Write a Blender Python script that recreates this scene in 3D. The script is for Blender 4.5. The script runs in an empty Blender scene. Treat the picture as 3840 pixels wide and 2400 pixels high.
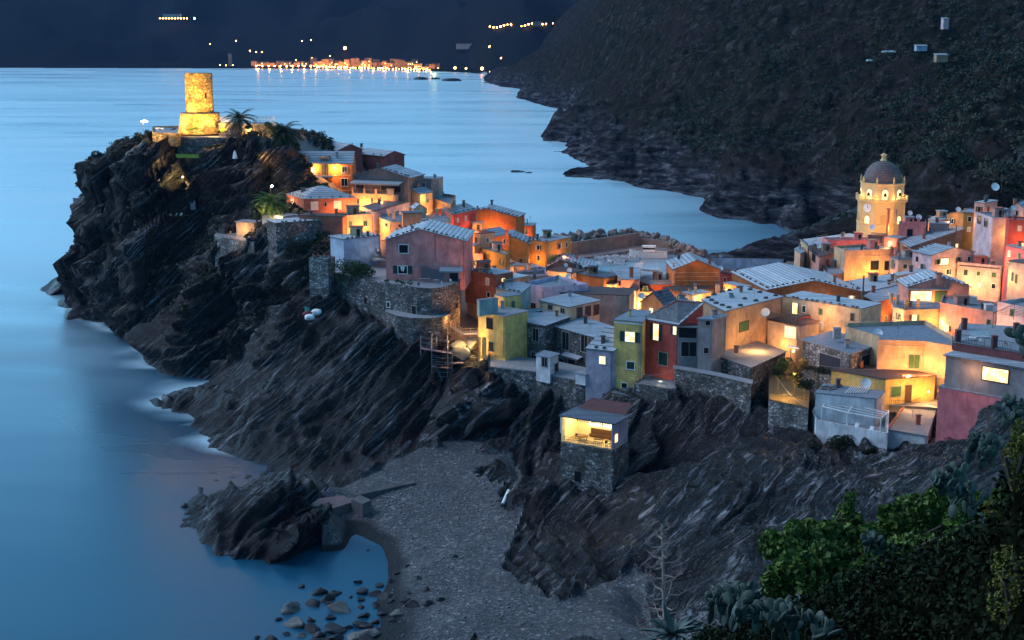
HAZE = 0.000023; SUN_EL = 3.0; SUN_ROT=-32; OZ=3.0; SKYTINT = (.42,.82,.98,1); SKYSTR = .15; SUNSTR = .5; EXPO = 2.55; LAMPK=1.25; SPEC=.15; SUNV=(.75,-.2,-.62)
import bpy, math, random
import numpy as np
from mathutils import Vector, Matrix
from mathutils.geometry import delaunay_2d_cdt
rnd = random.Random(7)
rng = np.random.default_rng(7)
S = bpy.context.scene
COL = S.collection
PI = math.pi
# ------------------------------------------------------------ camera model
CAMZ = 90.0
FPX = 1406.7
PITCH = math.atan(295/FPX)
CP, SP = math.cos(PITCH), math.sin(PITCH)
def ray(u, v):
    a = (u-512)/FPX; b = (v-320)/FPX
    return Vector((a, CP-b*SP, -SP-b*CP))
def atz(u, v, z):
    r = ray(u, v); t = (z-CAMZ)/r.z
    return Vector((r.x*t, r.y*t, z))
def aty(u, v, Y):
    r = ray(u, v); t = Y/r.y
    return Vector((r.x*t, Y, CAMZ+r.z*t))
# reading frames used while measuring the place: origin and scale
FR = {'P':(0,0,1),'A':(53.33,53.33,.1058),'B':(256,120,.0882),'C':(293.33,213.33,.0882),'D':(453.33,200,.0882),
      'E':(400,293.33,.0882),'F':(549.33,266.67,.0882),'G':(597.33,226.67,.0882),'H':(773.33,146.67,.10406),'I':(773.33,293.33,.1058),
      'Q':(160,400,.15876),'O':(0,0,.42332)}
def px(F, x, y):
    o = FR[F]; return o[0]+x*o[2], o[1]+y*o[2]
# ------------------------------------------------------------ object helpers
def tag(o, label=None, cat=None, group=None, kind=None):
    if label: o['label'] = label
    if cat: o['category'] = cat
    if group: o['group'] = group
    if kind: o['kind'] = kind
    return o
def thing(name, label, cat, loc, group=None):
    o = bpy.data.objects.new(name, None); COL.objects.link(o); o.location = loc
    o.empty_display_size = .5
    return tag(o, label, cat, group)
class MB:
    def __init__(s): s.v = []; s.f = []; s.uv = []; s.mi = []
    def face(s, pts, uvs=None, mi=0):
        n = len(s.v); s.v += [tuple(p) for p in pts]; s.f.append(tuple(range(n, n+len(pts))))
        s.uv.append(uvs if uvs else [(0,0)]*len(pts)); s.mi.append(mi)
    def mface(s, pts, mi=0):          # face with uv in metres
        p0 = Vector(pts[0]); n = (Vector(pts[1])-p0).cross(Vector(pts[-1])-p0)
        if n.length < 1e-9: n = Vector((0,0,1))
        n.normalize()
        e = Vector((0,0,1)).cross(n)
        e = Vector((1,0,0)) if e.length < .05 else e.normalized()
        w = n.cross(e)
        s.face(pts, [(Vector(p).dot(e), Vector(p).dot(w)) for p in pts], mi)
    def box(s, c, d, R=None, mi=0):
        c = Vector(c); hx, hy, hz = d[0]/2, d[1]/2, d[2]/2
        P = [Vector((x,y,z)) for z in (-hz,hz) for y in (-hy,hy) for x in (-hx,hx)]
        if R is not None: P = [R @ p for p in P]
        P = [p+c for p in P]
        for q in ((0,2,3,1),(4,5,7,6),(0,1,5,4),(2,6,7,3),(0,4,6,2),(1,3,7,5)): s.mface([P[i] for i in q], mi)
    def bar(s, a, b, r, n=4, mi=0, r2=None):
        a = Vector(a); b = Vector(b); d = b-a
        if d.length < 1e-6: return
        r2 = r if r2 is None else r2
        q = d.to_track_quat('Z','Y'); k = len(s.v)
        for P, rr in ((a,r),(b,r2)):
            for i in range(n):
                t = 2*PI*(i+.5)/n
                s.v.append(tuple(P + q @ Vector((rr*math.cos(t), rr*math.sin(t), 0))))
        for i in range(n):
            j = (i+1)%n
            s.f.append((k+i,k+j,k+n+j,k+n+i)); s.uv.append([(0,0)]*4); s.mi.append(mi)
        s.f.append(tuple(k+n-1-i for i in range(n))); s.uv.append([(0,0)]*n); s.mi.append(mi)
        s.f.append(tuple(k+n+i for i in range(n))); s.uv.append([(0,0)]*n); s.mi.append(mi)
    def lathe(s, c, prof, n=24, mi=0, a0=0):
        c = Vector(c); k = len(s.v)
        for (r, z) in prof:
            for i in range(n):
                t = a0+2*PI*i/n; s.v.append((c.x+r*math.cos(t), c.y+r*math.sin(t), c.z+z))
        R = max(p[0] for p in prof)
        for j in range(len(prof)-1):
            for i in range(n):
                i2 = (i+1)%n
                s.f.append((k+j*n+i, k+j*n+i2, k+(j+1)*n+i2, k+(j+1)*n+i))
                z0, z1 = prof[j][1], prof[j+1][1]; w = 2*PI*R/n
                s.uv.append([(i*w,z0),(i*w+w,z0),(i*w+w,z1),(i*w,z1)]); s.mi.append(mi)
        m = len(prof)-1
        s.f.append(tuple(k+m*n+i for i in range(n))); s.uv.append([(0,0)]*n); s.mi.append(mi)
    def build(s, name, mat, parent=None, smooth=False, base=None):
        me = bpy.data.meshes.new(name)
        off = Vector((0,0,0)) if base is None else Vector(base)
        if parent is not None and base is None: off = parent_world(parent)
        me.from_pydata([(v[0]-off.x, v[1]-off.y, v[2]-off.z) for v in s.v], [], s.f)
        ul = me.uv_layers.new(name='UVMap')
        flat = [c for f in s.uv for p in f for c in p]
        ul.data.foreach_set('uv', flat)
        mats = mat if isinstance(mat, (list, tuple)) else [mat]
        for m in mats: me.materials.append(m)
        if len(mats) > 1: me.polygons.foreach_set('material_index', s.mi)
        if smooth: me.polygons.foreach_set('use_smooth', [True]*len(me.polygons))
        me.update()
        o = bpy.data.objects.new(name, me); COL.objects.link(o)
        if parent is not None: o.parent = parent
        else: o.location = off
        if parent is not None: o['_w'] = (0.0,0.0,0.0)
        return o
def parent_world(p):
    w = Vector((0,0,0)); q = p
    while q is not None: w += q.location; q = q.parent
    return w
def npmesh(name, V, Fq, mat, parent=None, smooth=True, off=(0,0,0)):
    me = bpy.data.meshes.new(name)
    V = np.asarray(V, dtype=np.float32) - np.array(off, dtype=np.float32)
    Fq = np.asarray(Fq, dtype=np.int32); k = Fq.shape[1]
    me.vertices.add(len(V)); me.vertices.foreach_set('co', V.ravel())
    me.loops.add(len(Fq)*k); me.loops.foreach_set('vertex_index', Fq.ravel())
    me.polygons.add(len(Fq)); me.polygons.foreach_set('loop_start', np.arange(0, len(Fq)*k, k, dtype=np.int32))
    me.update(calc_edges=True)
    if smooth: me.polygons.foreach_set('use_smooth', np.ones(len(Fq), dtype=bool))
    me.materials.append(mat)
    o = bpy.data.objects.new(name, me); COL.objects.link(o); o.location = off
    if parent is not None: o.parent = parent; o.location = (0,0,0)
    return o
# ------------------------------------------------------------ noise
def _h(ix, iy, iz, s):
    n = (ix*374761393 + iy*668265263 + iz*2147483647 + s*1274126177) & 0xffffffff
    n = ((n ^ (n >> 13))*1274126177) & 0xffffffff
    n = (n ^ (n >> 16)); n = (n*2246822519) & 0xffffffff; n = n ^ (n >> 15)
    return (n & 0xffff)/65535.0
def vnoise(x, y, z, s=0):
    x = np.asarray(x, float); y = np.asarray(y, float)+0*x; z = np.asarray(z, float)+0*x
    xf = np.floor(x); yf = np.floor(y); zf = np.floor(z)
    ix = xf.astype(np.int64); iy = yf.astype(np.int64); iz = zf.astype(np.int64)
    a = x-xf; b = y-yf; c = z-zf
    a = a*a*(3-2*a); b = b*b*(3-2*b); c = c*c*(3-2*c)
    r = 0
    for i in (0,1):
        for j in (0,1):
            for k in (0,1):
                w = (a if i else 1-a)*(b if j else 1-b)*(c if k else 1-c)
                r = r + w*_h(ix+i, iy+j, iz+k, s)
    return r*2-1
def fbm(x, y, z, o=4, s=0, g=.5):
    r = 0; a = 1; t = 0
    for i in range(o):
        r = r + a*vnoise(x*2**i+i*17.3, y*2**i+i*5.1, z*2**i, s+i); t += a; a *= g
    return r/t
# ------------------------------------------------------------ materials
MT = {}
class N:
    def __init__(s, name):
        s.m = bpy.data.materials.new(name); s.m.use_nodes = True; s.t = s.m.node_tree
        s.p = s.t.nodes['Principled BSDF']; s.p.inputs['Roughness'].default_value = .85
        s.p.inputs['Specular IOR Level'].default_value = SPEC
    def n(s, typ, **kw):
        o = s.t.nodes.new('ShaderNode'+typ)
        for k, v in kw.items():
            if k.startswith('i_'):
                key = k[2:]; key = int(key) if key.isdigit() else key.replace('_',' ')
                o.inputs[key].default_value = v
            else: setattr(o, k, v)
        return o
    def l(s, a, b): s.t.links.new(a, b)
    def ramp(s, src, stops):
        r = s.n('ValToRGB'); e = r.color_ramp.elements
        while len(e) < len(stops): e.new(.5)
        for q, (p, c) in zip(e, stops):
            q.position = p; q.color = (c[0],c[1],c[2],1) if isinstance(c, tuple) else (c,c,c,1)
        s.l(src, r.inputs[0]); return r.outputs[0]
    def coord(s, kind='Object', scale=None, rot=None):
        c = s.n('TexCoord').outputs[kind]
        if scale is None and rot is None: return c
        m = s.n('Mapping')
        if scale: m.inputs['Scale'].default_value = scale
        if rot: m.inputs['Rotation'].default_value = rot
        s.l(c, m.inputs[0]); return m.outputs[0]
    def noise(s, vec, sc, det=5, rough=.6, dist=0):
        o = s.n('TexNoise', i_Scale=sc, i_Detail=det, i_Roughness=rough, i_Distortion=dist); s.l(vec, o.inputs['Vector']); return o.outputs['Fac']
    def mix(s, f, a, b, typ='MIX'):
        o = s.n('MixRGB', blend_type=typ)
        for x, i in ((f,0),(a,1),(b,2)):
            if isinstance(x, (int,float)): o.inputs[i].default_value = x if i == 0 else (x,x,x,1)
            elif isinstance(x, tuple): o.inputs[i].default_value = (x[0],x[1],x[2],1)
            else: s.l(x, o.inputs[i])
        return o.outputs[0]
    def col(s, c): s.l(c, s.p.inputs['Base Color'])
    def bump(s, h, st=.4, d=.1):
        b = s.n('Bump', i_Strength=st, i_Distance=d); s.l(h, b.inputs['Height']); s.l(b.outputs[0], s.p.inputs['Normal'])
def stucco(c, dirt=.5):
    k = ('st',c,dirt)
    if k in MT: return MT[k]
    n = N('stucco'); co = n.coord('Object')
    a = n.noise(co, .35, 6, .65, .4); b = n.noise(n.coord('Object', (1.5,1.5,.25)), .9, 4, .6)
    m1 = n.ramp(a, [(.3, tuple(x*(1-dirt) for x in c)), (.7, tuple(min(.85, x*1.12) for x in c))])
    m2 = n.mix(n.ramp(b, [(.48,0),(.68,dirt)]), m1, tuple(x*.45+.02 for x in c))
    n.col(m2); n.bump(n.noise(co, 4, 4), .25, .05)
    MT[k] = n.m; return n.m
def plain(name, c, rough=.7, metal=0, var=.2):
    k = ('pl',name)
    if k in MT: return MT[k]
    n = N(name); co = n.coord('Object')
    n.col(n.ramp(n.noise(co, 1.7, 4), [(.3, tuple(x*(1-var) for x in c)), (.7, tuple(min(.9,x*(1+var*.5)) for x in c))]))
    n.p.inputs['Roughness'].default_value = rough; n.p.inputs['Metallic'].default_value = metal
    MT[k] = n.m; return n.m
def emis(name, c, st):
    k = ('em',name)
    if k in MT: return MT[k]
    n = N(name); n.p.inputs['Base Color'].default_value = (c[0]*.5,c[1]*.5,c[2]*.5,1)
    n.p.inputs['Emission Color'].default_value = (*c,1); n.p.inputs['Emission Strength'].default_value = st
    MT[k] = n.m; return n.m
def litglass():
    if 'lg' in MT: return MT['lg']
    n = N('lit_window_glass'); co = n.coord('Object')
    c = n.ramp(n.noise(co, 1.1, 3), [(.35,(1,.42,.1)),(.5,(1,.66,.25)),(.68,(1,.85,.5))])
    n.l(c, n.p.inputs['Emission Color']); n.p.inputs['Emission Strength'].default_value = .42
    n.p.inputs['Base Color'].default_value = (.4,.3,.2,1)
    MT['lg'] = n.m; return n.m
def slate(c=(.40,.43,.48), row=1.15, key='slate'):
    k = ('sl',key)
    if k in MT: return MT[k]
    n = N(key); uv = n.coord('UV')
    br = n.n('TexBrick', i_Scale=1.0); n.l(uv, br.inputs['Vector'])
    br.inputs['Color1'].default_value = (*[x*1.12 for x in c],1); br.inputs['Color2'].default_value = (*[x*.78 for x in c],1)
    br.inputs['Mortar'].default_value = (*[x*.15 for x in c],1)
    br.inputs['Mortar Size'].default_value = .13; br.inputs['Mortar Smooth'].default_value = .3
    br.inputs['Brick Width'].default_value = 60; br.inputs['Row Height'].default_value = row
    a = n.noise(n.coord('Object'), .5, 5, .7)
    c2 = n.mix(n.ramp(a, [(.35,.55),(.65,0.0)]), br.outputs['Color'], tuple(x*.5 for x in c))
    lich = n.noise(n.coord('Object'), 2.2, 3, .7)
    c3 = n.mix(n.ramp(lich, [(.6,0.0),(.72,.5)]), c2, (.5,.5,.46))
    n.col(c3); n.p.inputs['Roughness'].default_value = .62
    n.bump(br.outputs['Fac'], -.6, .06)
    MT[k] = n.m; return n.m
def corrug(c, key, w=.42):
    k = ('cr',key)
    if k in MT: return MT[k]
    n = N(key); uv = n.coord('UV', None, (0,0,0))
    wv = n.n('TexWave', wave_type='BANDS', bands_direction='Y', i_Scale=.314/w, i_Distortion=.25, i_Detail=1); n.l(uv, wv.inputs['Vector'])
    a = n.noise(n.coord('Object'), 1.1, 4, .7)
    c1 = n.ramp(wv.outputs['Fac'], [(.15, tuple(x*.3 for x in c)), (.6, c)])
    n.col(n.mix(n.ramp(a, [(.4,.5),(.62,0.0)]), c1, tuple(x*.5 for x in c)))
    n.bump(wv.outputs['Fac'], .8, .08); MT[k] = n.m; return n.m
def stone(c=(.16,.145,.15), key='stone', sc=1.6):
    k = ('sn',key)
    if k in MT: return MT[k]
    n = N(key); co = n.coord('Object', (1,1,1.7))
    vo = n.n('TexVoronoi', i_Scale=sc); n.l(co, vo.inputs['Vector'])
    ve = n.n('TexVoronoi', feature='DISTANCE_TO_EDGE', i_Scale=sc); n.l(co, ve.inputs['Vector'])
    sep = n.n('SeparateColor'); n.l(vo.outputs['Color'], sep.inputs[0])
    base = n.ramp(sep.outputs[0], [(0, tuple(x*.45 for x in c)), (.55, c), (.86, tuple(x*1.5 for x in c)), (1.0, tuple(min(.6,x*3.2) for x in c))])
    d = n.ramp(ve.outputs['Distance'], [(.02,.25),(.09,1.0)])
    b2 = n.mix(1.0, base, d, 'MULTIPLY')
    moss = n.ramp(n.noise(n.coord('Object'), .3, 5, .7), [(.38,.75),(.6,0.0)])
    n.col(n.mix(moss, b2, (.035,.035,.03)))
    n.bump(d, .7, .08); MT[k] = n.m; return n.m
def rockmat():
    n = N('cliff_rock')
    co = n.coord('Object')
    # tilted bedding: rotate so that local Z runs across the layers, then squash the other two axes
    w = n.n('TexNoise', i_Scale=.035, i_Detail=3); n.l(co, w.inputs['Vector'])
    sub = n.n('VectorMath', operation='SUBTRACT'); n.l(w.outputs['Color'], sub.inputs[0]); sub.inputs[1].default_value = (.5,.5,.5)
    sc = n.n('VectorMath', operation='SCALE'); n.l(sub.outputs[0], sc.inputs[0]); sc.inputs['Scale'].default_value = 5
    ad = n.n('VectorMath', operation='ADD'); n.l(co, ad.inputs[0]); n.l(sc.outputs[0], ad.inputs[1])
    m = n.n('Mapping'); m.inputs['Rotation'].default_value = (.15, math.radians(42), 0); n.l(ad.outputs[0], m.inputs[0])
    m2 = n.n('Mapping'); m2.inputs['Scale'].default_value = (.05,.07,1.9); n.l(m.outputs[0], m2.inputs[0])
    s1 = n.noise(m2.outputs[0], 1.0, 6, .7)
    m3 = n.n('Mapping'); m3.inputs['Scale'].default_value = (.25,.3,4.5); n.l(m.outputs[0], m3.inputs[0])
    s2 = n.noise(m3.outputs[0], 1.0, 4, .7)
    blot = n.noise(co, .06, 6, .65); fine = n.noise(n.coord('Object',(1,1,1),(0,math.radians(42),0)), 2.3, 8, .8)
    m4 = n.n('Mapping'); m4.inputs['Scale'].default_value = (.5,.6,9.0); n.l(m.outputs[0], m4.inputs[0]); s3 = n.noise(m4.outputs[0], 1.0, 5, .75)
    c = n.ramp(s1, [(.42,(.003,.003,.004)),(.50,(.012,.011,.014)),(.555,(.05,.047,.055)),(.62,(.36,.35,.39))])
    c = n.mix(n.ramp(s2, [(.42,.85),(.55,0.0)]), c, (.004,.004,.005))
    c = n.mix(n.ramp(fine, [(.56,0.0),(.62,.75)]), c, (.34,.33,.37))
    c = n.mix(n.ramp(s3, [(.40,.8),(.50,0.0)]), c, (.004,.004,.005))
    c = n.mix(n.ramp(s3, [(.58,0.0),(.65,.7)]), c, (.32,.31,.34))
    c = n.mix(n.ramp(n.noise(co, .035, 4, .6), [(.50,.0),(.64,.7)]), c, (.010,.009,.011))
    c = n.mix(n.ramp(blot, [(.40,.75),(.50,0.0)]), c, (.016,.014,.016))
    c = n.mix(n.ramp(n.noise(co, .16, 4, .6), [(.58,0.0),(.7,.4)]), c, (.016,.018,.011))
    n.col(c); n.p.inputs['Roughness'].default_value = .48; n.p.inputs['Specular IOR Level'].default_value = .17
    h = n.mix(.5, s1, s3); h2 = n.mix(.45, h, fine)
    n.bump(h2, 1.0, 1.5); return n.m
def hillmat():
    n = N('hillside_scrub_soil'); co = n.coord('Object')
    a = n.noise(co, .02, 7, .65); b = n.noise(co, .14, 5, .7, .6); f = n.noise(co, .6, 4, .7)
    c = n.ramp(b, [(.35,(.004,.006,.004)),(.47,(.013,.014,.008)),(.57,(.026,.021,.018)),(.70,(.07,.065,.065))])
    c = n.mix(n.ramp(a, [(.5,0.0),(.62,.6)]), c, (.026,.018,.017))
    sx = n.n('SeparateXYZ'); n.l(co, sx.inputs[0])
    # bare rock near the water
    rk = n.ramp(n.noise(n.coord('Object', (.05,.06,.35), (.1,.7,0)), 1, 9, .75), [(.4,(.006,.006,.008)),(.52,(.03,.028,.034)),(.66,(.13,.125,.14))])
    ad = n.n('Math', operation='MULTIPLY_ADD'); n.l(a, ad.inputs[0]); ad.inputs[1].default_value = 90; n.l(sx.outputs[2], ad.inputs[2])
    mp = n.n('MapRange'); n.l(ad.outputs[0], mp.inputs[0]); mp.inputs[1].default_value = 52; mp.inputs[2].default_value = 74
    c = n.mix(mp.outputs[0], rk, c)
    n.p.inputs['Specular IOR Level'].default_value = .0; n.col(c); n.bump(n.mix(.4, b, f), 1.0, 3.0); return n.m
def beachmat():
    n = N('shingle'); co = n.coord('Object')
    v = n.n('TexVoronoi', i_Scale=2.6); n.l(co, v.inputs['Vector'])
    sep = n.n('SeparateColor'); n.l(v.outputs['Color'], sep.inputs[0])
    c = n.ramp(sep.outputs[0], [(0,(.035,.035,.04)),(.6,(.075,.075,.082)),(.92,(.13,.13,.14)),(1,(.26,.26,.27))])
    big = n.noise(co, .12, 5, .65)
    c = n.mix(n.ramp(big, [(.42,.45),(.6,0.0)]), c, (.04,.04,.045))
    g = n.n('NewGeometry'); sx = n.n('SeparateXYZ'); n.l(g.outputs['Position'], sx.inputs[0])
    ad = n.n('Math', operation='MULTIPLY_ADD'); n.l(big, ad.inputs[0]); ad.inputs[1].default_value = .9; n.l(sx.outputs[2], ad.inputs[2])
    wet = n.n('MapRange'); n.l(ad.outputs[0], wet.inputs[0]); wet.inputs[1].default_value = 1.15; wet.inputs[2].default_value = 1.7
    c2 = n.mix(wet.outputs[0], (.010,.010,.012), c)
    n.col(c2); n.bump(v.outputs['Distance'], .9, .12)
    n.p.inputs['Roughness'].default_value = .6; return n.m
def watermat():
    n = N('long_exposure_sea'); co = n.coord('Object')
    a = n.noise(n.coord('Object', (.004,.018,1)), 1, 5, .55, .6); b = n.noise(n.coord('Object', (.02,.06,1)), 1, 4, .6)
    at = n.n('Attribute', attribute_name='foam')
    pal = n.n('Attribute', attribute_name='pale'); c = n.mix(pal.outputs['Fac'], n.ramp(a, [(.35,(.003,.042,.085)),(.65,(.006,.075,.135))]), n.ramp(a, [(.30,(.33,.47,.54)),(.5,(.38,.52,.58)),(.70,(.46,.60,.65))]))  # paler offshore colour stands in for sky reflected at grazing angles
    c = n.mix(n.ramp(at.outputs['Fac'], [(.08,0.0),(.6,.9)]), c, (.42,.60,.68))
    n.col(c); n.p.inputs['Roughness'].default_value = .30; n.p.inputs['Specular IOR Level'].default_value = .75
    n.p.inputs['IOR'].default_value = 1.33
    rr = n.n('MapRange'); n.l(a, rr.inputs[0]); rr.inputs[1].default_value=.3; rr.inputs[2].default_value=.7; rr.inputs[3].default_value=.22; rr.inputs[4].default_value=.42
    n.l(rr.outputs[0], n.p.inputs['Roughness'])
    n.bump(n.mix(.4, a, b), .05, 2.0); return n.m
def leafmat(c, key, c2=None, sp=.12):
    k = ('lf',key)
    if k in MT: return MT[k]
    n = N(key); co = n.coord('Object'); c2 = c2 or tuple(x*2.2 for x in c)
    n.col(n.ramp(n.noise(co, 1.4, 4, .7), [(.35,c),(.68,c2)])); n.p.inputs['Roughness'].default_value = .5; n.p.inputs['Specular IOR Level'].default_value = sp
    MT[k] = n.m; return n.m
M_WHITE = plain('white_paint', (.72,.72,.72)); M_DARK = plain('dark_glass', (.012,.014,.018), .25)
M_SHUT = plain('dark_green_shutter', (.02,.05,.04), .6); M_GREEN = plain('green_shutter', (.05,.12,.06), .6)
M_WOOD = plain('brown_wood', (.09,.045,.025)); M_METAL = plain('grey_metal', (.28,.28,.3), .4, .6); M_IRON = plain('dark_iron', (.05,.05,.055), .5, .4)
M_TILE = plain('terracotta', (.35,.13,.08)); M_CONC = plain('concrete', (.30,.28,.28)); M_CLOTH = plain('awning_cloth', (.35,.36,.4))
M_BLOCK = plain('roof_block', (.10,.085,.085)); M_TWH = plain('white_shutter', (.55,.5,.48))
M_LAMP = emis('lamp_glass', (1,.62,.25), 4); M_SLATE = slate(); M_SLATED = slate((.13,.15,.19), .9, 'dark_slate'); M_SLATEL = slate((.55,.58,.62), 1.0, 'pale_slate')
M_STONE = stone(); M_STONEL = stone((.24,.22,.22), 'pale_stone', 1.9); M_CORR = corrug((.40,.36,.36), 'fibre_cement_sheet')
M_DECK = plain('flat_roof_membrane', (.20,.22,.26), .6, 0, .35); M_FLOOR = plain('terrace_floor', (.26,.26,.28), .7, 0, .3)
ROOFS = {'slate':M_SLATE,'dark':M_SLATED,'pale':M_SLATEL,'corr':M_CORR,'deck':M_DECK,'floor':M_FLOOR,'brown':plain('brown_roofing',(.10,.065,.06)),'red':corrug((.20,.09,.085),'red_ribbed_roof',.35)}
CC = {'orange':(.66,.20,.05),'pink':(.80,.26,.24),'red':(.48,.09,.07),'rbrown':(.34,.12,.08),'dred':(.22,.07,.07),'ochre':(.56,.29,.11),'yellow':(.74,.50,.17),
 'cream':(.68,.50,.32),'peach':(.66,.42,.26),'mauve':(.40,.34,.42),'lav':(.50,.50,.66),'white':(.66,.66,.70),'bluew':(.42,.50,.62),'grey':(.24,.23,.25),'dgrey':(.13,.12,.13),
 'olive':(.34,.21,.06),'brown':(.24,.12,.05),'tan':(.42,.27,.17),'teal':(.32,.42,.42),'salmon':(.60,.30,.24),'magenta':(.40,.10,.13),'wpink':(.60,.46,.48),'beige':(.46,.37,.32),'mustard':(.56,.31,.08),'rose':(.58,.17,.19)}
# ============================================================ TERRAIN
def W(x, y, z): return Vector((x, y, z))
def Pz(L, z): return [atz(u, v, z) for u, v in L]
SHORE = Pz([(73,276),(82,300),(90,312),(98,320),(110,326),(125,334),(137,342),(150,357),(160,370),(180,375),(205,377),(214,382),
  (200,387),(175,393),(150,401),(160,408),(185,412),(200,418),(193,424),(205,436),(218,447),(240,456),(262,463),(279,470),(276,476),
  (268,486),(255,486),(246,478),(211,482),(190,498),(187,512),(185,527),(201,532),(200,544),(214,552),(228,555),(255,551),(280,541),(300,533),(312,518),
  (350,530),(382,546),(390,567),(390,582),(374,606),(362,645)], 0.0)
BACK = [W(-143,470,0),W(-134,495,0),W(-105,515,0),W(-60,522,0),W(-20,530,0),W(0,520,0),W(6,505,0),W(30,508,0),W(70,512,0),W(92,522,0),W(112,556,0),W(150,628,0)]
LAND = []
def Y(L):
    for u, v, y in L: LAND.append(aty(u, v, y))
def Z(L):
    for u, v, z in L: LAND.append(atz(u, v, z))
# headland with the castle
Y([(72,262,455),(74,250,455),(78,235,452),(86,205,448),(85,180,446),(88,163,440),(97,154,437),(112,149,434),(126,147,430),(131,133,415),(142,128,412),
   (178,136,410),(230,137,406),(272,140,405),(280,150,402),(120,250,432),(105,290,434),(150,250,418),(160,300,402),(200,300,388),(200,250,402),(180,200,409),(225,200,402),
   (150,180,414),(120,180,430),(110,215,436),(250,230,388),(240,280,376),(230,340,360),(120,318,428),(270,190,398),(256,215,384),(200,160,410)])
LAND += [W(-112,440,57),W(-80,445,58),W(-60,440,56),W(-120,455,50),W(-90,470,50),W(-100,492,30),W(-60,470,48),W(-60,495,25),W(-30,455,40),W(-25,495,18),W(0,490,12),W(-130,470,45),W(-137,478,20)]
Y([(256,190,396),(335,191,402),(300,212,384),(275,226,366),(330,236,356),(216,234,376),(250,252,368),(290,262,350),(320,300,328),(300,300,335),(260,300,356),(270,340,345)])
LAND += [W(-40,430,42),W(-10,420,30),W(0,440,22),W(15,420,20),W(-20,380,29),W(0,365,18),W(15,385,12),W(-5,345,18),W(10,340,12),W(-45,345,30),W(-25,345,27),W(-18,332,24)]
# rock under the round bastion down to the cove
Y([(312,302,336),(330,318,322),(380,330,312),(430,340,307),(470,352,306),(440,362,303),(340,362,310),(300,355,322),(400,368,302),(330,405,298),(300,432,292),(400,405,293),
   (262,440,292),(420,430,289),(380,450,283),(350,470,276),(320,480,270),(300,450,284),(360,420,292),(280,400,304),(240,400,312),(220,420,306),(250,380,328),(300,380,310)])
Y([(450,380,301),(500,380,294.5),(540,383,293),(570,387,290),(600,398,284),(680,403,268),(720,406,266),(750,412,262),(470,410,291),(520,420,288),(560,430,284)])
Z([(440,456,3.2),(478,446,3.6),(400,470,2.8),(352,492,2.2),(325,508,1.8),(500,452,4),(514,478,4.2)])
# the slabby point
Z([(230,498,5),(215,515,3),(205,525,2.5),(250,530,4.5),(280,505,8),(300,485,11),(262,500,6),(300,512,6),(290,478,7),(303,472,9),(310,488,9),(320,498,7),(290,495,9),(270,490,7),(225,542,2.5),(250,542,2.5),(285,525,3.5),(215,492,3),(190,400,2.4),(175,401,1.5),(205,410,3.5),(212,395,4)])
# right side of the cove
Z([(520,499,4),(510,530,3.5),(497,563,3),(520,578,2.8),(546,590,2.8),(592,572,3.2),(626,560,4),(620,592,3.4),(634,626,3.2),(640,650,3)])
Z([(450,500,3.2),(430,560,2.4),(450,620,2.4),(560,620,2.6),(600,600,2.8),(420,640,1.2),(400,620,.6),(415,560,1.4),(400,530,1.6),(380,515,1.6),(560,650,2.4)])
Y([(566,488,253),(614,492,251),(550,522,244),(590,530,240),(610,500,243),(530,500,262),(540,470,273),(560,455,278),(640,398,270),(628,430,263),(650,452,262),(640,482,257),(680,425,263),(704,442,258),(742,440,254),(660,402,270)])
Y([(735,466,236),(700,500,225),(662,560,213),(640,602,207),(780,480,225),(820,452,230),(850,462,227),(800,540,200),(750,600,188),(700,630,190),(655,640,196),(690,560,208),(760,530,212),(720,560,203),(900,480,208),(950,452,218),(1000,452,206),(1030,420,202),(900,560,172),(1000,520,165),(1024,640,120),(850,640,152),(750,670,160),(1100,420,200),(1100,520,160),(1100,640,115)])
Y([(770,432,250),(810,442,242),(860,455,236),(930,457,231),(990,437,228)])
LAND += [W(0,312,14),W(15,305,15),W(40,300,15),W(60,285,17),W(80,262,19),W(95,250,21),W(0,350,10),W(50,350,10),W(100,350,13),W(150,350,22),W(10,420,5),W(60,420,5),W(120,420,8),W(150,420,16),
  W(10,490,2),W(60,500,2),W(90,510,2),W(130,540,8),W(115,260,26),W(140,280,30),W(190,350,34),W(200,450,40),W(230,560,60),W(170,560,30),W(160,500,20),W(125,480,8),W(230,280,45)]
LAND += [aty(1150,640,113), aty(1250,500,150), aty(1250,640,113), aty(1150,420,200), W(225,112,70), W(160,112,62), W(75,112,46), W(225,160,66), W(230,220,60), W(180,250,42), W(175,200,48)]
SEA = [W(-230,600,-14),W(-230,180,-14),W(-60,185,-8),W(100,600,-6),W(20,620,-9),W(130,640,-3),W(-100,600,-14)]
SEA += Pz([(60,285),(70,305),(95,330),(135,352),(150,378),(120,400),(165,432),(215,470),(160,490),(160,530),(190,560),(250,572),(300,560),(350,560),(345,600),(330,645)], -1.5)
SEA += Pz([(190,383),(240,485),(250,470)], -.8)
SEA += Pz([(40,300),(80,350),(120,450),(100,540),(150,600),(250,620)], -8)
SEA += [W(-160,500,-8),W(-100,535,-8),W(-30,550,-8),W(2,540,-4),W(50,530,-3),W(80,540,-3),W(-20,575,-8)]
ctrl = SHORE+BACK+LAND+SEA
def tri(ctrl):
    co = [Vector((p.x, p.y)) for p in ctrl]
    vo, _, fo, ov, _, _ = delaunay_2d_cdt(co, [], [], 0, 1e-4)
    zz = [ctrl[o[0]].z if o else 0 for o in ov]
    return np.array([(v.x, v.y) for v in vo]), np.array(zz), fo
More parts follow.
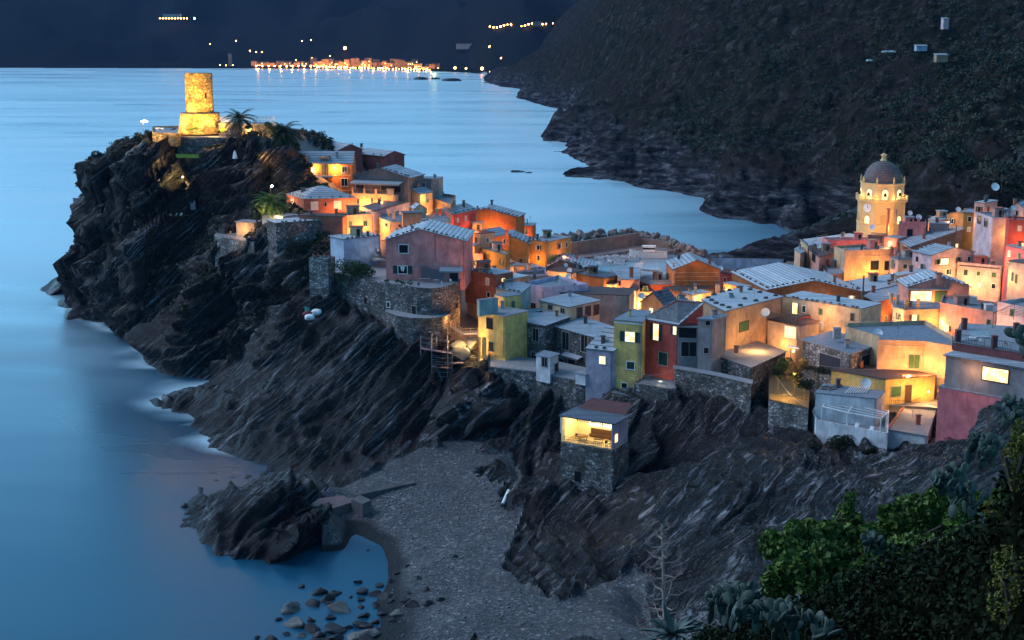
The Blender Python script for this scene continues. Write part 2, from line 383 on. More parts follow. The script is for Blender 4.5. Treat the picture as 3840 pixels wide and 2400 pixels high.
def raster(ctrl, x0, x1, y0, y1, st):
    P, Zv, Fc = tri(ctrl)
    xs = np.arange(x0, x1+1e-6, st); ys = np.arange(y0, y1+1e-6, st)
    H = np.full((len(ys), len(xs)), -15.0)
    for f in Fc:
        a, b, c = P[f[0]], P[f[1]], P[f[2]]; za, zb, zc = Zv[f[0]], Zv[f[1]], Zv[f[2]]
        i0 = max(0, int((min(a[0],b[0],c[0])-x0)/st)); i1 = min(len(xs), int((max(a[0],b[0],c[0])-x0)/st)+2)
        j0 = max(0, int((min(a[1],b[1],c[1])-y0)/st)); j1 = min(len(ys), int((max(a[1],b[1],c[1])-y0)/st)+2)
        if i0 >= i1 or j0 >= j1: continue
        X, Yg = np.meshgrid(xs[i0:i1], ys[j0:j1])
        d = (b[1]-c[1])*(a[0]-c[0])+(c[0]-b[0])*(a[1]-c[1])
        if abs(d) < 1e-9: continue
        l1 = ((b[1]-c[1])*(X-c[0])+(c[0]-b[0])*(Yg-c[1]))/d; l2 = ((c[1]-a[1])*(X-c[0])+(a[0]-c[0])*(Yg-c[1]))/d; l3 = 1-l1-l2
        m = (l1 > -1e-6) & (l2 > -1e-6) & (l3 > -1e-6)
        H[j0:j1, i0:i1][m] = (l1*za+l2*zb+l3*zc)[m]
    return xs, ys, H
def blur(H, k):
    for ax in (0,1):
        P = np.pad(H, [(k,k) if a == ax else (0,0) for a in (0,1)], mode='edge')
        c = np.cumsum(P, axis=ax); c = np.insert(c, 0, 0, axis=ax); n = 2*k+1
        H = (np.take(c, range(n, c.shape[ax]), axis=ax)-np.take(c, range(0, c.shape[ax]-n), axis=ax))/n
    return H
GST = .40
gx, gy, GH = raster(ctrl, -170, 225, 112, 590, GST)
GH = blur(blur(GH, 3), 2)
_cv = atz(472,441,4); _gx, _gy = np.meshgrid(gx, gy); _e = ((_gx-_cv.x)/8.5)**2+((_gy-_cv.y-3)/8.0)**2; GH = np.where(_e < 1, np.minimum(GH, 4.0), GH)
def ground(x, y):
    i = (x-gx[0])/GST; j = (y-gy[0])/GST
    i = min(max(i,0), len(gx)-1.001); j = min(max(j,0), len(gy)-1.001)
    a, b = int(i), int(j); fx, fy = i-a, j-b
    return float(GH[b,a]*(1-fx)*(1-fy)+GH[b,a+1]*fx*(1-fy)+GH[b+1,a]*(1-fx)*fy+GH[b+1,a+1]*fx*fy)
X, Yg = np.meshgrid(gx, gy)
dzx = np.gradient(GH, GST, axis=1); dzy = np.gradient(GH, GST, axis=0)
nl = np.sqrt(dzx**2+dzy**2+1); NX, NY, NZ = -dzx/nl, -dzy/nl, 1/nl
slope = np.clip((1-NZ)*2.2, 0, 1)
# masks
def inpoly(X, Yg, poly):
    m = np.zeros(X.shape, bool); n = len(poly)
    for i in range(n):
        x1, y1 = poly[i]; x2, y2 = poly[(i+1)%n]
        if y1 == y2: continue
        c = ((y1 > Yg) != (y2 > Yg)) & (X < (x2-x1)*(Yg-y1)/(y2-y1)+x1)
        m ^= c
    return m
town = inpoly(X, Yg, [(-70,420),(-52,395),(-48,362),(-40,335),(-28,318),(-14,308),(0,302),(20,298),(40,292),(60,280),(75,262),(95,240),(150,240),(172,300),(172,400),(165,440),(140,470),(118,512),(90,516),(0,512),(-30,440)])
beachpx = [(330,560),(318,524),(326,514),(352,492),(400,470),(440,457),(478,447),(500,453),(514,479),(520,500),(511,530),(498,563),(520,580),(546,592),(592,574),(626,562),(620,592),(634,627),(640,665),(330,665),(340,600)]
bp = [tuple(atz(u, v, 2.8).xy) for u, v in beachpx]
bc_ = np.array(bp).mean(0); bp = [tuple(bc_+(np.array(q)-bc_)*1.16) for q in bp]
beach = inpoly(X, Yg, bp) & (GH < 4.1+1.1*fbm(X*.18, Yg*.18, 0*X, 4, 333)) & ~(inpoly(X, Yg, [tuple(atz(u,v,3).xy) for u, v in ((180,440),(330,500),(322,532),(300,600),(180,600))]))
# displacement along the bedding
n_l = Vector((-.66,-.10,.74)).normalized()
wx = fbm(X*.022, Yg*.022, GH*.022, 3, 11)
d = X*n_l.x+Yg*n_l.y+GH*n_l.z + wx*9
ca = X*.74+GH*.66
s1 = fbm(d*.5, ca*.04, Yg*.05, 4, 21, .65)
dw = d+fbm(X*.09, Yg*.09, GH*.09, 3, 35)*.9
s2 = 1-np.abs(vnoise(dw*.75, ca*.05, Yg*.06, 31))*2.6
stp = dw*.42+vnoise(ca*.06, Yg*.07, 0*X, 37)*.8; stp = (stp-np.floor(stp)); stp = np.clip(stp*1.6, 0, 1)-np.clip((stp-.8)*5, 0, 1)
big = (1-np.abs(fbm(X*.05, Yg*.05, GH*.04, 4, 41, .55))*4)*.6+fbm(X*.09, Yg*.09, GH*.09, 4, 43, .6)*.8
fine = fbm(X*.6, Yg*.6, GH*.6, 3, 51, .65)
s4 = 1-np.abs(vnoise(dw*1.7+fine*.3, ca*.12, Yg*.12, 33))*2.8
amp = slope*(1-town*.95)
amp = blur(amp, 3)
led = d*.085+fbm(X*.03,Yg*.03,GH*.03,3,39)*.9; led = led-np.floor(led); led = np.clip(led*1.25,0,1)-np.clip((led-.82)*5.5,0,1)
rib = 1-np.abs(vnoise(ca*.045+fbm(X*.04,Yg*.04,0*X,2,47)*.6, d*.03, 0*X, 49))*2.4
disp = amp*((led-.45)*7.0 + rib*3.0 + s1*3.2 + s2*1.5 + s4*.75 + (stp-.5)*2.6 + big*2.4 + fine*1.3)
nearshore = np.clip((GH+1)/2.5, 0, 1)
disp *= np.where(beach, 0, 1)*(.35+.65*nearshore)
disp = blur(disp, 0) if False else disp
hx = NX*.95; hy = NY*.95
PX = X+hx*disp; PY = Yg+hy*disp; PZ = GH+NZ*disp*.8
PZ = np.where(beach & (GH > -3), GH+fbm(X*.15, Yg*.15, 0*X, 3, 61)*.18+fine*.03, PZ)
rocky = (~beach) & (~town) & (GH > -3)
PZ = PZ+np.where(rocky & (slope < .5), (.5-slope)*(s1*4.0+s2*1.6+(stp-.5)*2.4+fine*1.8)*np.clip((GH+.5)/2,0,1), 0)
ny, nx = GH.shape
idx = np.arange(nx*ny).reshape(ny, nx)
Q = np.stack([idx[:-1,:-1], idx[:-1,1:], idx[1:,1:], idx[1:,:-1]], -1)
cu = 512+FPX*X/(Yg*1.0); vis = (cu > -140) & (cu < 1500) & (GH > -6)
vis = vis[:-1,:-1]
VV = np.stack([PX, PY, PZ], -1).reshape(-1,3)
def submesh(name, mask, mat):
    q = Q[mask[:-1,:-1] & vis]
    u, inv = np.unique(q.ravel(), return_inverse=True)
    return npmesh(name, VV[u], inv.reshape(-1,4), mat, None, name != 'cliff')
M_ROCK = rockmat(); M_BEACH = beachmat()
tag(submesh('cliff', (~beach) & (~town), M_ROCK), 'dark layered cliffs and headland under the village', kind='structure')
tag(submesh('beach', beach, M_BEACH), 'grey shingle beach in the cove', kind='structure')
tag(submesh('street', town & ~beach, plain('paving', (.16,.14,.13))), 'paved lanes between the houses', kind='structure')
# ------------------------------------------------------------ sea with foam near the rocks
def foam_at(x, y):
    i = np.clip(((x-gx[0])/GST).astype(int), 0, nx-1); j = np.clip(((y-gy[0])/GST).astype(int), 0, ny-1)
    return SHF[j, i]
land = (PZ > .2).astype(float)
near = blur(blur(land, 10), 8); near2 = blur(blur(land, 24), 16)
SHF = np.clip(near*.6+near2*1.3, 0, 1)*np.where(Yg < 262, np.clip((Yg-225)/60,.12,1), 1)*np.clip(.32+1.9*fbm(X*.035, Yg*.05, 0*X, 4, 71), 0, 1)
SHF *= np.clip((GH+9)/7, .0, 1)
ux = np.arange(-175, 230, 2.0); uy = np.arange(150, 590, 2.0)
ex = np.concatenate([[-9000,-3000,-1200,-500,-260], ux, [300,500,1200,3000,9000]]); ey = np.concatenate([[-300,50,110], uy, [640,800,1100,1500,2200,3200,5000]])
WX, WY = np.meshgrid(ex, ey); fo = foam_at(WX, WY)*((WX > -170) & (WX < 222) & (WY > 152) & (WY < 585))
wi = np.arange(WX.size).reshape(WX.shape)
wq = np.stack([wi[:-1,:-1], wi[:-1,1:], wi[1:,1:], wi[1:,:-1]], -1).reshape(-1,4)
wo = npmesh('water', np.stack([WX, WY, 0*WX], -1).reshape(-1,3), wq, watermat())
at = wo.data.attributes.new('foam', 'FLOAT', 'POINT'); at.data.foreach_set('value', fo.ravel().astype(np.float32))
dst = np.clip((WY-215)/420, 0, 1); dst = dst*dst*(3-2*dst)  # sky reflection painted into the sea colour by distance
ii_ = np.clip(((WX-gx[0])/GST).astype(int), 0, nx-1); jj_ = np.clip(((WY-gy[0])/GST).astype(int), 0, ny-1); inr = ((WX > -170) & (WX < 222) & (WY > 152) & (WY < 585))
pl = np.where(inr, dst*(1-np.clip(near2[jj_,ii_]*2.2,0,.8)), dst)  # darker near land, the cliff reflection painted into the colour
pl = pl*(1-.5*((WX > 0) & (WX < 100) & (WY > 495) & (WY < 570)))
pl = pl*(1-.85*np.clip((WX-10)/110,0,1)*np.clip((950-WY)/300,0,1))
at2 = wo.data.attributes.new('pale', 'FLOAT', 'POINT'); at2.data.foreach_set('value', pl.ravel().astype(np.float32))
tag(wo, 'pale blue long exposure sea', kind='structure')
# ------------------------------------------------------------ hills behind the harbour
HS = [(491,82.5),(500,87),(517,88),(530,90),(517,98),(535,103),(551,107),(576,111),(560,125),(535,140),(513,149),(540,152),(567,156),(585,165),(560,170),(531,179),(563,181),(610,184),(660,189),(690,196),(706,198),(698,210),(720,219),(748,221),(775,224),(817,233),(850,229)]
hc = []
def uy_(p): return (p.x/p.y*FPX, math.log(p.y)*500, p.z)
for u, v in HS: hc.append(atz(u, v, 0)); q = atz(u-18, v, 0); hc.append(Vector((q.x, q.y*.985, -9)))
for u, v, y in [(508,71,2300),(540,60,2050),(562,44,1900),(582,24,1750),(604,6,1650),(640,-20,1500),(545,92,1760),(575,80,1600),(600,60,1500),(530,144,1060),(550,128,1130),(572,110,1230),(592,95,1250),(620,62,1300),(660,20,1350),(690,-4,1350),
   (640,110,1060),(700,105,960),(600,140,960),(640,150,880),(700,150,800),(570,168,870),(600,172,840),(660,176,790),(720,190,700),(760,205,650),(800,215,625),(840,215,610),(740,130,800),(800,100,790),(800,160,700),(850,190,620),(900,190,580),(1000,195,520),(1040,190,515),(1100,190,500),
   (760,40,1000),(700,50,1080),(860,90,740),(900,60,780),(960,120,640),(1024,100,620),(1100,100,600),(940,20,850),(1024,10,800),(1100,0,780),(860,10,950),(780,0,1080),(700,-20,1250),(880,140,660),(960,160,580),(930,210,545),(870,222,590)]:
    hc.append(aty(u, v, y))
for u, z, y in [(500,-8,560),(480,-8,3000),(500,15,2500),(530,24,2450),(562,50,2450),(590,90,2550),(630,180,2600),(720,260,1900),(800,240,1500),(900,220,1300),(1000,210,1150),(1150,220,1100),(1160,400,2600),(900,400,2600),(700,330,2600),(1160,40,480),(1000,20,480),(880,6,560),(860,-6,560),(700,-9,600),(600,-9,640)]:
    hc.append(Vector(((u-512)/FPX*y, y, z)))
cc = [Vector(uy_(p)) for p in hc]
hux, huy, HH = raster(cc, -60, 680, math.log(470)*500, math.log(2900)*500, 1.6)
HH = blur(blur(HH, 3), 2)
U, V_ = np.meshgrid(hux, huy); YY = np.exp(V_/500); XX = U/FPX*YY
gul = fbm(XX*.012, YY*.012, HH*.01, 5, 81, .6); rid = 1-np.abs(vnoise(XX*.02+gul, YY*.02, 0*XX, 85))*2
k = np.clip((HH+2)/14, 0, 1)
strat = fbm((XX*.5-YY*.1+HH*.9)*.12, (XX*.8+HH*.4)*.012, YY*.012, 4, 91, .6)
bush = fbm(XX*.09, YY*.09, HH*.09, 4, 95, .65)
fdk = np.clip(1.25-YY/2600, .35, 1); gr2 = 1-np.abs(fbm((XX*.8+YY*.5)*.009, (YY*.3-XX*.4)*.006, 0*XX, 4, 88, .5))*4
HZ = HH+k*fdk*(gul*24+rid*6+gr2*12+strat*8*np.clip(1-HH/45, .1, 1)+bush*6.5)
DX = XX+k*bush*3.0
far_fade = np.clip(1-(YY-2300)/500, 0, 1); HZ = np.where(HH > 0, HZ, HH)
hi = np.arange(HH.size).reshape(HH.shape); hq = np.stack([hi[:-1,:-1], hi[:-1,1:], hi[1:,1:], hi[1:,:-1]], -1)
hq = hq[(HH[:-1,:-1] > -8.5) | (HH[1:,1:] > -8.5)]
M_HILL = hillmat()
tag(npmesh('hills', np.stack([DX, YY, HZ], -1).reshape(-1,3), hq, M_HILL), 'dark scrub covered hillside across the bay', kind='structure')
# ------------------------------------------------------------ far mountains with the lit town
fux = np.arange(-760, 260, 4.0); fyy = np.concatenate([np.arange(2700, 3400, 14.0), np.arange(3400, 6000, 60.0)])
FU, FY = np.meshgrid(fux, fyy); FX = FU/FPX*FY
shY = np.interp(fux+512, [-250,0,254,300,360,430,470,490,520,800], [3060,3060,3010,3000,2960,2830,2740,2560,2500,2500])[None,:]
dd = (FY-shY)
FZ = np.where(dd < 0, -6, np.minimum(dd*.02, 4)+np.clip(dd-220, 0, None)*.26)
FZ = FZ+np.clip(dd-150, 0, 300)/300*(fbm(FX*.0016, FY*.0016, 0*FX, 5, 101, .55)*150+(1-np.abs(fbm(FX*.003, FY*.0015, 0*FX, 3, 103))*4)*40+fbm(FX*.012, FY*.012, 0*FX, 4, 105)*18)
FZ = np.where(dd > 60, np.maximum(FZ, 3), FZ)
fi = np.arange(FU.size).reshape(FU.shape); fq = np.stack([fi[:-1,:-1], fi[:-1,1:], fi[1:,1:], fi[1:,:-1]], -1).reshape(-1,4)
fo_ = npmesh('mountains', np.stack([FX, FY, FZ], -1).reshape(-1,3), fq, leafmat((.003,.005,.006), 'far_woodland', (.018,.021,.022), 0))
tag(fo_, 'far wooded mountains beyond the bay', kind='structure')
def far_z(u, y):
    i = int(np.clip((u-512+760)/4, 0, len(fux)-1)); j = int(np.argmin(np.abs(fyy-y))); return float(FZ[j, i])

def gh(u, v, lift=0.0, y0=170.0, y1=575.0):
    """first point of the cliff ground seen through a reading"""
    r = ray(u, v); y = y0
    while y < y1:
        t = y/r.y; x = r.x*t; z = CAMZ+r.z*t
        if z <= ground(x, y): return Vector((x, y, ground(x, y)+lift))
        y += .5
    return aty(u, v, 420)
def hillhit(u, v):
    iu = int(np.clip((u-512-hux[0])/1.6, 0, len(hux)-1)); r = ray(u, v)
    for j in range(len(huy)):
        y = math.exp(huy[j]/500); t = y/r.y
        if CAMZ+r.z*t <= HZ[j, iu]: return Vector((r.x*t, y, HZ[j, iu]))
    return aty(u, v, 800)

def farhit(u, v):
    i = int(np.clip((u-512+760)/4, 0, len(fux)-1)); r = ray(u, v)
    for j in range(len(fyy)):
        y = fyy[j]; t = y/r.y
        if CAMZ+r.z*t <= FZ[j, i]: m_ = 16 if y < 3400 else 110; t = (y-m_)/r.y; return Vector((r.x*t, y-m_, CAMZ+r.z*t))
    return aty(u, v, 3500)
# ============================================================ HOUSES
ALLW = []
def light(loc, p, color=(1,.55,.2), r=.25):
    l = bpy.data.lights.new('lamp_light', 'POINT'); l.energy = p*LAMPK; l.color = (color[0], color[1]*.86, color[2]*.7); l.shadow_soft_size = r
    o = bpy.data.objects.new('lamp_light', l); COL.objects.link(o); o.location = loc; return o
def spot(loc, target, p, color=(1,.66,.2), ang=95):
    l = bpy.data.lights.new('spot_light', 'SPOT'); l.energy = p*LAMPK; l.color = color; l.spot_size = math.radians(ang); l.spot_blend = .7; l.shadow_soft_size = .3
    o = bpy.data.objects.new('spot_light', l); COL.objects.link(o); o.location = loc; o.rotation_euler = (Vector(target)-Vector(loc)).to_track_quat('-Z','Y').to_euler(); return o
class House:
    def __init__(s, F, z, poly, label, col, d=None, roof='slate', kind='flat', r=2.0, base=None, axis=0, cat='house', name='house', over=.3, par=0, rdz=None, thick=.18, stonew=None, stones=0, group=None, ax=None):
        s.F = F; s.z = z
        P = [atz(*px(F, p[0], p[1]), z+(p[2] if len(p) > 2 else 0)) for p in poly]
        if d is not None and len(P) == 2:
            a, b = P; e = (b-a); e.z = 0; e.normalize(); n = Vector((-e.y, e.x, 0))
            if n.y < 0: n = -n
            P = [a, b, b+n*d, a+n*d]
        # make ccw
        ar = sum(P[i].x*P[(i+1)%len(P)].y-P[(i+1)%len(P)].x*P[i].y for i in range(len(P)))
        s.rev = ar < 0
        if ar < 0: P = [P[0]]+P[:0:-1]
        s.P = P; n = len(P); cx = sum(p.x for p in P)/n; cy = sum(p.y for p in P)/n
        g = min([ground(p.x, p.y) for p in P]+[ground(cx, cy)])-1.0
        g = max(g, -1.2)
        if base is not None: g = base
        s.g = g; s.c = Vector((cx, cy, g))
        s.o = thing(name, label, cat, s.c, group)
        s.wm = stonew if stonew is not None else (stucco(CC[col]) if isinstance(col, str) else col)
        s.walls = []
        m = MB()
        for i in range(n):
            a, b = P[i], P[(i+1)%n]; L = (Vector((b.x,b.y))-Vector((a.x,a.y))).length
            q = [(a.x,a.y,g),(b.x,b.y,g),(b.x,b.y,b.z),(a.x,a.y,a.z)]
            m.face(q, [(0,g),(L,g),(L,b.z),(0,a.z)]); s.walls.append((a.copy(), b.copy()))
        rm = ROOFS[roof] if isinstance(roof, str) else roof
        R = MB(); ct = Vector((cx, cy, 0))
        def ov(p, k=over):
            v = Vector((p.x-cx, p.y-cy, 0)); v = v/max(v.length,.01); return Vector((p.x+v.x*k*1.2, p.y+v.y*k*1.2, p.z))
        if kind == 'flat':
            if par:
                for i in range(n):
                    a, b = P[i], P[(i+1)%n]; nn = Vector((b.y-a.y, a.x-b.x, 0)).normalized()
                    ai = a-nn*.22; bi = b-nn*.22
                    up = Vector((0,0,par))
                    m.face([a, b, b+up, a+up]); m.face([bi, ai, ai+up, bi+up])
                    m.face([a+up+nn*.04+Vector((0,0,.0)), b+up+nn*.04, bi+up-nn*.04, ai+up-nn*.04])
                R.mface([p+Vector((0,0,.02)) for p in P])
            else:
                T = [ov(p) for p in P]; s.slab(R, T, thick)
        elif kind == 'gable':
            Q = P if axis == 0 else P[1:]+P[:1]
            Q = [q.copy() for q in Q]; m1 = (Q[0]+Q[1])/2; m2 = (Q[2]+Q[3])/2; up = Vector((0,0,r))
            if ax is not None: m1 = Q[0].lerp(Q[1], ax); m2 = Q[3].lerp(Q[2], ax)
            m1 = m1+up; m2 = m2+up
            m.face([Q[0],Q[1],m1], [(0,0),(2,0),(1,1)]); m.face([Q[2],Q[3],m2], [(0,0),(2,0),(1,1)])
            dr = (m1-m2).normalized()*over
            for (e0, e1, w0, w1) in ((Q[0],Q[3],m1,m2),(Q[1],Q[2],m1,m2)):
                sl = (e0-w0); sl = sl.normalized()*over*1.3
                A = [e0+sl+dr, w0+dr, w1-dr, e1+sl-dr]
                if (A[1]-A[0]).cross(A[3]-A[0]).z < 0: A = A[::-1]
                s.slab(R, A, thick, True)
            s.roofplanes = [[Q[0],Q[3],m2,m1],[Q[1],Q[2],m2,m1]]
            R.bar(m1+dr+Vector((0,0,.06)), m2-dr+Vector((0,0,.06)), .14)
        elif kind == 'hip':
            top = sum(P, Vector())/n; top.z = max(p.z for p in P)+r
            tl = []
            T = [ov(p, over*1.4) for p in P]
            if n == 4:
                e01 = (P[0]-P[1]).length; e12 = (P[1]-P[2]).length
                if e01 > e12: a0, a1 = (P[3]+P[0])/2, (P[1]+P[2])/2
                else: a0, a1 = (P[0]+P[1])/2, (P[2]+P[3])/2
                k = min(.5, .5*min(e01,e12)/max(e01,e12)); t0 = a0.lerp(a1, k); t1 = a0.lerp(a1, 1-k); t0.z = t1.z = top.z
                if e01 > e12: F4 = [[T[0],T[1],t1,t0],[T[1],T[2],t1],[T[2],T[3],t0,t1],[T[3],T[0],t0]]
                else: F4 = [[T[0],T[1],t0],[T[1],T[2],t1,t0],[T[2],T[3],t1],[T[3],T[0],t0,t1]]
            else: F4 = [[T[i],T[(i+1)%n],top] for i in range(n)]
            for f in F4: R.mface(f); 
            R.face([p-Vector((0,0,.02)) for p in T][::-1])
        s.wall = m.build('wall', s.wm, s.o)
        s.roof = R.build('roof' if par == 0 else 'terrace_floor', rm, s.o)
        if kind == 'gable' and stones:
            pass
        ALLW.append(s)
    def slab(s, R, T, th, uvslope=False):
        n = len(T); up = Vector((0,0,th))
        R.mface([p+up for p in T])
        for i in range(n):
            a, b = T[i], T[(i+1)%n]; R.face([a, b, b+up, a+up])
        R.face(T[::-1])
    def hit(s, u, v, wall=None):
        r = ray(u, v); best = None
        for i, (a, b) in enumerate(s.walls):
            if wall is not None and i != wall: continue
            n = Vector((b.y-a.y, a.x-b.x, 0)).normalized()
            dn = n.dot(r)
            if dn > -1e-3 and wall is None: continue
            if abs(dn) < 1e-4: continue
            t = n.dot(a-Vector((0,0,CAMZ)))/dn
            if t <= 0: continue
            p = Vector((0,0,CAMZ))+r*t
            e = Vector((b.x-a.x, b.y-a.y, 0)); L = e.length; e.normalize(); q = (p-Vector((a.x,a.y,p.z))).dot(e)
            off = max(0, -q, q-L)
            if wall is not None or off < .6:
                if best is None or t < best[0]: best = (t, p, i, n, e)
        return best
    def wbox(s, x, y, w, h):
        u, v = px(s.F, x, y); k = FR[s.F][2]
        H = s.hit(u, v)
        if H is None: return None
        i = H[2]
        a = s.hit(u-w*k/2, v, i); b = s.hit(u+w*k/2, v, i); c = s.hit(u, v-h*k/2, i); d = s.hit(u, v+h*k/2, i)
        W_ = abs((b[1]-a[1]).dot(H[4])); Hh = abs(c[1].z-d[1].z)
        return H[1], H[3], H[4], min(W_, 6 if w < 400 else 40), Hh
    def win(s, x, y, w, h, kind='dark', bars=True):
        q = s.wbox(x, y, w, h)
        if q is None: print('win miss', s.o['label'], x, y); return
        p, n, e, Wd, Hh = q
        R = Matrix((e, n, Vector((0,0,1)))).transposed()
        if 'o' in kind: Wd *= .5
        fm = M_WHITE if 'w' in kind else (M_WOOD if 'b' in kind else M_CONC)
        fr = MB(); t = min(.14, Wd*.12)
        fr.box(p+n*.05+Vector((0,0,Hh/2)), (Wd+2*t, .12, t), R); fr.box(p+n*.05-Vector((0,0,Hh/2)), (Wd+3*t, .18, t), R)
        for sg in (-1,1): fr.box(p+n*.05+e*sg*(Wd/2+t/2), (t, .12, Hh-t), R)
        if 'x' in kind: fr.box(p+n*.03, (.07,.05,Hh-t), R)
        f = fr.build('window', fm, s.o)
        pm = litglass() if 'L' in kind else (M_SHUT if 'S' in kind else (M_GREEN if 'G' in kind else (M_TWH if 'T' in kind else M_DARK)))
        g = MB()
        if 'S' in kind or 'G' in kind or 'T' in kind:
            for sg in (-1,1): g.box(p+n*.04+e*sg*Wd*.25, (Wd*.47,.05,Hh*.94), R)
            k = int(Hh/.16)
            for j in range(k): g.box(p+n*.075+Vector((0,0,-Hh*.42+j*Hh*.84/max(1,k-1))), (Wd*.8,.03,.05), R)
            g.build('shutter', pm, f)
        else:
            g.box(p+n*.02, (Wd-.01,.03,Hh-.01), R); g.build('pane', pm, f)
        if 'o' in kind:
            for sg in (-1,1):
                k = MB(); k.box(p+n*.1+e*sg*(Wd/2+t+Wd*.27), (Wd*.5,.06,Hh), R); k.build('shutter', M_SHUT, f)
        return f
    def door(s, x, y, w, h, mat=None):
        q = s.wbox(x, y, w, h)
        if q is None: print('door miss', s.o['label'], x, y); return
        p, n, e, Wd, Hh = q; R = Matrix((e, n, Vector((0,0,1)))).transposed()
        m = MB(); m.box(p+n*.03, (Wd,.08,Hh), R); d = m.build('door', mat or M_DARK, s.o)
        f = MB(); t = .1
        for sg in (-1,1): f.box(p+n*.05+e*sg*(Wd/2+t/2), (t,.14,Hh), R)
        f.box(p+n*.05+Vector((0,0,Hh/2+t/2)), (Wd+2*t,.14,t), R); f.build('frame', M_CONC, d); return d
    def lamp(s, x, y, off, p, color=(1,.55,.2), vis=True):
        u, v = px(s.F, x, y); H = s.hit(u, v)
        if H is None: print('lamp miss', s.o['label'], x, y); return
        q = H[1]+H[3]*off
        light(q+Vector((0,0,-.35)), p, color)
        if vis:
            m = MB(); m.bar(H[1]+Vector((0,0,.3)), q+Vector((0,0,.3)), .04); m.bar(q+Vector((0,0,.3)), q+Vector((0,0,.12)), .06)
            L = m.build('wall_lamp', M_IRON, s.o)
            b = MB(); b.lathe(q, [(.02,.14),(.14,.1),(.18,0),(.1,-.08),(.02,-.1)], 8); b.build('bulb', M_LAMP, L)
    def rail(s, pts, z, h=1.0, mat=None, bars=True, name='railing', step=.35, rad=.03):
        m = MB(); Q = [atz(*px(s.F, *p), z) for p in pts]
        for a, b in zip(Q[:-1], Q[1:]):
            L = (b-a).length; k = max(1, int(L/step)); u = Vector((0,0,h))
            m.bar(a+u, b+u, rad*1.3); m.bar(a+u*.12, b+u*.12, rad)
            for j in range(k+1):
                p = a.lerp(b, j/k); m.bar(p, p+u, rad*(1.3 if j % 5 == 0 else .7))
        return m.build(name, mat or M_IRON, s.o)
    def slabp(s, pts, z, th=.2, mat=None, name='balcony'):
        Q = [atz(*px(s.F, *p), z) for p in pts]
        if sum(Q[i].x*Q[(i+1)%len(Q)].y-Q[(i+1)%len(Q)].x*Q[i].y for i in range(len(Q))) < 0: Q = Q[::-1]
        m = MB(); s.slab(m, [q-Vector((0,0,th)) for q in Q], th); return m.build(name, mat or M_CONC, s.o)
    def on(s, x, y, z=None):
        return atz(*px(s.F, x, y), s.z if z is None else z)
    def chim(s, x, y, z, w=.7, h=1.6, mat=None, cap=True):
        p = s.on(x, y, z); m = MB(); m.box(p+Vector((0,0,h/2-.5)), (w, w, h+1)); c = m.build('chimney', mat or s.wm, s.o)
        if cap:
            k = MB(); k.box(p+Vector((0,0,h+.16)), (w*1.35, w*1.35, .12))
            for a in (-1,1):
                for b in (-1,1): k.box(p+Vector((a*w*.35,b*w*.35,h+.05)), (.1,.1,.12))
            k.build('cap', M_BLOCK, c)
        return c
    def pipe(s, x, y, z, h=2.5, r=.12, mat=None):
        p = s.on(x, y, z); m = MB(); m.bar(p-Vector((0,0,1)), p+Vector((0,0,h)), r, 8); m.lathe(p+Vector((0,0,h+.1)), [(r*1.7,0),(r*1.7,.1),(.02,.3)], 8)
        return m.build('flue', mat or M_BLOCK, s.o)
    def dish(s, x, y, z, r=.5, az=-90):
        p = s.on(x, y, z); az = math.radians(az+rnd.uniform(-25,25)); n = Vector((math.cos(az), math.sin(az), .5)).normalized()
        q = n.to_track_quat('Z','Y'); m = MB(); k = 14; rings = 3; c = p+n*.25; base = len(m.v)
        m.v.append(tuple(c-n*.12))
        for j in range(1, rings+1):
            for i in range(k):
                t = 2*PI*i/k; rr = r*j/rings; m.v.append(tuple(c+q @ Vector((rr*math.cos(t), rr*math.sin(t), .14*(j/rings)**2*r*2-.12))))
        for i in range(k):
            m.f.append((base, base+1+i, base+1+(i+1)%k)); m.uv.append([(0,0)]*3); m.mi.append(0)
            for j in range(rings-1):
                A = base+1+j*k; m.f.append((A+i, A+(i+1)%k, A+k+(i+1)%k, A+k+i)); m.uv.append([(0,0)]*4); m.mi.append(0)
        m.bar(p-Vector((0,0,1.0)), p+Vector((0,0,.1)), .05); m.bar(p, c, .04); m.bar(c-n*.1-Vector((0,0,r*.8)), c+n*r*.9, .025)
        return m.build('satellite_dish', M_WHITE, s.o)
    def antenna(s, x, y, z, h=2.2):
        p = s.on(x, y, z); m = MB(); m.bar(p-Vector((0,0,.8)), p+Vector((0,0,h)), .03)
        a = Vector((1,0,0)); 
        for j, zz in enumerate((h*.95, h*.8)):
            m.bar(p+Vector((-.6,0,zz)), p+Vector((.6,0,zz)), .02)
            for i in range(5): x0 = -.5+i*.25; m.bar(p+Vector((x0,-.3,zz)), p+Vector((x0,.3,zz)), .015)
        return m.build('antenna', M_METAL, s.o)
    def blocks(s, pts, w=.55):
        # pts: (x,y,z) lying on the roof
        first = None
        for (x, y, z) in pts:
            p = s.on(x, y, z)
            if first is None:
                m = MB(); m.box((0,0,0), (w*1.3, w*.8, w*.45)); m.box((w*.1,0,w*.3), (w*.9, w*.6, w*.2))
                first = m.build('roof_stone', M_BLOCK, None, base=(0,0,0)); first.parent = s.o; o = first
            else: o = first.copy(); COL.objects.link(o); o.parent = s.o
            o.location = p-parent_world(s.o)+Vector((0,0,.3)); o.rotation_euler = (0,0,rnd.uniform(-.5,.5))
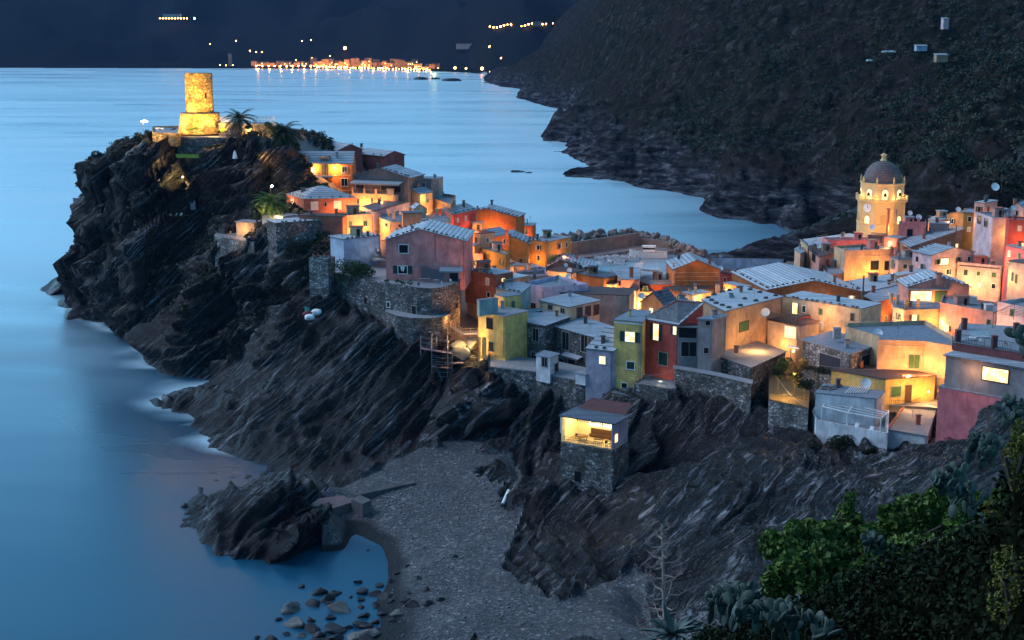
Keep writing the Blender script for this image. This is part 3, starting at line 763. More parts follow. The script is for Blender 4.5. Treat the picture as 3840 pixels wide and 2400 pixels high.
    def edgeblocks(s, i, n, inset=.5, which=None):
        """stones set along eave edge i of the roof"""
        P = s.P; a, b = P[i], P[(i+1)%len(P)]; c = sum(P, Vector())/len(P); zz = 0
        first = s.__dict__.get('_b')
        for k in range(n):
            p = a.lerp(b, min(.98,max(.02,(k+.5+rnd.uniform(-.33,.33))/n))); v = Vector((c.x-p.x, c.y-p.y, 0)).normalized(); p = p+v*inset
            if first is None:
                m = MB(); m.box((0,0,0), (.6,.4,.22)); m.box((.05,0,.15), (.4,.28,.12))
                first = m.build('roof_stone', M_BLOCK, None, base=(0,0,0)); s._b = first; o = first
            else: o = first.copy(); COL.objects.link(o)
            o.parent = s.o; o.location = p-parent_world(s.o)+Vector((0,0,.30)); o.rotation_euler = (0,0,rnd.uniform(-.4,.4)+math.atan2(b.y-a.y,b.x-a.x))
    def gblocks(s, plane, n, t=.06, side=0):
        """stones along the verge (side 0/1) or eave (2) of a gable roof plane"""
        A, B, C, D = s.roofplanes[plane]   # eave front, eave back, ridge back, ridge front
        first = s.__dict__.get('_b')
        for k in range(n):
            f = min(.98,max(.02,(k+.5+rnd.uniform(-.33,.33))/n))
            if side == 0: p = A.lerp(D, f).lerp(B.lerp(C, f), t)
            elif side == 1: p = A.lerp(D, f).lerp(B.lerp(C, f), 1-t)
            else: p = A.lerp(B, f).lerp(D.lerp(C, f), t)
            if first is None:
                m = MB(); m.box((0,0,0), (.6,.4,.22)); m.box((.05,0,.15), (.4,.28,.12))
                first = m.build('roof_stone', M_BLOCK, None, base=(0,0,0)); s._b = first; o = first
            else: o = first.copy(); COL.objects.link(o)
            o.parent = s.o; o.location = p-parent_world(s.o)+Vector((0,0,.30)); o.rotation_euler = (0,0,rnd.uniform(-3,3))
    def pillars(s, pts, z, h=1.5, w=.5, mat=None):
        for x, y in pts:
            p = s.on(x, y, z); m = MB(); m.box(p+Vector((0,0,h/2)), (w,w,h)); m.box(p+Vector((0,0,h+.05)), (w*1.2,w*1.2,.1)); m.build('pillar', mat or s.wm, s.o)
    def band(s, x, y, w, h=.18, mat=None, name='string_course'):
        u, v = px(s.F, x, y); H = s.hit(u, v)
        if H is None: return
        a, b = s.walls[H[2]]; e = H[4]; L = (Vector((b.x,b.y))-Vector((a.x,a.y))).length
        c = Vector(((a.x+b.x)/2, (a.y+b.y)/2, H[1].z)); R = Matrix((e, H[3], Vector((0,0,1)))).transposed()
        m = MB(); m.box(c+H[3]*.04, (L*w,.1,h), R); return m.build(name, mat or stucco(CC['cream']), s.o)
def awning(h, x, y, w, dep, drop, mat=None, stripes=False):
    q = h.wbox(x, y, w, 10)
    if q is None: print('awning miss'); return
    p, n, e, Wd, _ = q
    m = MB(); A = p-e*Wd/2; B = p+e*Wd/2; C = B+n*dep-Vector((0,0,drop)); D = A+n*dep-Vector((0,0,drop)); up = Vector((0,0,.05))
    m.mface([A+up,B+up,C+up,D+up][::-1]); m.face([A,B,C,D]); 
    k = 24 if stripes else 1
    for i in range(k):
        if stripes and i % 2: continue
        a = D.lerp(C, i/k); b = D.lerp(C, (i+1)/k); m.face([a,b,b-Vector((0,0,.35)),a-Vector((0,0,.35))]); m.face([b,a,a-Vector((0,0,.35)),b-Vector((0,0,.35))])
    return m.build('awning', mat or M_CLOTH, h.o)
# ============================================================ THE VILLAGE : ridge below the castle
WARM = (1,.50,.16); YEL = (1,.62,.22)
h = House('B', 51, [(325,492),(1092,492)], 'orange two storey house with slate roof and two bright wall lamps on its facade', 'orange', 9, kind='gable', axis=1, r=3.0)
for w in [(538,556,62,120,'oxL'),(780,560,66,130,'xo'),(1004,565,56,72,'wx'),(540,720,66,120,'xo'),(778,720,66,120,'xo'),(1003,706,70,90,'wx')]: h.win(*w)
h.band(700, 626, 1.0); h.band(700, 798, 1.0)
for x in (655, 892): h.lamp(x, 535, 1.0, 420, WARM)
for x in (540, 776): 
    m = MB(); p = h.on(x, 492); m.box(p+Vector((0,1.6,1.1)), (2.4,2.4,1.3)); m.box(p+Vector((0,1.5,1.85)), (2.8,2.8,.14)); m.build('dormer', M_SLATED, h.o)
h.slabp([(690,632),(870,632),(870,640),(690,640)], h.on(780,632).z, .15); q = h.wbox(780, 640, 180, 10)
m = MB(); p, n, e, Wd, _ = q; m.box(p+n*.5, (Wd,1.0,.14)); 
for k in range(15): m.bar(p+n*.95+e*(Wd*(k/14-.5)), p+n*.95+e*(Wd*(k/14-.5))+Vector((0,0,1)), .03)
m.bar(p+n*.95-e*Wd/2+Vector((0,0,1)), p+n*.95+e*Wd/2+Vector((0,0,1)), .04); m.build('balcony', M_IRON, h.o)
h = House('B', 49, [(150,470),(318,478)], 'small cream annex with grey roof left of the orange house', 'cream', 4, kind='flat', roof='deck')
h.door(165, 540, 22, 70, M_WOOD); h.lamp(210, 620, 1.5, 260, YEL, False)
h = House('B', 53, [(470,262),(930,345)], 'long dark red house with slate roof beside the castle palm', 'dred', 8, kind='gable', axis=1, r=1.6); h.edgeblocks(0, 6, .3); h.chim(500, 240, 55, 1.5, 1.6)
h = House('B', 51, [(880,352),(1450,412)], 'dark red windowless house behind the orange house, facing the open sea', 'dred', 8, kind='gable', axis=1, r=1.3); h.edgeblocks(0, 6, .3)
h = House('B', 46.5, [(1450,505),(1565,508)], 'tiny dark red block at the sea end of the ridge', 'rbrown', 4, kind='flat', roof='deck')
h = House('B', 48.5, [(1100,632),(1740,655)], 'grey gabled house with dark awning over its terrace below the dark red house', 'dgrey', 10, kind='gable', axis=0, r=2.4, over=.5)
h.gblocks(0, 6, .05, 0); h.gblocks(1, 8, .05, 0); h.dish(1500, 665, 47.5, .5); awning(h, 1390, 690, 560, 3.0, .5)
h.door(1530, 760, 280, 110); h.door(1180, 745, 90, 110)  # the wide dark panel stands in for shade in the open veranda
h = House('B', 43.6, [(1085,830),(1570,858),(1775,822),(1500,800)], 'cream terrace building with railing under the grey gabled house', 'peach', kind='flat', roof='floor', over=.15)
h.rail([(1085,828),(1230,836),(1370,845),(1480,850)], 43.8, 1.3, M_METAL); h.pillars([(1095,826),(1228,836),(1360,845)], 43.8, 1.4, .5)
h.pillars([(1525,852)], 43.8, 1.6, 1.8); h.win(1160,940,22,95,'S'); h.win(1316,920,16,70,'dark'); h.win(1410,905,10,60,'b'); h.lamp(1240, 985, 2.5, 500, WARM, False); h.lamp(1480, 900, 3.0, 260, WARM, False)
h = House('B', 46, [(1735,690),(1800,655)], 'narrow cream stair tower at the end of the grey gabled house', 'cream', 5, kind='flat', roof='deck'); h.win(1760,720,20,90,'dark')
h = House('B', 47, [(1790,665),(1985,672),(2075,668)], 'pale grey flat block against the sea right of the gabled house', 'grey', kind='flat', roof='deck')
h = House('B', 46.5, [(1790,672),(2072,676)], 'pale mauve flat block standing against the sea at the ridge end', 'beige', 7, kind='flat', roof='deck', over=.1); h.win(2030,785,40,30,'dark')
h = House('B', 44, [(345,838),(545,893),(1130,880),(960,818)], 'red brown house with hipped slate roof and white shutters beside the palm', 'rbrown', kind='hip', r=2.8)
h.win(663,972,72,88,'wT'); h.win(925,965,72,88,'wT'); h.win(415,930,26,80,'wT'); h.win(790,955,22,50,'dark'); h.chim(535,850,44.2,1.1,1.8,M_BLOCK); h.lamp(1080,960,3.0,330,YEL,False)
for i in (0,1): h.edgeblocks(i, 5, .4)
h = House('B', 41.5, [(985,1105),(1330,1085)], 'peach flat roofed block with pale parapet lit orange from the lane', 'peach', 6, kind='flat', roof='floor', par=.5, over=0)
h.lamp(1150, 1230, 4.5, 650, WARM, False)
h = House('B', 42, [(490,1085),(980,1100)], 'long low house with dark roof behind the stone building', 'rbrown', 5, kind='flat', roof='brown')
h = House('B', 41, [(225,1172),(925,1125)], 'dark stone building with wide pale flat roof under the hipped house', 'grey', 7, kind='flat', roof='pale', stonew=M_STONE, over=.25)
h.edgeblocks(0, 9, .3)
h = House('B', 41.7, [(1340,1040),(1800,915),(1700,868),(1215,985)], 'mauve house under a tilted dark slate roof in the middle of the ridge', 'mauve', kind='flat', roof='dark', over=.4, thick=.3)
h.edgeblocks(0,7,.2); h.edgeblocks(2,7,.2); h.dish(1060,1000,42,.6); h.win(1385,1045,12,12,'dark')
h = House('B', 40, [(1400,1112),(1530,1160),(2215,1160),(2150,1085),(1440,1070)], 'yellow house with roof terrace, square pillars and a stair hut', 'peach', kind='flat', roof='floor', over=.15)
h.pillars([(1565,1150),(1780,1150),(1988,1150),(2195,1150),(1500,1105),(1885,1090),(2115,1090),(2050,1095)], 40, 2.0, .7)
h.rail([(1565,1150),(1780,1150),(1988,1150),(2195,1150)], 40, 1.0); h.rail([(2195,1150),(2130,1090)], 40, 1.6, M_METAL, step=.8, rad=.05); h.lamp(1450,1180,2.5,330,WARM,False); h.win(1480,1190,25,40,'dark'); h.win(1630,1200,22,30,'dark')
h = House('B', 43, [(1665,1062),(1880,1058)], 'stair hut with sloping dark roof on the pillared terrace', 'tan', 4, kind='flat', roof='dark', base=39.5)
h = House('B', 42.5, [(1800,1005),(1925,1000)], 'small orange dormer house behind the stair hut', 'peach', 4, kind='gable', axis=0, r=1)
h = House('B', 44, [(1860,840),(2000,820)], 'narrow mauve house with small slate roof near the ridge end', 'tan', 6, kind='gable', axis=1, r=1.2); h.lamp(1880, 870, 2, 200, YEL, False); h.win(1935,880,16,80,'dark')
h = House('B', 41, [(1975,905),(2215,985),(2265,880),(2070,850)], 'tan house with small roof terrace at the seaward edge of the ridge', 'tan', kind='flat', roof='floor', par=.7); h.lamp(2150,1010,2.5,220,WARM,False)
h.win(2185,1030,30,50,'b')
h = House('B', 39, [(2240,1070),(2500,1010)], 'red brown house with slate roof and small vents near the orange long house', 'red', 7, kind='gable', axis=1, r=1.4); h.edgeblocks(0,5,.2)
# the big rose coloured house and the round bastion
h = House('C', 41, [(1045,302),(1945,314)], 'large rose coloured gabled house above the round stone bastion', 'pink', 16, kind='gable', axis=0, r=2.6, roof='pale', over=.45, ax=.44, base=29.5)
h.win(1250,403,100,98,'wd'); h.win(1240,640,200,90,'wo'); h.door(1820,722,95,92); h.gblocks(0, 8, .06, 1); h.gblocks(0,9,.04,0); h.gblocks(1, 9, .04, 0); h.pipe(1620,300,41,.6,.1)
awning(h, 1795, 612, 260, 1.6, .7); h.band(1780,590,.35,.12,M_CONC)
m = MB(); a = h.on(1615, 215); H = h.hit(*px('C',1608,400)); m.bar(H[1]+H[3]*.08+Vector((0,0,3.6)), H[1]+H[3]*.08-Vector((0,0,2.6)), .06); m.build('drain_pipe', M_IRON, h.o)
m = MB(); H = h.hit(*px('C',1240,632)); 
for sg in (-1,1): m.mface([H[1]+H[3]*.15+H[4]*sg*.55+Vector((0,0,.6)), H[1]+H[3]*.15+Vector((0,0,.6)), H[1]+H[3]*.15+H[4]*sg*.08+Vector((0,0,-.5)), H[1]+H[3]*.15+H[4]*sg*.25+Vector((0,0,-.5))])
m.build('curtain', M_WHITE, h.o)
h.dish(1375,545,33.5,.28); h.dish(1115,550,33.5,.28)
m = MB(); A = h.hit(*px('C',1465,690)); B = h.hit(*px('C',1715,720)); n = A[3]; gz = 32
for k in range(14):
    f = k/13; p = A[1].lerp(B[1], f)+n*(1.2); m.box((p.x, p.y, gz+1.6-f*.6), (.34,.06,3.2-1.2*f))
fe = m.build('garden_fence', plain('weathered_boards',(.13,.12,.13)), None, base=(A[1].x, A[1].y-1, gz)); tag(fe, 'grey board fence against the rose coloured house', 'fence')
h = House('C', 38.5, [(570,298),(985,258)], 'pale blue house with slate roof and balcony left of the rose house', 'bluew', 7, kind='flat', roof='pale', over=.4)
h.rail([(690,370),(865,380),(1000,500)], 34.6, 1.0); h.slabp([(690,372),(865,382),(1040,500),(1045,300),(720,340)], 34.5, .25, M_BLOCK); h.edgeblocks(0,8,.2); h.lamp(880,380,3,20,(.8,.85,1),False)
h.slabp([(900,532),(1045,532),(1045,500),(880,400),(870,430)], 33.5, .2)
h.rail([(885,345),(905,440),(915,525),(1040,530)], 33.6, 1.2, M_METAL)
h = House('C', 36.5, [(455,238),(700,212)], 'small dark hut with a rusty red roof among bushes', 'dgrey', 4, kind='flat', roof='red', over=.5)
WALLF = 'retaining wall'
h = House('C', 31.5, [(175,528),(330,630),(440,692),(700,744),(1000,802),(1240,840),(1400,868),(1560,876),(1680,866),(1800,835),(1890,795),(1900,640),(1000,500),(400,450),(200,480)],
   'tall curved stone bastion carrying the rose house and its garden', 'grey', stonew=M_STONE, kind='flat', roof='floor', par=.5, cat='bastion', name='stone_bastion', base=14)
for w in [(820,990,26,60,'b'),(1078,1035,34,62,'wd'),(1850,1045,22,58,'b'),(1070,860,16,22,'d'),(345,680,26,40,'d'),(395,705,26,40,'d')]: h.win(*w)
h.door(1370,1120,50,140); h.lamp(1700,1150,3.5,90,WARM,False); h.lamp(1880,1120,2.5,160,WARM,False); h.win(1545,918,14,30,'w')
h = House('C', 35.5, [(175,528),(392,540)], 'square stone tower stump with brown chairs on top at the bastion corner', 'grey', 4, stonew=M_STONEL, kind='flat', roof='floor', par=.5, cat='tower', name='stone_tower', base=14)
h = House('C', 25.8, [(1005,1112),(1080,1150),(1180,1182),(1350,1206),(1550,1206),(1690,1192),(1790,1150),(1750,1100),(1050,1040)],
   'lower curved stone terrace wall wrapped round the bastion foot', 'grey', stonew=M_STONE, kind='flat', roof='floor', par=.35, cat='terrace wall', name='terrace_wall', base=13)
h = House('C', 30.3, [(1965,705),(2405,768)], 'tall tan house with pale slate roof right of the bastion', 'tan', 9, kind='flat', roof='pale', over=.35, base=13); h.edgeblocks(0,8,.2)
h = House('C', 32, [(1945,640),(2290,700)], 'house with brown walls and snowy slate roof behind the tall tan house', 'rbrown', 6, kind='flat', roof='pale', base=24); h.edgeblocks(0,6,.2)
h = House('D', 33.5, [(10,330),(300,388)], 'house with long brown roof and dishes behind the rose house', 'peach', 5, kind='flat', roof='brown', over=.2); h.lamp(120,450,2.5,200,WARM,False); h.chim(190,335,33.5,.7,1.4,M_BLOCK)
h = House('D', 29.5, [(300,560),(600,640),(640,600),(380,520)], 'flat roofed olive house with pipes below the olive gable', 'olive', kind='flat', roof='floor', par=.4)
h = House('D', 24.5, [(330,690),(620,760)], 'small brown roofed house in the lane right of the pink terrace block', 'tan', 6, kind='flat', roof='slate', over=.3); h.lamp(480,800,2.5,220,WARM,False)
h = House('D', 23.5, [(560,690),(700,800),(760,760),(640,660)], 'narrow dark house with a slate edge beside the frosted roof', 'brown', kind='flat', roof='slate', over=.3); h.lamp(600,790,2,160,WARM,False)
# ============================================================ the middle of the village
h = House('D', 33, [(20,172),(728,196)], 'long orange red gabled house with a tall black flue by the open sea', 'orange', 9, kind='gable', axis=0, r=2.3)
h.gblocks(0,7,.04,0); h.gblocks(1,9,.04,0); h.pipe(412,240,29,5,.3); h.pipe(437,240,29,6.5,.38); h.win(497,120,1,1,'d') if False else None; h.dish(360,230,31,.5); h.dish(128,230,31,.5); h.dish(82,285,30,.7); h.pipe(265,215,31,1.8)
h.lamp(400, 300, 2.5, 90, WARM, False)
h = House('D', 28.5, [(728,292),(905,296)], 'small orange block with flat roof and metal flue at the end of the ridge', 'orange', 6, kind='flat', roof='deck'); h.pipe(785,290,28.5,3.6,.2); h.pipe(838,262,29,1,.15); h.band(815,350,1,.15)
h = House('D', 31, [(300,445),(640,385)], 'orange house with two slate hips below the long orange house', 'orange', 8, kind='gable', axis=1, r=1.6); h.lamp(330,450,2,160,WARM,False); h.chim(603,400,31,.7,1.2)
h = House('D', 28, [(365,495),(862,500)], 'olive gabled house with slate roof and pale gable eaves', 'olive', 12, kind='gable', axis=0, r=2.3, ax=.55); h.gblocks(0,6,.04,0); h.gblocks(1,5,.04,0); h.gblocks(1,7,.05,2); h.chim(403,440,28.5,.5,1.4)
h = House('D', 28.5, [(862,455),(1062,478)], 'mustard house joined to the olive gabled house', 'mustard', 12, kind='flat', roof='slate'); h.edgeblocks(0,4,.2); h.edgeblocks(3,6,.3)
h = House('D', 24, [(1060,590),(1115,600)], 'tiny mustard shed with two white dishes beside the sea wall', 'mustard', 4, kind='flat', roof='deck'); h.dish(1135,605,24.3,.7); h.dish(1192,625,23.5,.7)
h = House('D', 26.5, [(335,604),(550,606)], 'mustard terrace parapet right of the rose house', 'mustard', 7, kind='flat', roof='floor', par=.9); h.rail([(230,520),(350,580),(560,590)], 27, 1.0, M_METAL)
h = House('D', 28.5, [(132,638),(332,634)], 'small pink terrace block behind the rose house', 'pink', 5, kind='flat', roof='floor', par=.6); h.lamp(250,560,1,50,YEL,False)
h = House('D', 31, [(140,520),(235,525)], 'narrow ochre house lit from the lane beside the rose house', 'ochre', 5, kind='flat', roof='slate'); h.lamp(190,560,2,260,WARM,False); h.win(165,545,20,50,'b')
h = House('D', 25, [(200,690),(520,740)], 'low house with dark roof and a lit brown terrace in the lane', 'peach', 5, kind='flat', roof='brown'); h.lamp(420,790,2.5,240,WARM,False)
h = House('D', 22, [(615,690),(1110,705)], 'wide house under a pale frost coloured slate roof near the harbour', 'bluew', 14, kind='gable', axis=1, r=2.4, roof='pale', over=.4); h.chim(952,640,23.5,.8,2.2); h.chim(1062,685,22.5,.5,.8); h.chim(980,690,22.5,.6,1)
h = House('D', 21.5, [(1040,770),(1590,782)], 'grey gabled house with pale roof between the frosted roof and harbour', 'dgrey', 12, kind='gable', axis=0, r=2.5, roof='pale', ax=.32); h.gblocks(1,9,.05,0); h.gblocks(0,5,.05,0); h.dish(1270,740,23,.6); h.dish(1475,745,22.5,.6); h.antenna(1080,745,22.5,1)
h = House('D', 22.5, [(700,808),(1050,775)], 'low building with pale slate roof joined to the grey gabled house', 'grey', 9, kind='flat', roof='pale', over=.3); h.chim(862,790,23,.9,1.5); h.edgeblocks(0,6,.2)
h = House('D', 22.3, [(1350,832),(1715,890)], 'brown windowless house under a dark grid patterned roof sheet', 'brown', 8, kind='flat', roof='dark', over=.3, thick=.25); h.dish(1318,800,23.2,.75); h.dish(1305,865,22.6,.8)
h = House('D', 22.7, [(1060,800),(1350,835)], 'cream low wall house left of the brown windowless house', 'cream', 7, kind='flat', roof='brown', over=.2); h.lamp(1250,850,2,90,WARM,False)
h = House('D', 23.5, [(705,830),(770,880),(1060,858),(1040,800)], 'small lilac courtyard with low walls behind the lavender terrace', 'lav', kind='flat', roof='brown', par=.5)
h = House('D', 25, [(700,950),(1190,900)], 'dark roofed house hidden behind the lavender terrace', 'brown', 6, kind='flat', roof='brown')
h = House('D', 20, [(1200,600),(1260,640),(1600,700),(1500,640)], 'x', 'tan', kind='flat', roof='brown') if False else None
h = House('D', 20.5, [(1700,955),(1810,965)], 'narrow lit house front at the harbour steps', 'cream', 4, kind='flat', roof='deck'); h.lamp(1750,985,1.5,120,WARM,False)
h = House('D', 26, [(780,978),(1025,1024),(1530,992),(1190,892)], 'lavender house with wide walled roof terrace', 'lav', kind='flat', roof='deck', par=.9)
h.pillars([(1205,960),(1360,990)], 26, 1.7, .35, M_WHITE); h.win(825,1195,30,80,'w'); h.win(905,1200,60,70,'x')
h = House('D', 25.3, [(1030,1030),(1530,1000),(2000,1085),(1560,960)], 'x', 'mauve', kind='flat') if False else House('D', 25, [(1030,1050),(1995,1088)], 'broad windowless mauve house behind the stone house', 'beige', 10, kind='flat', roof='brown', over=.15)
h = House('D', 27, [(980,1142),(1310,1222),(1660,1145),(1322,1062)], 'cream attic house with slate roof and brown panelled bay above the stone house', 'cream', kind='flat', roof='slate', over=.35, thick=.22)
h.win(1100,1215,46,60,'x'); h.win(1240,1256,46,60,'x')
for x, y in [(1430,1275),(1525,1260),(1618,1245)]: h.door(x, y, 66, 120, plain('brown_panel',(.07,.035,.03)))
h.antenna(1345,1210,26.5); h.dish(1355,1318,24.5,.65,-100)
# the stone house over the cove
h = House('E', 25, [(1172,245),(1262,300),(1640,372),(1930,268),(1600,172)], 'dark stone house with blue grey slate roof and balcony over the cove', 'grey', stonew=M_STONE, kind='flat', roof='slate', over=.4, thick=.2)
for w in [(1228,450,62,110,'xb'),(1367,440,66,150,'xc'),(1540,470,66,150,'xc'),(1260,690,90,130,'xc'),(1365,735,76,190,'xc'),(1518,725,50,120,'xc')]: h.win(*w)
h.slabp([(1012,542),(1215,580),(1290,540),(1180,500)], h.on(1200,560,19.5).z, .25, M_DECK); h.rail([(1180,500),(1014,540),(1215,578)], 19.6, 1.1, M_METAL, step=.25)
m = MB(); p = h.on(1575,205,25.3); m.box(p, (1.6,.9,.25)); m.build('skylight', M_DARK, h.o)
h = House('E', 24, [(1765,384),(2200,505),(2412,388),(2082,276)], 'second dark stone house with slate roof and striped awning over the cove', 'grey', stonew=M_STONE, kind='flat', roof='slate', over=.35, thick=.2)
for w in [(1880,540,76,210,'xc'),(2092,570,76,200,'xc'),(1830,810,60,150,'c'),(1945,840,80,190,'c')]: h.win(*w)
awning(h, 1975, 690, 270, 1.4, .5, M_CLOTH, True)
h = House('E', 17.6, [(1003,838),(1550,895),(1990,990),(2095,1005),(2100,850),(1700,760),(1060,700)], 'stone terrace base with railing under the two dark stone houses', 'grey', stonew=M_STONE, kind='flat', roof='floor', over=.1, cat='terrace', name='stone_terrace')
h.rail([(1003,836),(1300,862),(1550,893)], 17.7, 1.2, M_METAL, step=1.5); h.rail([(1700,925),(1990,988)], 17.7, 1.0, M_METAL, step=1.2); h.pillars([(1008,836)], 17.6, 2.6, .5)
h = House('E', 21.5, [(1545,705),(1700,735),(1800,690),(1640,655)], 'small white hut with lean roof on the stone terrace', 'white', kind='flat', roof='deck', over=.3, base=16); h.win(1640,780,60,110,'xc'); h.door(1770,850,40,110)
h = House('E', 19.3, [(1990,905),(2100,925)], 'pale planter box at the end of the stone terrace', 'white', 1.6, kind='flat', roof='floor', base=17, cat='planter', name='planter')
h = House('E', 27.6, [(888,215),(1190,266)], 'pale yellow house with glass sided roof terrace over the cove', 'yellow', 8, kind='flat', roof='floor', over=.2, base=13)
h.rail([(888,212),(1010,232),(1190,262)], 27.8, 1.2, M_METAL, step=1.4); h.win(1018,342,64,120,'b'); h.win(1035,605,56,110,'S'); h.slabp([(885,70),(905,90),(1100,55),(1090,45)],31,.2) if False else None
h.lamp(1000,690,2.5,170,YEL,False)
m = MB(); p = h.on(905,625,20); m.box(p+Vector((0,-.8,0)), (.5,1.2,5.2)); m.box(p+Vector((1.0,-1.2,0)), (1.0,.3,5.6)); m.build('pillar', h.wm, h.o)
h = House('E', 31, [(900,85),(1110,60)], 'narrow teal parapet wall of the roof terrace', 'teal', 1.0, kind='flat', roof='deck', base=27.5, over=.1, cat='wall', name='parapet_wall')
h = House('D', 29.8, [(485,1010),(775,1054),(880,965),(630,910)], 'teal house with slate roof between the tan house and lavender terrace', 'teal', kind='flat', roof='slate', over=.3); h.edgeblocks(0,5,.3)
h = House('E', 30, [(1185,45),(1385,18)], 'yellow house wall with a drain pipe beside the glass sided terrace', 'yellow', 4, kind='flat', roof='deck', over=.15); 
# narrow coloured houses above the little tower
h = House('F', 24.6, [(415,938),(722,970),(735,860),(640,760)], 'narrow lilac house with steep slate roof and one lit window', 'mauve', kind='flat', roof='slate', over=.25, base=9) if False else \
    House('F', 24.6, [(415,938),(722,970),(1000,720,4.0),(640,690,4.0)], 'narrow lilac house with steep slate roof and one lit window', 'mauve', kind='flat', roof='slate', over=.2, base=10)
h.win(602,1060,66,90,'Lw'); h.blocks([(580,860,25.8),(660,870,25.8),(530,925,25),(620,935,25)])
h = House('F', 31.2, [(735,605),(1058,632),(1150,510),(950,490)], 'narrow yellow house with flat slate top and brightly lit window', 'yellow', kind='flat', roof='deck', over=.25, base=10)
h.win(915,795,210,115,'Lowx'); h.win(922,1120,86,90,'wS'); h.win(850,1345,60,60,'w'); h.band(900,640,1.0,.3,M_WHITE)
m = MB(); 
for x, c in ((1015,0),(1040,1)):
    H = h.hit(*px('F',x,900)); 
    if H: m.bar(H[1]+H[3]*.12+Vector((0,0,5)), H[1]+H[3]*.12-Vector((0,0,7)), .06)
m.build('drain_pipe', M_METAL, h.o)
h = House('F', 30.8, [(1062,600),(1460,668),(1745,412,4.2),(1440,380,4.5)], 'dark red house with big slate roof and dark green shutters', 'red', kind='flat', roof='slate', over=.3, thick=.25, base=12)
h.win(1210,740,120,190,'Lox'); h.win(1425,725,80,95,'Lo'); h.win(1290,1045,100,150,'S'); h.chim(1500,400,34.5,1.2,1.3,M_CONC); h.lamp(1330,1260,2.2,40,(.9,1,.7),False)
h = House('F', 30.4, [(1462,690),(1692,696)], 'grey loggia house with dark open balcony between red house and grey tower', 'grey', 5, kind='flat', roof='slate', over=.3, base=12); h.door(1570,745,200,120); h.win(1585,935,180,170,'x'); h.slabp([(1400,800),(1690,830),(1690,790),(1440,770)], 27, .2); h.rail([(1400,798),(1690,828)], 27.1, .9, M_METAL); h.dish(1630,1065,20.3,.75,-95)  # dark door panel paints the shade inside the open loggia
h = House('F', 33, [(1690,592),(1852,605),(2010,560),(1900,545)], 'slim weathered grey tower house with two small dark windows', 'grey', kind='flat', roof='deck', over=.45, thick=.22, base=14)
h.win(1800,640,50,56,'c'); h.win(1780,950,52,70,'c')
h = House('G', 33, [(1195,835),(1452,968),(2092,805),(1655,690)], 'tall weathered ochre house with stone weighted slate roof, streetlight glow on its wall', 'tan', kind='flat', roof='pale', over=.35, thick=.3, base=16)
h.win(1662,1128,100,105,'bG'); h.lamp(1560,1255,5.5,330,YEL,False); h.lamp(1830,1300,5.0,200,WARM,False)
h.blocks([(1255,820,33.1),(1320,785,33.1),(1415,750,33.1),(1495,735,33.1),(1610,705,33.1),(1295,850,33.1),(1345,882,33.1),(1415,905,33.1),(1490,932,33.1),(1620,908,33.1),(1520,805,33.1),(1670,832,33.1),(1730,728,33.1),(1840,758,33.1),(1795,855,33.1),(1910,825,33.1),(2022,795,33.1)], .75)
h = House('G', 29, [(1935,1062),(2290,1128)], 'plain mauve house with a bright lit window and dark balcony on top', 'beige', 7, kind='flat', roof='brown', over=.2); h.win(2190,1195,120,125,'Lwx'); h.rail([(1915,1045),(1990,1055),(2285,1115)], 29.2, 1.5, M_BLOCK, step=.18, rad=.05); h.dish(1908,975,31.3,.95)
h = House('I', 32.6, [(85,32),(830,150)], 'cream house with long slate edged roof and tall lit window', 'cream', 8, kind='flat', roof='pale', over=.2); h.win(205,142,48,110,'Lx'); h.edgeblocks(0,12,.1); h.lamp(520,160,3,130,WARM,False)
h = House('I', 29.5, [(235,238),(505,175),(580,235),(735,260),(730,180),(470,150)], 'dark crimson house with orange lit side wall', 'magenta', kind='flat', roof='brown', over=.1); h.lamp(380,260,2.5,50,WARM,False)
h = House('G', 24.8, [(1290,1440),(1745,1600),(2130,1420),(1770,1290)], 'low stone building under a ribbed pinkish sheet roof', 'grey', stonew=M_STONE, kind='flat', roof='corr', over=.3, thick=.12)
h = House('F', 22.6, [(1420,1155),(1880,1235),(2290,1330),(2290,1290),(1860,1200),(1420,1125)], 'high rough stone retaining wall under the grey tower and sheet roof', 'grey', stonew=M_STONE, cat='retaining wall', name='retaining_wall', kind='flat', roof='floor', base=12)
h = House('F', 19.2, [(960,1330),(1340,1400),(1440,1390),(1430,1200),(1080,1250)], 'small stone walled terrace with white table below the red house', 'grey', stonew=M_STONE, cat='terrace', name='stone_terrace', kind='flat', roof='floor', base=6, par=.25)
h.rail([(975,1300),(1120,1330),(1340,1395)], 19.4, 1.0); h.lamp(1200,1300,-2,8,(.9,1,.7),False)
h = House('F', 17.1, [(712,1432),(920,1478),(1080,1400),(980,1330)], 'small yellow hut with dark hipped roof at the foot of the yellow house', 'tan', kind='flat', roof='dark', over=.3, base=7)
h.win(795,1508,40,44,'c')
# orange striped house etc.
h = House('G', 24.5, [(865,488),(1388,484)], 'bright orange gabled house with thin cream stripes and curved balcony', 'orange', 13, kind='gable', axis=0, r=2.6, over=.35, base=4)
for y in (520,566,610,660,716,760): h.band(1100, y, 1.0, .12)
h.lamp(930,700,3.0,260,WARM,False); h.lamp(1000,800,3,160,WARM,False); h.dish(1395,475,24.5,.75)
m = MB(); H = h.hit(*px('G',868,600)); 
for k in range(12): m.box(H[1]+H[3]*.06+Vector((0,0,4.5-k*.75)), (.7 if k % 2 else .5,.14,.5))
m.build('corner_stones', stucco(CC['cream']), h.o)
h = House('G', 20, [(430,610),(600,660),(862,655),(862,600),(560,560)], 'orange lower wing with white balustrade round its terrace', 'orange', kind='flat', roof='floor', over=.3)
h.rail([(430,608),(520,640),(612,658),(862,652)], 20.2, 1.2, M_CONC, step=.35, rad=.05); h.lamp(700,640,-1,50,YEL,False); h.win(500,700,50,70,'b'); h.win(570,715,40,80,'b')
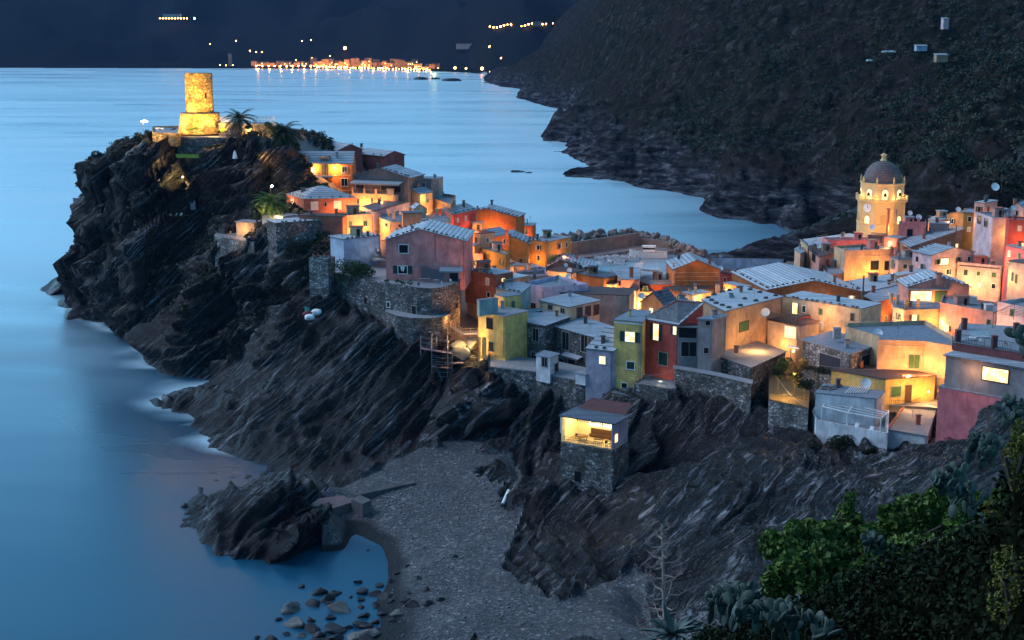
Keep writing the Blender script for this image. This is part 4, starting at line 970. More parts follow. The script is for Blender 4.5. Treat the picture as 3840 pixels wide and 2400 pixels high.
h = House('G', 23.2, [(490,485),(690,505),(700,420),(560,430)], 'slatted pergola roof over the curved terrace', 'cream', kind='flat', roof='pale', over=.1, base=22.9, cat='pergola', name='pergola')
for x, y in [(490,485),(690,505),(620,500)]:
    p = h.on(x, y, 23); m = MB(); m.bar(p, p-Vector((0,0,3.2)), .08); m.build('post', M_WHITE, h.o)
h = House('G', 21.5, [(1390,510),(1620,575),(1640,520),(1450,480)], 'dark red side wing right of the striped orange house', 'red', kind='flat', roof='red')
h = House('G', 22.5, [(155,485),(268,600),(480,600),(480,455)], 'salmon row house with slate roof and brown chimney by the harbour', 'salmon', kind='flat', roof='slate'); h.chim(385,560,23,1.0,2.2,M_TILE); h.lamp(230,640,3,150,WARM,False); h.win(252,640,20,50,'b')
h = House('G', 20.3, [(268,610),(440,738),(480,700),(330,585)], 'narrow house with reddish roof strip in the bright lane', 'cream', kind='flat', roof='red'); h.lamp(330,720,2.5,260,YEL,False); h.lamp(420,850,2.5,350,YEL,False)
h.win(335,710,14,50,'G'); h.win(370,740,14,50,'G')
h = House('G', 18.5, [(440,745),(520,780),(560,730)], 'lit cream house front closing the lane', 'cream', 4, kind='flat') if False else House('G', 19, [(450,740),(640,735)], 'cream house front closing the bright lane', 'cream', 4, kind='flat', roof='brown'); h.lamp(480,850,2.5,260,YEL,False); h.win(545,705,50,60,'G')
h = House('G', 26.5, [(495,852),(760,890)], 'ochre house with one dark sloping roof and mottled gable wall', 'ochre', 6, kind='gable', axis=0, r=2.6, roof='dark', over=.3); h.dish(500,790,27.3,.8)
h = House('G', 20, [(955,745),(1330,700)], 'low house with brown roof under the striped orange house', 'brown', 8, kind='flat', roof='brown', over=.4); h.lamp(1120,770,2.2,160,WARM,False)
h = House('G', 22, [(1080,775),(1290,745)], 'small cream house with grey roof and lit white door', 'cream', 4, kind='flat', roof='slate'); h.lamp(1130,830,2.0,180,YEL,False); h.win(1105,815,26,60,'L')
h = House('G', 24, [(1430,640),(1640,690)], 'yellow wall house under the edge of the great pale roof', 'ochre', 3, kind='flat', roof='slate'); h.lamp(1480,690,2.0,180,WARM,False); h.chim(1365,720,23,1.0,1.6,stucco(CC['peach']))
h = House('G', 16, [(1385,442),(1990,468)], 'long low harbour building with wide grey slate roof', 'bluew', 2, kind='flat', roof='slate', over=.2)
h.door(1682,508,90,70); h.win(1885,495,22,26,'c'); h.win(1600,505,40,46,'T')
h = House('G', 16.4, [(1385,440),(1990,467),(2112,366,3.6),(1180,350,3.6)], 'wide plain slate roofed boathouse facing the bay', 'bluew', kind='flat', roof='slate', over=.2)
h = House('P', 24, [(767,290),(861,291.5),(826,273),(732,272)], 'very large pale slate roof over a brown gabled house in the village centre', 'brown', kind='gable', axis=0, r=2.6, roof='pale', over=.35)
h.gblocks(0,9,.05,0); h.gblocks(1,9,.05,0); h.gblocks(0,9,.05,2); h.lamp(800,310,3,60,WARM,False)
# ============================================================ right side of the village
h = House('I', 28.6, [(278,445),(738,578),(985,492),(565,368)], 'stone garage with flat blue grey roof and wide dark door', 'grey', stonew=M_STONEL, kind='flat', roof='deck', over=.35, thick=.3)
h.door(535,680,225,185,plain('navy_door',(.03,.035,.05))); h.door(900,640,260,130)  # second panel is dark for the shade in the open carport
h.dish(985,385,30.6,1.05,-110)
h = House('I', 30.6, [(990,478),(1430,492),(1705,538),(1690,440),(1430,290),(700,315),(680,350),(985,440)], 'peach house with broad flat roof and railings, strongly lit by the lane lamp', 'peach', kind='flat', roof='deck', par=.8)
h.win(1330,645,104,135,'G'); h.rail([(680,330),(1000,300),(1440,275),(1700,350)], 31, 1.4, M_METAL, step=2.0); h.rail([(990,470),(1430,485),(1640,530)], 31.2, 1.0, M_METAL, step=2.5)
h.lamp(1250,700,4.5,520,WARM,False); h.lamp(1540,680,3.5,330,WARM,False); h.band(1250,500,1,.25)
h.chim(600,380,30.6,1.4,1.2,M_CONC,False)
h = House('I', 25.5, [(550,728),(1058,815),(1532,782),(1090,690),(745,690)], 'low house with plain brown flat roof and yellow lit front wall', 'yellow', kind='flat', roof='brown', over=.25, thick=.2)
h.win(1160,928,90,100,'G'); h.door(1272,955,62,175,M_WOOD); h.lamp(1400,900,2.5,160,YEL,True); h.lamp(1200,860,3.0,150,YEL,False); h.rail([(1060,1050),(1300,1060),(1450,1010)], 20.6, .9)
h = House('I', 20.5, [(985,1050),(1250,1065),(1540,1085),(1560,860),(1060,850)], 'small lit terrace in front of the yellow wall', 'cream', kind='flat', roof='floor', cat='terrace', name='terrace', base=14)
h = House('I', 24.6, [(400,945),(980,1002),(1055,935),(480,860)], 'white washed lower house with cluttered grey roof', 'white', kind='flat', roof='deck', over=.15, base=14)
h.dish(875,850,25.6,.95,-110)
m = MB()
for k in range(12): p = h.on(rnd.uniform(430,640), rnd.uniform(885,925)); m.box(p+Vector((0,0,.25)), (rnd.uniform(.3,1.6),rnd.uniform(.3,1),rnd.uniform(.1,.35)), Matrix.Rotation(rnd.uniform(0,3),3,'Z'))
m.build('roof_clutter', M_BLOCK, h.o)
m = MB()
for k in range(9): a = h.on(680+k*24, 950-k*.5, 24.8); b = h.on(740+k*22, 885, 24.8); m.bar(a+Vector((0,0,.15)), b+Vector((0,0,.15)), .08)
m.build('lath_grid', M_WHITE, h.o)
h = House('I', 19.6, [(365,1158),(402,1238),(1080,1372),(1092,1150),(420,1050)], 'pale blue sun terrace with low white parapet on the cliff edge', 'white', kind='flat', roof='floor', par=.9, cat='terrace', name='sun_terrace', base=11)
TERR = h
# pergola frame
base = [h.on(455,1225,19.7), h.on(695,1285,19.7), h.on(1010,1345,19.7), h.on(1065,1290,19.7), h.on(750,1215,19.7), h.on(495,1170,19.7)]
pg = thing('pergola', 'white metal pergola frame over two loungers on the sun terrace', 'pergola', base[0]); T = []
for b in base:
    m = MB(); m.box(b+Vector((0,0,1.5)), (.2,.2,3.0)); m.build('post', M_WHITE, pg); T.append(b+Vector((0,0,3.0)))
m = MB(); U = Vector((0,0,.1))
for a, b in ((0,1),(1,2),(2,3),(3,4),(4,5),(5,0),(1,4)): m.bar(T[a]+U, T[b]+U, .11)
for k in range(1,3): m.bar(T[0].lerp(T[5],k/3)+U, T[1].lerp(T[4],k/3)+U, .06); m.bar(T[1].lerp(T[4],k/3)+U, T[2].lerp(T[3],k/3)+U, .06)
m.build('beam', M_WHITE, pg)
def lounger(p, az, label):
    o = thing('sun_lounger', label, 'sun lounger', p, 'white sun loungers on the cliff terrace'); R = Matrix.Rotation(az,3,'Z')
    m = MB(); m.box(p+R@Vector((0,0,.35)), (.7,1.3,.08), R); m.build('seat', M_WHITE, o)
    m = MB(); Rb = R@Matrix.Rotation(.8,3,'X'); m.box(p+R@Vector((0,.95,.63)), (.7,.85,.08), Rb); m.build('backrest', M_WHITE, o)
    for sx in (-.28,.28):
        for sy in (-.5,.5): m = MB(); m.bar(p+R@Vector((sx,sy,.35)), p+R@Vector((sx,sy,0)), .035); m.build('leg', M_WHITE, o)
lounger(h.on(775,1290,19.7), -.5, 'left white sun lounger under the pergola, nearest the table'); lounger(h.on(915,1320,19.7), -.5, 'right white sun lounger under the pergola')
def table(p, label, w=1.6, d=.9, cat='table', mat=None, group=None, round_=False):
    o = thing('table', label, cat, p, group); m = MB()
    if round_: m.lathe(p, [(.02,.7),(w/2,.7),(w/2,.76),(.02,.76)], 16)
    else: m.box(p+Vector((0,0,.74)), (w,d,.06))
    m.build('tabletop', mat or M_WHITE, o)
    for sx in (-1,1):
        for sy in (-1,1): m = MB(); m.bar(p+Vector((sx*w*.38,sy*d*.38,0)), p+Vector((sx*w*.38,sy*d*.38,.71)), .04); m.build('leg', mat or M_WHITE, o)
    return o
def chair(p, az, label, mat=None, group=None):
    o = thing('chair', label, 'chair', p, group); R = Matrix.Rotation(az,3,'Z')
    m = MB(); m.box(p+R@Vector((0,0,.45)), (.46,.46,.05), R); m.build('seat', mat or M_WHITE, o)
    m = MB(); m.box(p+R@Vector((0,.22,.75)), (.46,.05,.5), R); m.build('backrest', mat or M_WHITE, o)
    for sx in (-.2,.2):
        for sy in (-.2,.2): m = MB(); m.bar(p+R@Vector((sx,sy,0)), p+R@Vector((sx,sy,.44)), .025); m.build('leg', mat or M_WHITE, o)
    return o
table(h.on(570,1195,19.7), 'white rectangular table under the left half of the pergola', 2.2, 1.1)
h = House('I', 20, [(1080,1288),(1455,1352),(1532,1112),(1245,1062)], 'white washed shed with ribbed tile roof beside the sun terrace', 'white', kind='flat', roof='corr', over=.25, thick=.15, base=9)
m = MB(); a, b = h.P[-1], h.P[0]
m.bar(h.on(1075,1283,20.3), h.on(1240,1062,20.3), .2, 6); m.build('ridge_tiles', M_TILE, h.o)
# right edge house
h = House('I', 29.4, [(1563,885),(2240,1010)], 'pink lower storey of the house at the right edge above the cliff', 'rose', 13, kind='flat', roof='deck', over=.05, base=18)
h = House('I', 34.9, [(1632,592),(2420,722)], 'grey upper house at the right edge with wide lit window and slate eave', 'grey', 12, kind='flat', roof='slate', over=.45, thick=.25, base=29.3)
h.win(2098,770,245,130,'Lxb'); h.lamp(1900,720,2.0,60,WARM,False)
h = House('I', 36.6, [(1690,462),(2500,588),(2480,330),(1770,290)], 'open roof terrace with red brick pillars and iron railing at the right edge', 'dred', kind='flat', roof='floor', over=.1, base=35.2, cat='terrace', name='roof_terrace')
h.rail([(1690,458),(2085,520),(2500,585)], 36.7, 1.5, M_IRON, step=.28, rad=.035); h.pillars([(1742,462),(2085,520),(1800,350),(2290,395)], 36.6, 2.1, .85, stucco(CC['dred']))
b = thing('bench', 'white slatted bench on the roof terrace at the right edge', 'bench', h.on(1950,420,36.6)); m = MB()
p = h.on(1950,430,36.6); m.box(p+Vector((0,0,.45)), (3.2,.5,.07)); m.build('seat', M_WHITE, b); m = MB()
for k in range(4): m.box(p+Vector((0,.3,.65+k*.2)), (3.2,.05,.12))
m.build('backrest', M_WHITE, b)
table(h.on(1880,455,36.6), 'round white table before the white bench on the roof terrace', 1.5, 1.5, round_=True)
chair(h.on(1800,450,36.6), .5, 'white chair left of the round table on the roof terrace'); chair(h.on(1960,475,36.6), 2.4, 'white chair right of the round table on the roof terrace')
chair(h.on(2200,500,36.6), 1.0, 'reddish folding chair by the terrace railing at the right edge', plain('red_paint',(.35,.12,.12)))
pgl = thing('pergola', 'dark thin metal pergola frame on the right edge roof terrace', 'pergola', h.on(2070,300,36.6)); m = MB()
Z0 = 36.6; c4 = [h.on(2070,340,Z0), h.on(2470,390,Z0), h.on(2470,310,Z0), h.on(2270,250,Z0)]; up = Vector((0,0,3.0))
for c in c4: m.bar(c, c+up, .05)
m.build('post', M_IRON, pgl); m = MB()
for k in range(8): m.bar(c4[0].lerp(c4[3],k/7)+up, c4[1].lerp(c4[2],k/7)+up, .04)
m.bar(c4[0]+up, c4[3]+up, .05); m.bar(c4[1]+up, c4[2]+up, .05); m.build('rafter', M_IRON, pgl)
# garden terrace with stone wall
h = House('I', 22, [(-40,1012),(330,1092),(345,900),(-40,760)], 'stone retaining wall of the lamp lit garden terrace', 'grey', stonew=M_STONEL, kind='flat', roof=plain('garden_soil',(.10,.07,.03)), over=0, cat='retaining wall', name='retaining_wall', base=12)
GARD = h
h.rail([(-40,1008),(330,1086)], 22.1, 1.6, M_IRON, step=3)
# upper right
h = House('H', 24, [(262,898),(330,952),(1062,912),(730,838)], 'peach row house with pale slate roof at the harbour corner', 'peach', kind='flat', roof='pale', over=.3)
h.lamp(290,1060,2.5,360,WARM,False); h.win(285,990,10,50,'G'); h.win(300,1080,10,60,'G'); h.edgeblocks(0,6,.2); h.edgeblocks(1,8,.2)
h = House('H', 22.3, [(205,985),(260,1030),(300,1010),(255,960)], 'small balcony annex with slate lid at the harbour corner', 'peach', kind='flat', roof='slate'); 
h = House('H', 23, [(345,990),(440,1065),(600,1020),(560,960)], 'salmon house with a dark flat roof and roof terrace by the harbour corner', 'salmon', kind='flat', roof='brown', par=0); h.win(390,1050,30,110,'b'); h.rail([(350,985),(420,900),(520,880)], 24.5, 1.3, M_METAL, step=1)
h = House('H', 24.9, [(520,925),(1060,920)], 'low pink parapet wall house behind the peach block', 'pink', 6, kind='flat', roof='floor', par=.8); h.dish(440,960,23.8,.7)
h = House('H', 25, [(585,978),(690,1022),(1130,1005),(1130,955),(1000,950)], 'large peach block with flat parapet roof and two black square windows', 'peach', kind='flat', roof='floor', par=.7, base=4)
h.win(972,1140,78,92,'c'); h.win(1092,1142,50,92,'c'); h.lamp(800,1230,5,420,WARM,False); h.lamp(1000,1220,5,260,WARM,False); h.pillars([(690,1018),(880,1010)], 25, 1.2, .7); h.band(850,1055,1.0,.2)
h = House('H', 19.5, [(440,1130),(520,1225),(665,1225),(665,1150),(560,1090)], 'dark balcony wing of the large peach block', 'salmon', kind='flat', roof='floor', over=.1); h.rail([(440,1125),(520,1220)], 19.6, 1.1)
h = House('H', 31, [(1205,758),(1468,768)], 'rose tower house with crenellated roof parapet right of the church tower', 'pink', 7, kind='flat', roof='floor', par=.5)
m = MB()
for k in range(7): p = h.P[0].lerp(h.P[1], (k+.5)/7) if True else None; m.box(Vector((p.x,p.y,31.9)), (.9,.3,.8))
m.build('crenel', h.wm, h.o); h.win(1312,828,48,70,'b'); h.win(1218,800,20,60,'c') if False else None; h.dish(1310,640,33.5,.8); h.dish(1395,680,32.8,.9); h.pipe(1180,690,31,2.5,.2)
h = House('H', 27, [(1205,912),(1315,970),(1822,797,3),(1745,732,3)], 'grey stucco house under a very long sloping slate roof', 'dgrey', kind='flat', roof='slate', over=.3, thick=.25); h.win(1280,985,60,50,'c')
h = House('H', 28.5, [(1790,822),(2115,862)], 'beige blank gable wall house at the end of the long slate roof', 'beige', 10, kind='gable', axis=1, r=2, roof='dark'); h.pipe(1752,880,29,3.5,.15); h.lamp(2060,900,1.5,120,YEL,True); h.dish(2005,820,29,.6)
h = House('H', 26, [(1125,1062),(1200,1085),(1515,1088),(1500,1040)], 'pale house with blue roof terrace and short round posts', 'beige', kind='flat', roof='deck', over=.2); h.pillars([(1210,1075),(1440,1080),(1175,1040)], 26, 1.5, .7, M_CONC); h.win(1150,1130,24,90,'G'); h.rail([(1125,1055),(1200,1078),(1510,1082)], 26.2, .9, M_METAL, step=1)
h = House('H', 28.5, [(1525,1045),(1932,1012)], 'white gabled house with half lit square window', 'wpink', 8, kind='gable', axis=0, r=1.7, roof='slate'); h.win(1640,1105,88,66,'bL'); h.win(1555,1090,18,70,'c') if False else None; h.gblocks(0,6,.05,1)
h = House('H', 25.5, [(1770,1135),(2195,1172)], 'white house with roof garden and dark awning beside the gabled white house', 'wpink', 8, kind='flat', roof='floor', par=.8); h.lamp(2080,1290,4,300,YEL,False); h.band(2020,1160,.9,.3,M_BLOCK); h.lamp(1830,1290,3.5,200,YEL,False)
h = House('H', 22, [(700,1300),(870,1402),(1230,1320),(1160,1222)], 'long narrow slate roof with weighted edges below the peach block', 'tan', kind='flat', roof='pale'); h.edgeblocks(0,6,.2); h.edgeblocks(2,8,.2); h.chim(1140,1300,22.3,.8,1.8)
h = House('H', 24.2, [(1168,1218),(1195,1245),(1575,1180),(1530,1145)], 'slim slate roofed house below the blue roof terrace', 'tan', kind='flat', roof='pale')
h = House('H', 21.8, [(870,1440),(990,1500),(1250,1420),(1200,1330),(1000,1360)], 'patched slate roof house with small chimneys in the centre right', 'rbrown', kind='flat', roof='slate'); h.chim(960,1400,22,.8,1.5); h.chim(1110,1330,22,.8,1.2); h.dish(1090,1410,22.5,.8); h.pipe(862,1400,22.5,4,.2); h.dish(1312,1255,24.6,.8); h.lamp(1150,1490,2,130,WARM,False)
h = House('H', 27, [(1298,1345),(1885,1348)], 'orange gabled house with a wide veranda window glowing yellow', 'salmon', 10, kind='gable', axis=0, r=2.4, roof='pale', over=.45)
h.gblocks(0,8,.05,0); h.gblocks(1,8,.05,0); h.chim(1585,1290,28.5,1.3,1.8,stucco(CC['salmon'])); h.win(1420,1435,200,100,'Lxb'); h.win(1608,1440,100,100,'Gb'); h.slabp([(1295,1345),(1690,1350),(1690,1375),(1295,1370)], 26.6, .15)
h.lamp(1520,1480,2.5,200,YEL,False)
h = House('I', 24, [(1135,130),(1240,158),(1575,152),(1565,92),(1130,72)], 'cream house with pillared roof terrace below the glowing veranda', 'peach', kind='flat', roof='floor', over=.2)
h.pillars([(1112,95),(1170,110),(1255,150),(1365,150)], 24, 2.4, .7); h.rail([(1170,125),(1250,155),(1360,152),(1565,140)], 24.1, 1.2, M_IRON, step=.3); h.win(1200,205,50,44,'L'); h.lamp(1210,230,2.5,220,YEL,False); h.lamp(1540,240,2.5,110,WARM,False); h.lamp(1380,220,4,120,WARM,False)
h = House('I', 25.2, [(1578,118),(2118,215),(2130,120),(1600,40)], 'salmon house with planted roof terrace and white planter boxes', 'salmon', kind='flat', roof='floor', par=.8); h.lamp(1750,220,5,130,WARM,False); h.pillars([(1880,95),(2030,170)], 25.6, 1.6, 1.6, M_TWH)
h = House('I', 31.5, [(2120,112),(2500,190)], 'whitish house with small dark window at the right edge of the village', 'wpink', 8, kind='flat', roof='floor', par=.8); h.win(2256,183,34,70,'G'); h.lamp(2120,180,3,100,WARM,False)
h = House('H', 38, [(1945,642),(2110,702)], 'pale pink tall house with two tall windows behind the beige gable', 'wpink', 8, kind='flat', roof='deck', par=.5); h.win(1980,700,36,85,'x'); h.win(2045,732,36,85,'x'); 
h = House('H', 35, [(2090,745),(2272,805)], 'salmon pink tall house with grey shutters lit from the narrow lane', 'pink', 8, kind='flat', roof='slate'); 
for w in [(2138,805,28,86,'T'),(2210,835,30,80,'T'),(2196,980,34,76,'c')]: h.win(*w)
h.lamp(2160,1000,2.5,120,WARM,False); h.lamp(2150,1150,2.5,400,YEL,False); h.lamp(2100,870,1.5,150,YEL,False)
h = House('H', 33.5, [(2238,950),(2500,1010)], 'rose house with slate lean roof at the right edge', 'rose', 9, kind='flat', roof='slate', over=.3); h.lamp(2260,1080,2.5,160,WARM,False)
h = House('H', 31, [(2265,1100),(2500,1140)], 'weathered beige house with dark green shutters at the right edge', 'beige', 6, kind='flat', roof='dark'); h.win(2300,1250,22,86,'S'); h.win(2335,1270,22,90,'S'); h.lamp(2250,1250,2.5,300,YEL,False)
h = House('H', 37, [(2110,700),(2330,705)], 'mauve roof storey with planted balcony behind the salmon pink house', 'mauve', 7, kind='flat', roof='floor', par=.6)
h = House('H', 40, [(2270,590),(2420,600)], 'pale house with slate roof at the far right edge', 'wpink', 6, kind='gable', axis=0, r=1.6)
h.win(2340,640,20,50,'c'); h.dish(2300,590,40.5,.7)
h = House('H', 39, [(2265,715),(2450,720)], 'brick red terrace wall house at the far right edge', 'red', 6, kind='flat', roof='floor', par=.5)
h = House('H', 30.5, [(1490,700),(1560,712),(1790,690),(1620,640)], 'slate roofed low house right of the rose tower house', 'tan', kind='flat', roof='pale'); h.win(1700,715,60,30,'b')
h = House('H', 33.5, [(1680,648),(1905,680)], 'yellow gabled house below the dark hillside', 'ochre', 8, kind='gable', axis=0, r=1.4); h.dish(1775,605,35.5,.8); h.lamp(1750,700,3,60,WARM,False)
h = House('H', 35, [(1830,632),(2240,655)], 'long low grey roofed house right under the hillside', 'olive', 7, kind='flat', roof='slate')
h = House('H', 31.5, [(1510,740),(1690,745)], 'small roof shed with slates beside the rose tower house', 'grey', 5, kind='flat', roof='slate')
h = House('H', 40, [(2030,545),(2155,520)], 'tiny white awning hut with antennas on the upper village edge', 'beige', 3, kind='flat', roof='pale'); h.dish(2128,390,44,1.2); h.antenna(2190,420,41,4)
h = House('H', 27, [(910,850),(1050,860)], 'low dark roof hut at the foot of the church tower', 'dgrey', 5, kind='flat', roof='brown', base=16); h.dish(955,775,29.5,.9); h.pipe(1093,850,26,8,.45,M_TILE)
h = House('H', 29.5, [(1075,850),(1190,905),(1200,880)], 'narrow pink lit passage house beside the church', 'pink', kind='flat', roof='deck') if False else House('H', 28, [(1070,870),(1195,885)], 'narrow pink passage house between church and rose tower house', 'pink', 5, kind='flat', roof='floor'); h.lamp(1130,930,1.8,120,YEL,False)
# filler houses deep in the village, seen only as slivers of roof
# ============================================================ added lane glow lights, extra windows and roof furniture
def inside(p, skip=None):
    for h_ in ALLW:
        if h_ is skip: continue
        if p.z > max(q.z for q in h_.P)+.3: continue
        P_ = h_.P; c_ = False
        for i in range(len(P_)):
            a, b = P_[i], P_[(i+1)%len(P_)]
            if (a.y > p.y) != (b.y > p.y) and p.x < (b.x-a.x)*(p.y-a.y)/(b.y-a.y)+a.x: c_ = not c_
        if c_: return True
    return False
ra = random.Random(2024)
def win3(h_, p, n, e, Wd, Hh, kind):
    R = Matrix((e, n, Vector((0,0,1)))).transposed(); fr = MB(); t = .1
    fr.box(p+n*.05+Vector((0,0,Hh/2)), (Wd+2*t,.1,t), R); fr.box(p+n*.06-Vector((0,0,Hh/2)), (Wd+3*t,.18,t), R)
    for sg in (-1,1): fr.box(p+n*.05+e*sg*(Wd/2+t/2), (t,.1,Hh-t), R)
    f = fr.build('window', M_CONC if ra.random() < .5 else M_WHITE, h_.o); g_ = MB()
    if kind in 'SGT':
        for sg in (-1,1): g_.box(p+n*.04+e*sg*Wd*.25, (Wd*.47,.05,Hh*.94), R)
        g_.build('shutter', {'S':M_SHUT,'G':M_GREEN,'T':M_TWH}[kind], f)
    else:
        g_.box(p+n*.02, (Wd-.01,.03,Hh-.01), R); g_.build('pane', litglass() if kind == 'L' else M_DARK, f)
        if ra.random() < .6:
            for sg in (-1,1): k = MB(); k.box(p+n*.09+e*sg*(Wd/2+t+Wd*.27), (Wd*.5,.05,Hh), R); k.build('shutter', ra.choice((M_SHUT,M_GREEN,M_TWH,M_WOOD)), f)
for h_ in list(ALLW):
    cat = h_.o.get('category'); lab = h_.o.get('label', '')
    if cat != 'house': continue
    kids = [c_.name.split('.')[0] for c_ in h_.o.children]; nw = kids.count('window')+kids.count('door')
    h_.auto = 0
    for i, (a, b) in enumerate(h_.walls):
        e = Vector((b.x-a.x, b.y-a.y, 0)); L = e.length
        if L < 3: continue
        e.normalize(); n = Vector((e.y,-e.x,0))
        if n.y > -.25: continue
        zt = min(a.z, b.z); mid = Vector(((a.x+b.x)/2, (a.y+b.y)/2, zt-2.2))
        # windows on blank walls of the inner village
        if nw <= 1 and 'windowless' not in lab and 'stone' not in lab and 'orange red gabled' not in lab and 'bright orange gabled' not in lab and 'pale blue' not in lab and 'blank' not in lab and 'plain' not in lab and mid.y > 290 and h_.auto < 6:
            k = max(1, min(5, int(L/3.6)))
            for j in range(k):
                for row in (0,1):
                    p = Vector((a.x, a.y, 0))+e*(L*(j+.5)/k+ra.uniform(-.4,.4)); p.z = zt-1.9-row*3.1
                    if inside(p+n*.8, h_) or ra.random() < .22: continue
                    win3(h_, p, n, e, ra.uniform(.8,1.1), ra.uniform(1.3,1.7), ra.choice('dddGSTLGS')); h_.auto += 1
        # unseen light added before the wall to spread the lane glow
        if mid.y > 288 and not any(w in lab for w in ('rose coloured','pale blue house','lavender','broad windowless','cream attic','stone house','teal','lilac','courtyard','slate roofed boathouse','harbour building','frost','stone','dark red','dark gabled')) and 'lamp' not in ''.join(kids):
            off = ra.uniform(2.2,3.4)
            q = mid+n*off+e*ra.uniform(-.25,.25)*L; q.z = max(ground(q.x, q.y)+3.2, zt-ra.uniform(4.0,6.5))
            if not inside(q) and mid.x > -75 and not (mid.y < 312 and mid.x < 62) and not (mid.y > 470):
                light(q, ra.uniform(90,210), (1,ra.uniform(.36,.52),.12), .2)
    if sum(p.y for p in h_.P)/len(h_.P) > 290 and not hasattr(h_, 'roofplanes') and ra.random() < .6 and not any(w in lab for w in ('boathouse','very large','stone','courtyard','lavender','attic','lilac','teal','glass','harbour building','hut','broad','small','annex','pillared','pillars','grey tower','weathered grey','loggia')):
        c_ = sum(h_.P, Vector())/len(h_.P); A_ = min((p-c_).length for p in h_.P)
        if A_ > 3.6:
            w = ra.uniform(2.0,3.2); dd_ = ra.uniform(1.8,2.6); hh = ra.uniform(1.9,2.5); p = c_+Vector((ra.uniform(-.25,.25)*A_, ra.uniform(0,.35)*A_, 0)); R_ = Matrix.Rotation(ra.uniform(-.3,.3),3,'Z')
            m = MB(); m.box(p+Vector((0,0,hh/2)), (w,dd_,hh), R_); q = m.build('roof_hut', h_.wm if ra.random() < .5 else stucco(CC[ra.choice(('peach','wpink','cream','salmon','tan','pink'))]), h_.o)
            m = MB(); m.box(p+Vector((0,0,hh+.1)), (w+.5,dd_+.5,.2), R_); m.build('roof', ra.choice((M_SLATE,M_DECK,M_SLATED,M_TILE)), q)
            m = MB(); m.box(p+R_@Vector((w*.15,-dd_/2-.03,hh*.42)), (.8,.08,hh*.8), R_); m.build('door', ra.choice((M_DARK,M_WOOD,M_SHUT)), q)
            m = MB()
            for i, (a, b) in enumerate(h_.walls):
                e = Vector((b.x-a.x, b.y-a.y, 0)); L = e.length
                if L < 3: continue
                n = Vector((e.y,-e.x,0)).normalized()
                if n.y > -.2: continue
                u_ = Vector((0,0,.95)); I_ = -n*.25+Vector((0,0,.2)); m.bar(a+I_+u_, b+I_+u_, .04)
                for j in range(int(L/.8)+1): t = a.lerp(b, j/max(1,int(L/.8))); m.bar(t+I_, t+I_+u_, .025)
            if m.v: m.build('railing', ra.choice((M_IRON,M_METAL,M_WHITE)), h_.o)
    # roof furniture
    if mid_y := sum(p.y for p in h_.P)/len(h_.P):
        nch = kids.count('chimney'); c_ = sum(h_.P, Vector())/len(h_.P); A_ = max((p-c_).length for p in h_.P)
        if nch == 0 and A_ > 3.5:
            for _ in range(ra.choice((1,1,2))):
                p = c_.lerp(ra.choice(h_.P), ra.uniform(.2,.65)); w = ra.uniform(.5,.8); hh = ra.uniform(.7,1.5)
                if h_.roof.name.startswith('roof') and hasattr(h_, 'roofplanes'): p.z += 1.2
                m = MB(); m.box(p+Vector((0,0,hh/2)), (w,w,hh+.6)); k = m.build('chimney', ra.choice((h_.wm, M_BLOCK, M_TILE, M_CONC)), h_.o)
                m = MB(); m.box(p+Vector((0,0,hh+.42)), (w*1.4,w*1.4,.1)); m.build('cap', M_BLOCK, k)
        if ra.random() < .4 and A_ > 3:
            p = c_.lerp(ra.choice(h_.P), ra.uniform(.1,.6)); m = MB(); z0 = p+Vector((0,0,2.6 if ra.random() < .5 else 1.9)); m.bar(p, z0, .035)
            for j in range(4): m.bar(z0+Vector((-.5,0,-.2*j)), z0+Vector((.5,0,-.2*j)), .02)
            m.build('antenna', M_METAL, h_.o)
        # gutter and downpipe on the front wall
        for i, (a, b) in enumerate(h_.walls):
            e = Vector((b.x-a.x, b.y-a.y, 0)); L = e.length
            if L < 4 or abs(a.z-b.z) > .2: continue
            e.normalize(); n = Vector((e.y,-e.x,0))
            if n.y > -.3: continue
            m = MB(); q = Vector((b.x,b.y,b.z-.2))-e*.3+n*.1; m.bar(q, q-Vector((0,0,min(9, b.z-h_.g-1))), .06, 5); m.build('drain_pipe', ra.choice((M_METAL,M_CONC,M_BLOCK)), h_.o); break
for (F_, x0, y0, z0, x1, y1, z1, l) in [('I',390,670,27,1290,690,27,'thin cable crossing in front of the stone garage'),('F',1010,1210,21,1440,1150,24,'cable slung across the red house wall'),('I',40,800,24,330,1080,23,'sagging cable over the lit garden'),('C',380,1080,24,940,1270,21,'rope hanging along the bastion foot'),('C',940,1270,21,1430,1390,20,'rope continuing from the bastion foot to the scaffolding')]:
    a = atz(*px(F_,x0,y0),z0); b = atz(*px(F_,x1,y1),z1); m = MB(); pr_ = a
    for k in range(1,11):
        t = k/10; q = a.lerp(b,t)-Vector((0,0,4*t*(1-t)*.8)); m.bar(pr_, q, .035, 4); pr_ = q
    o = m.build('cable', M_CONC, None, base=a); tag(o, l, 'cable')
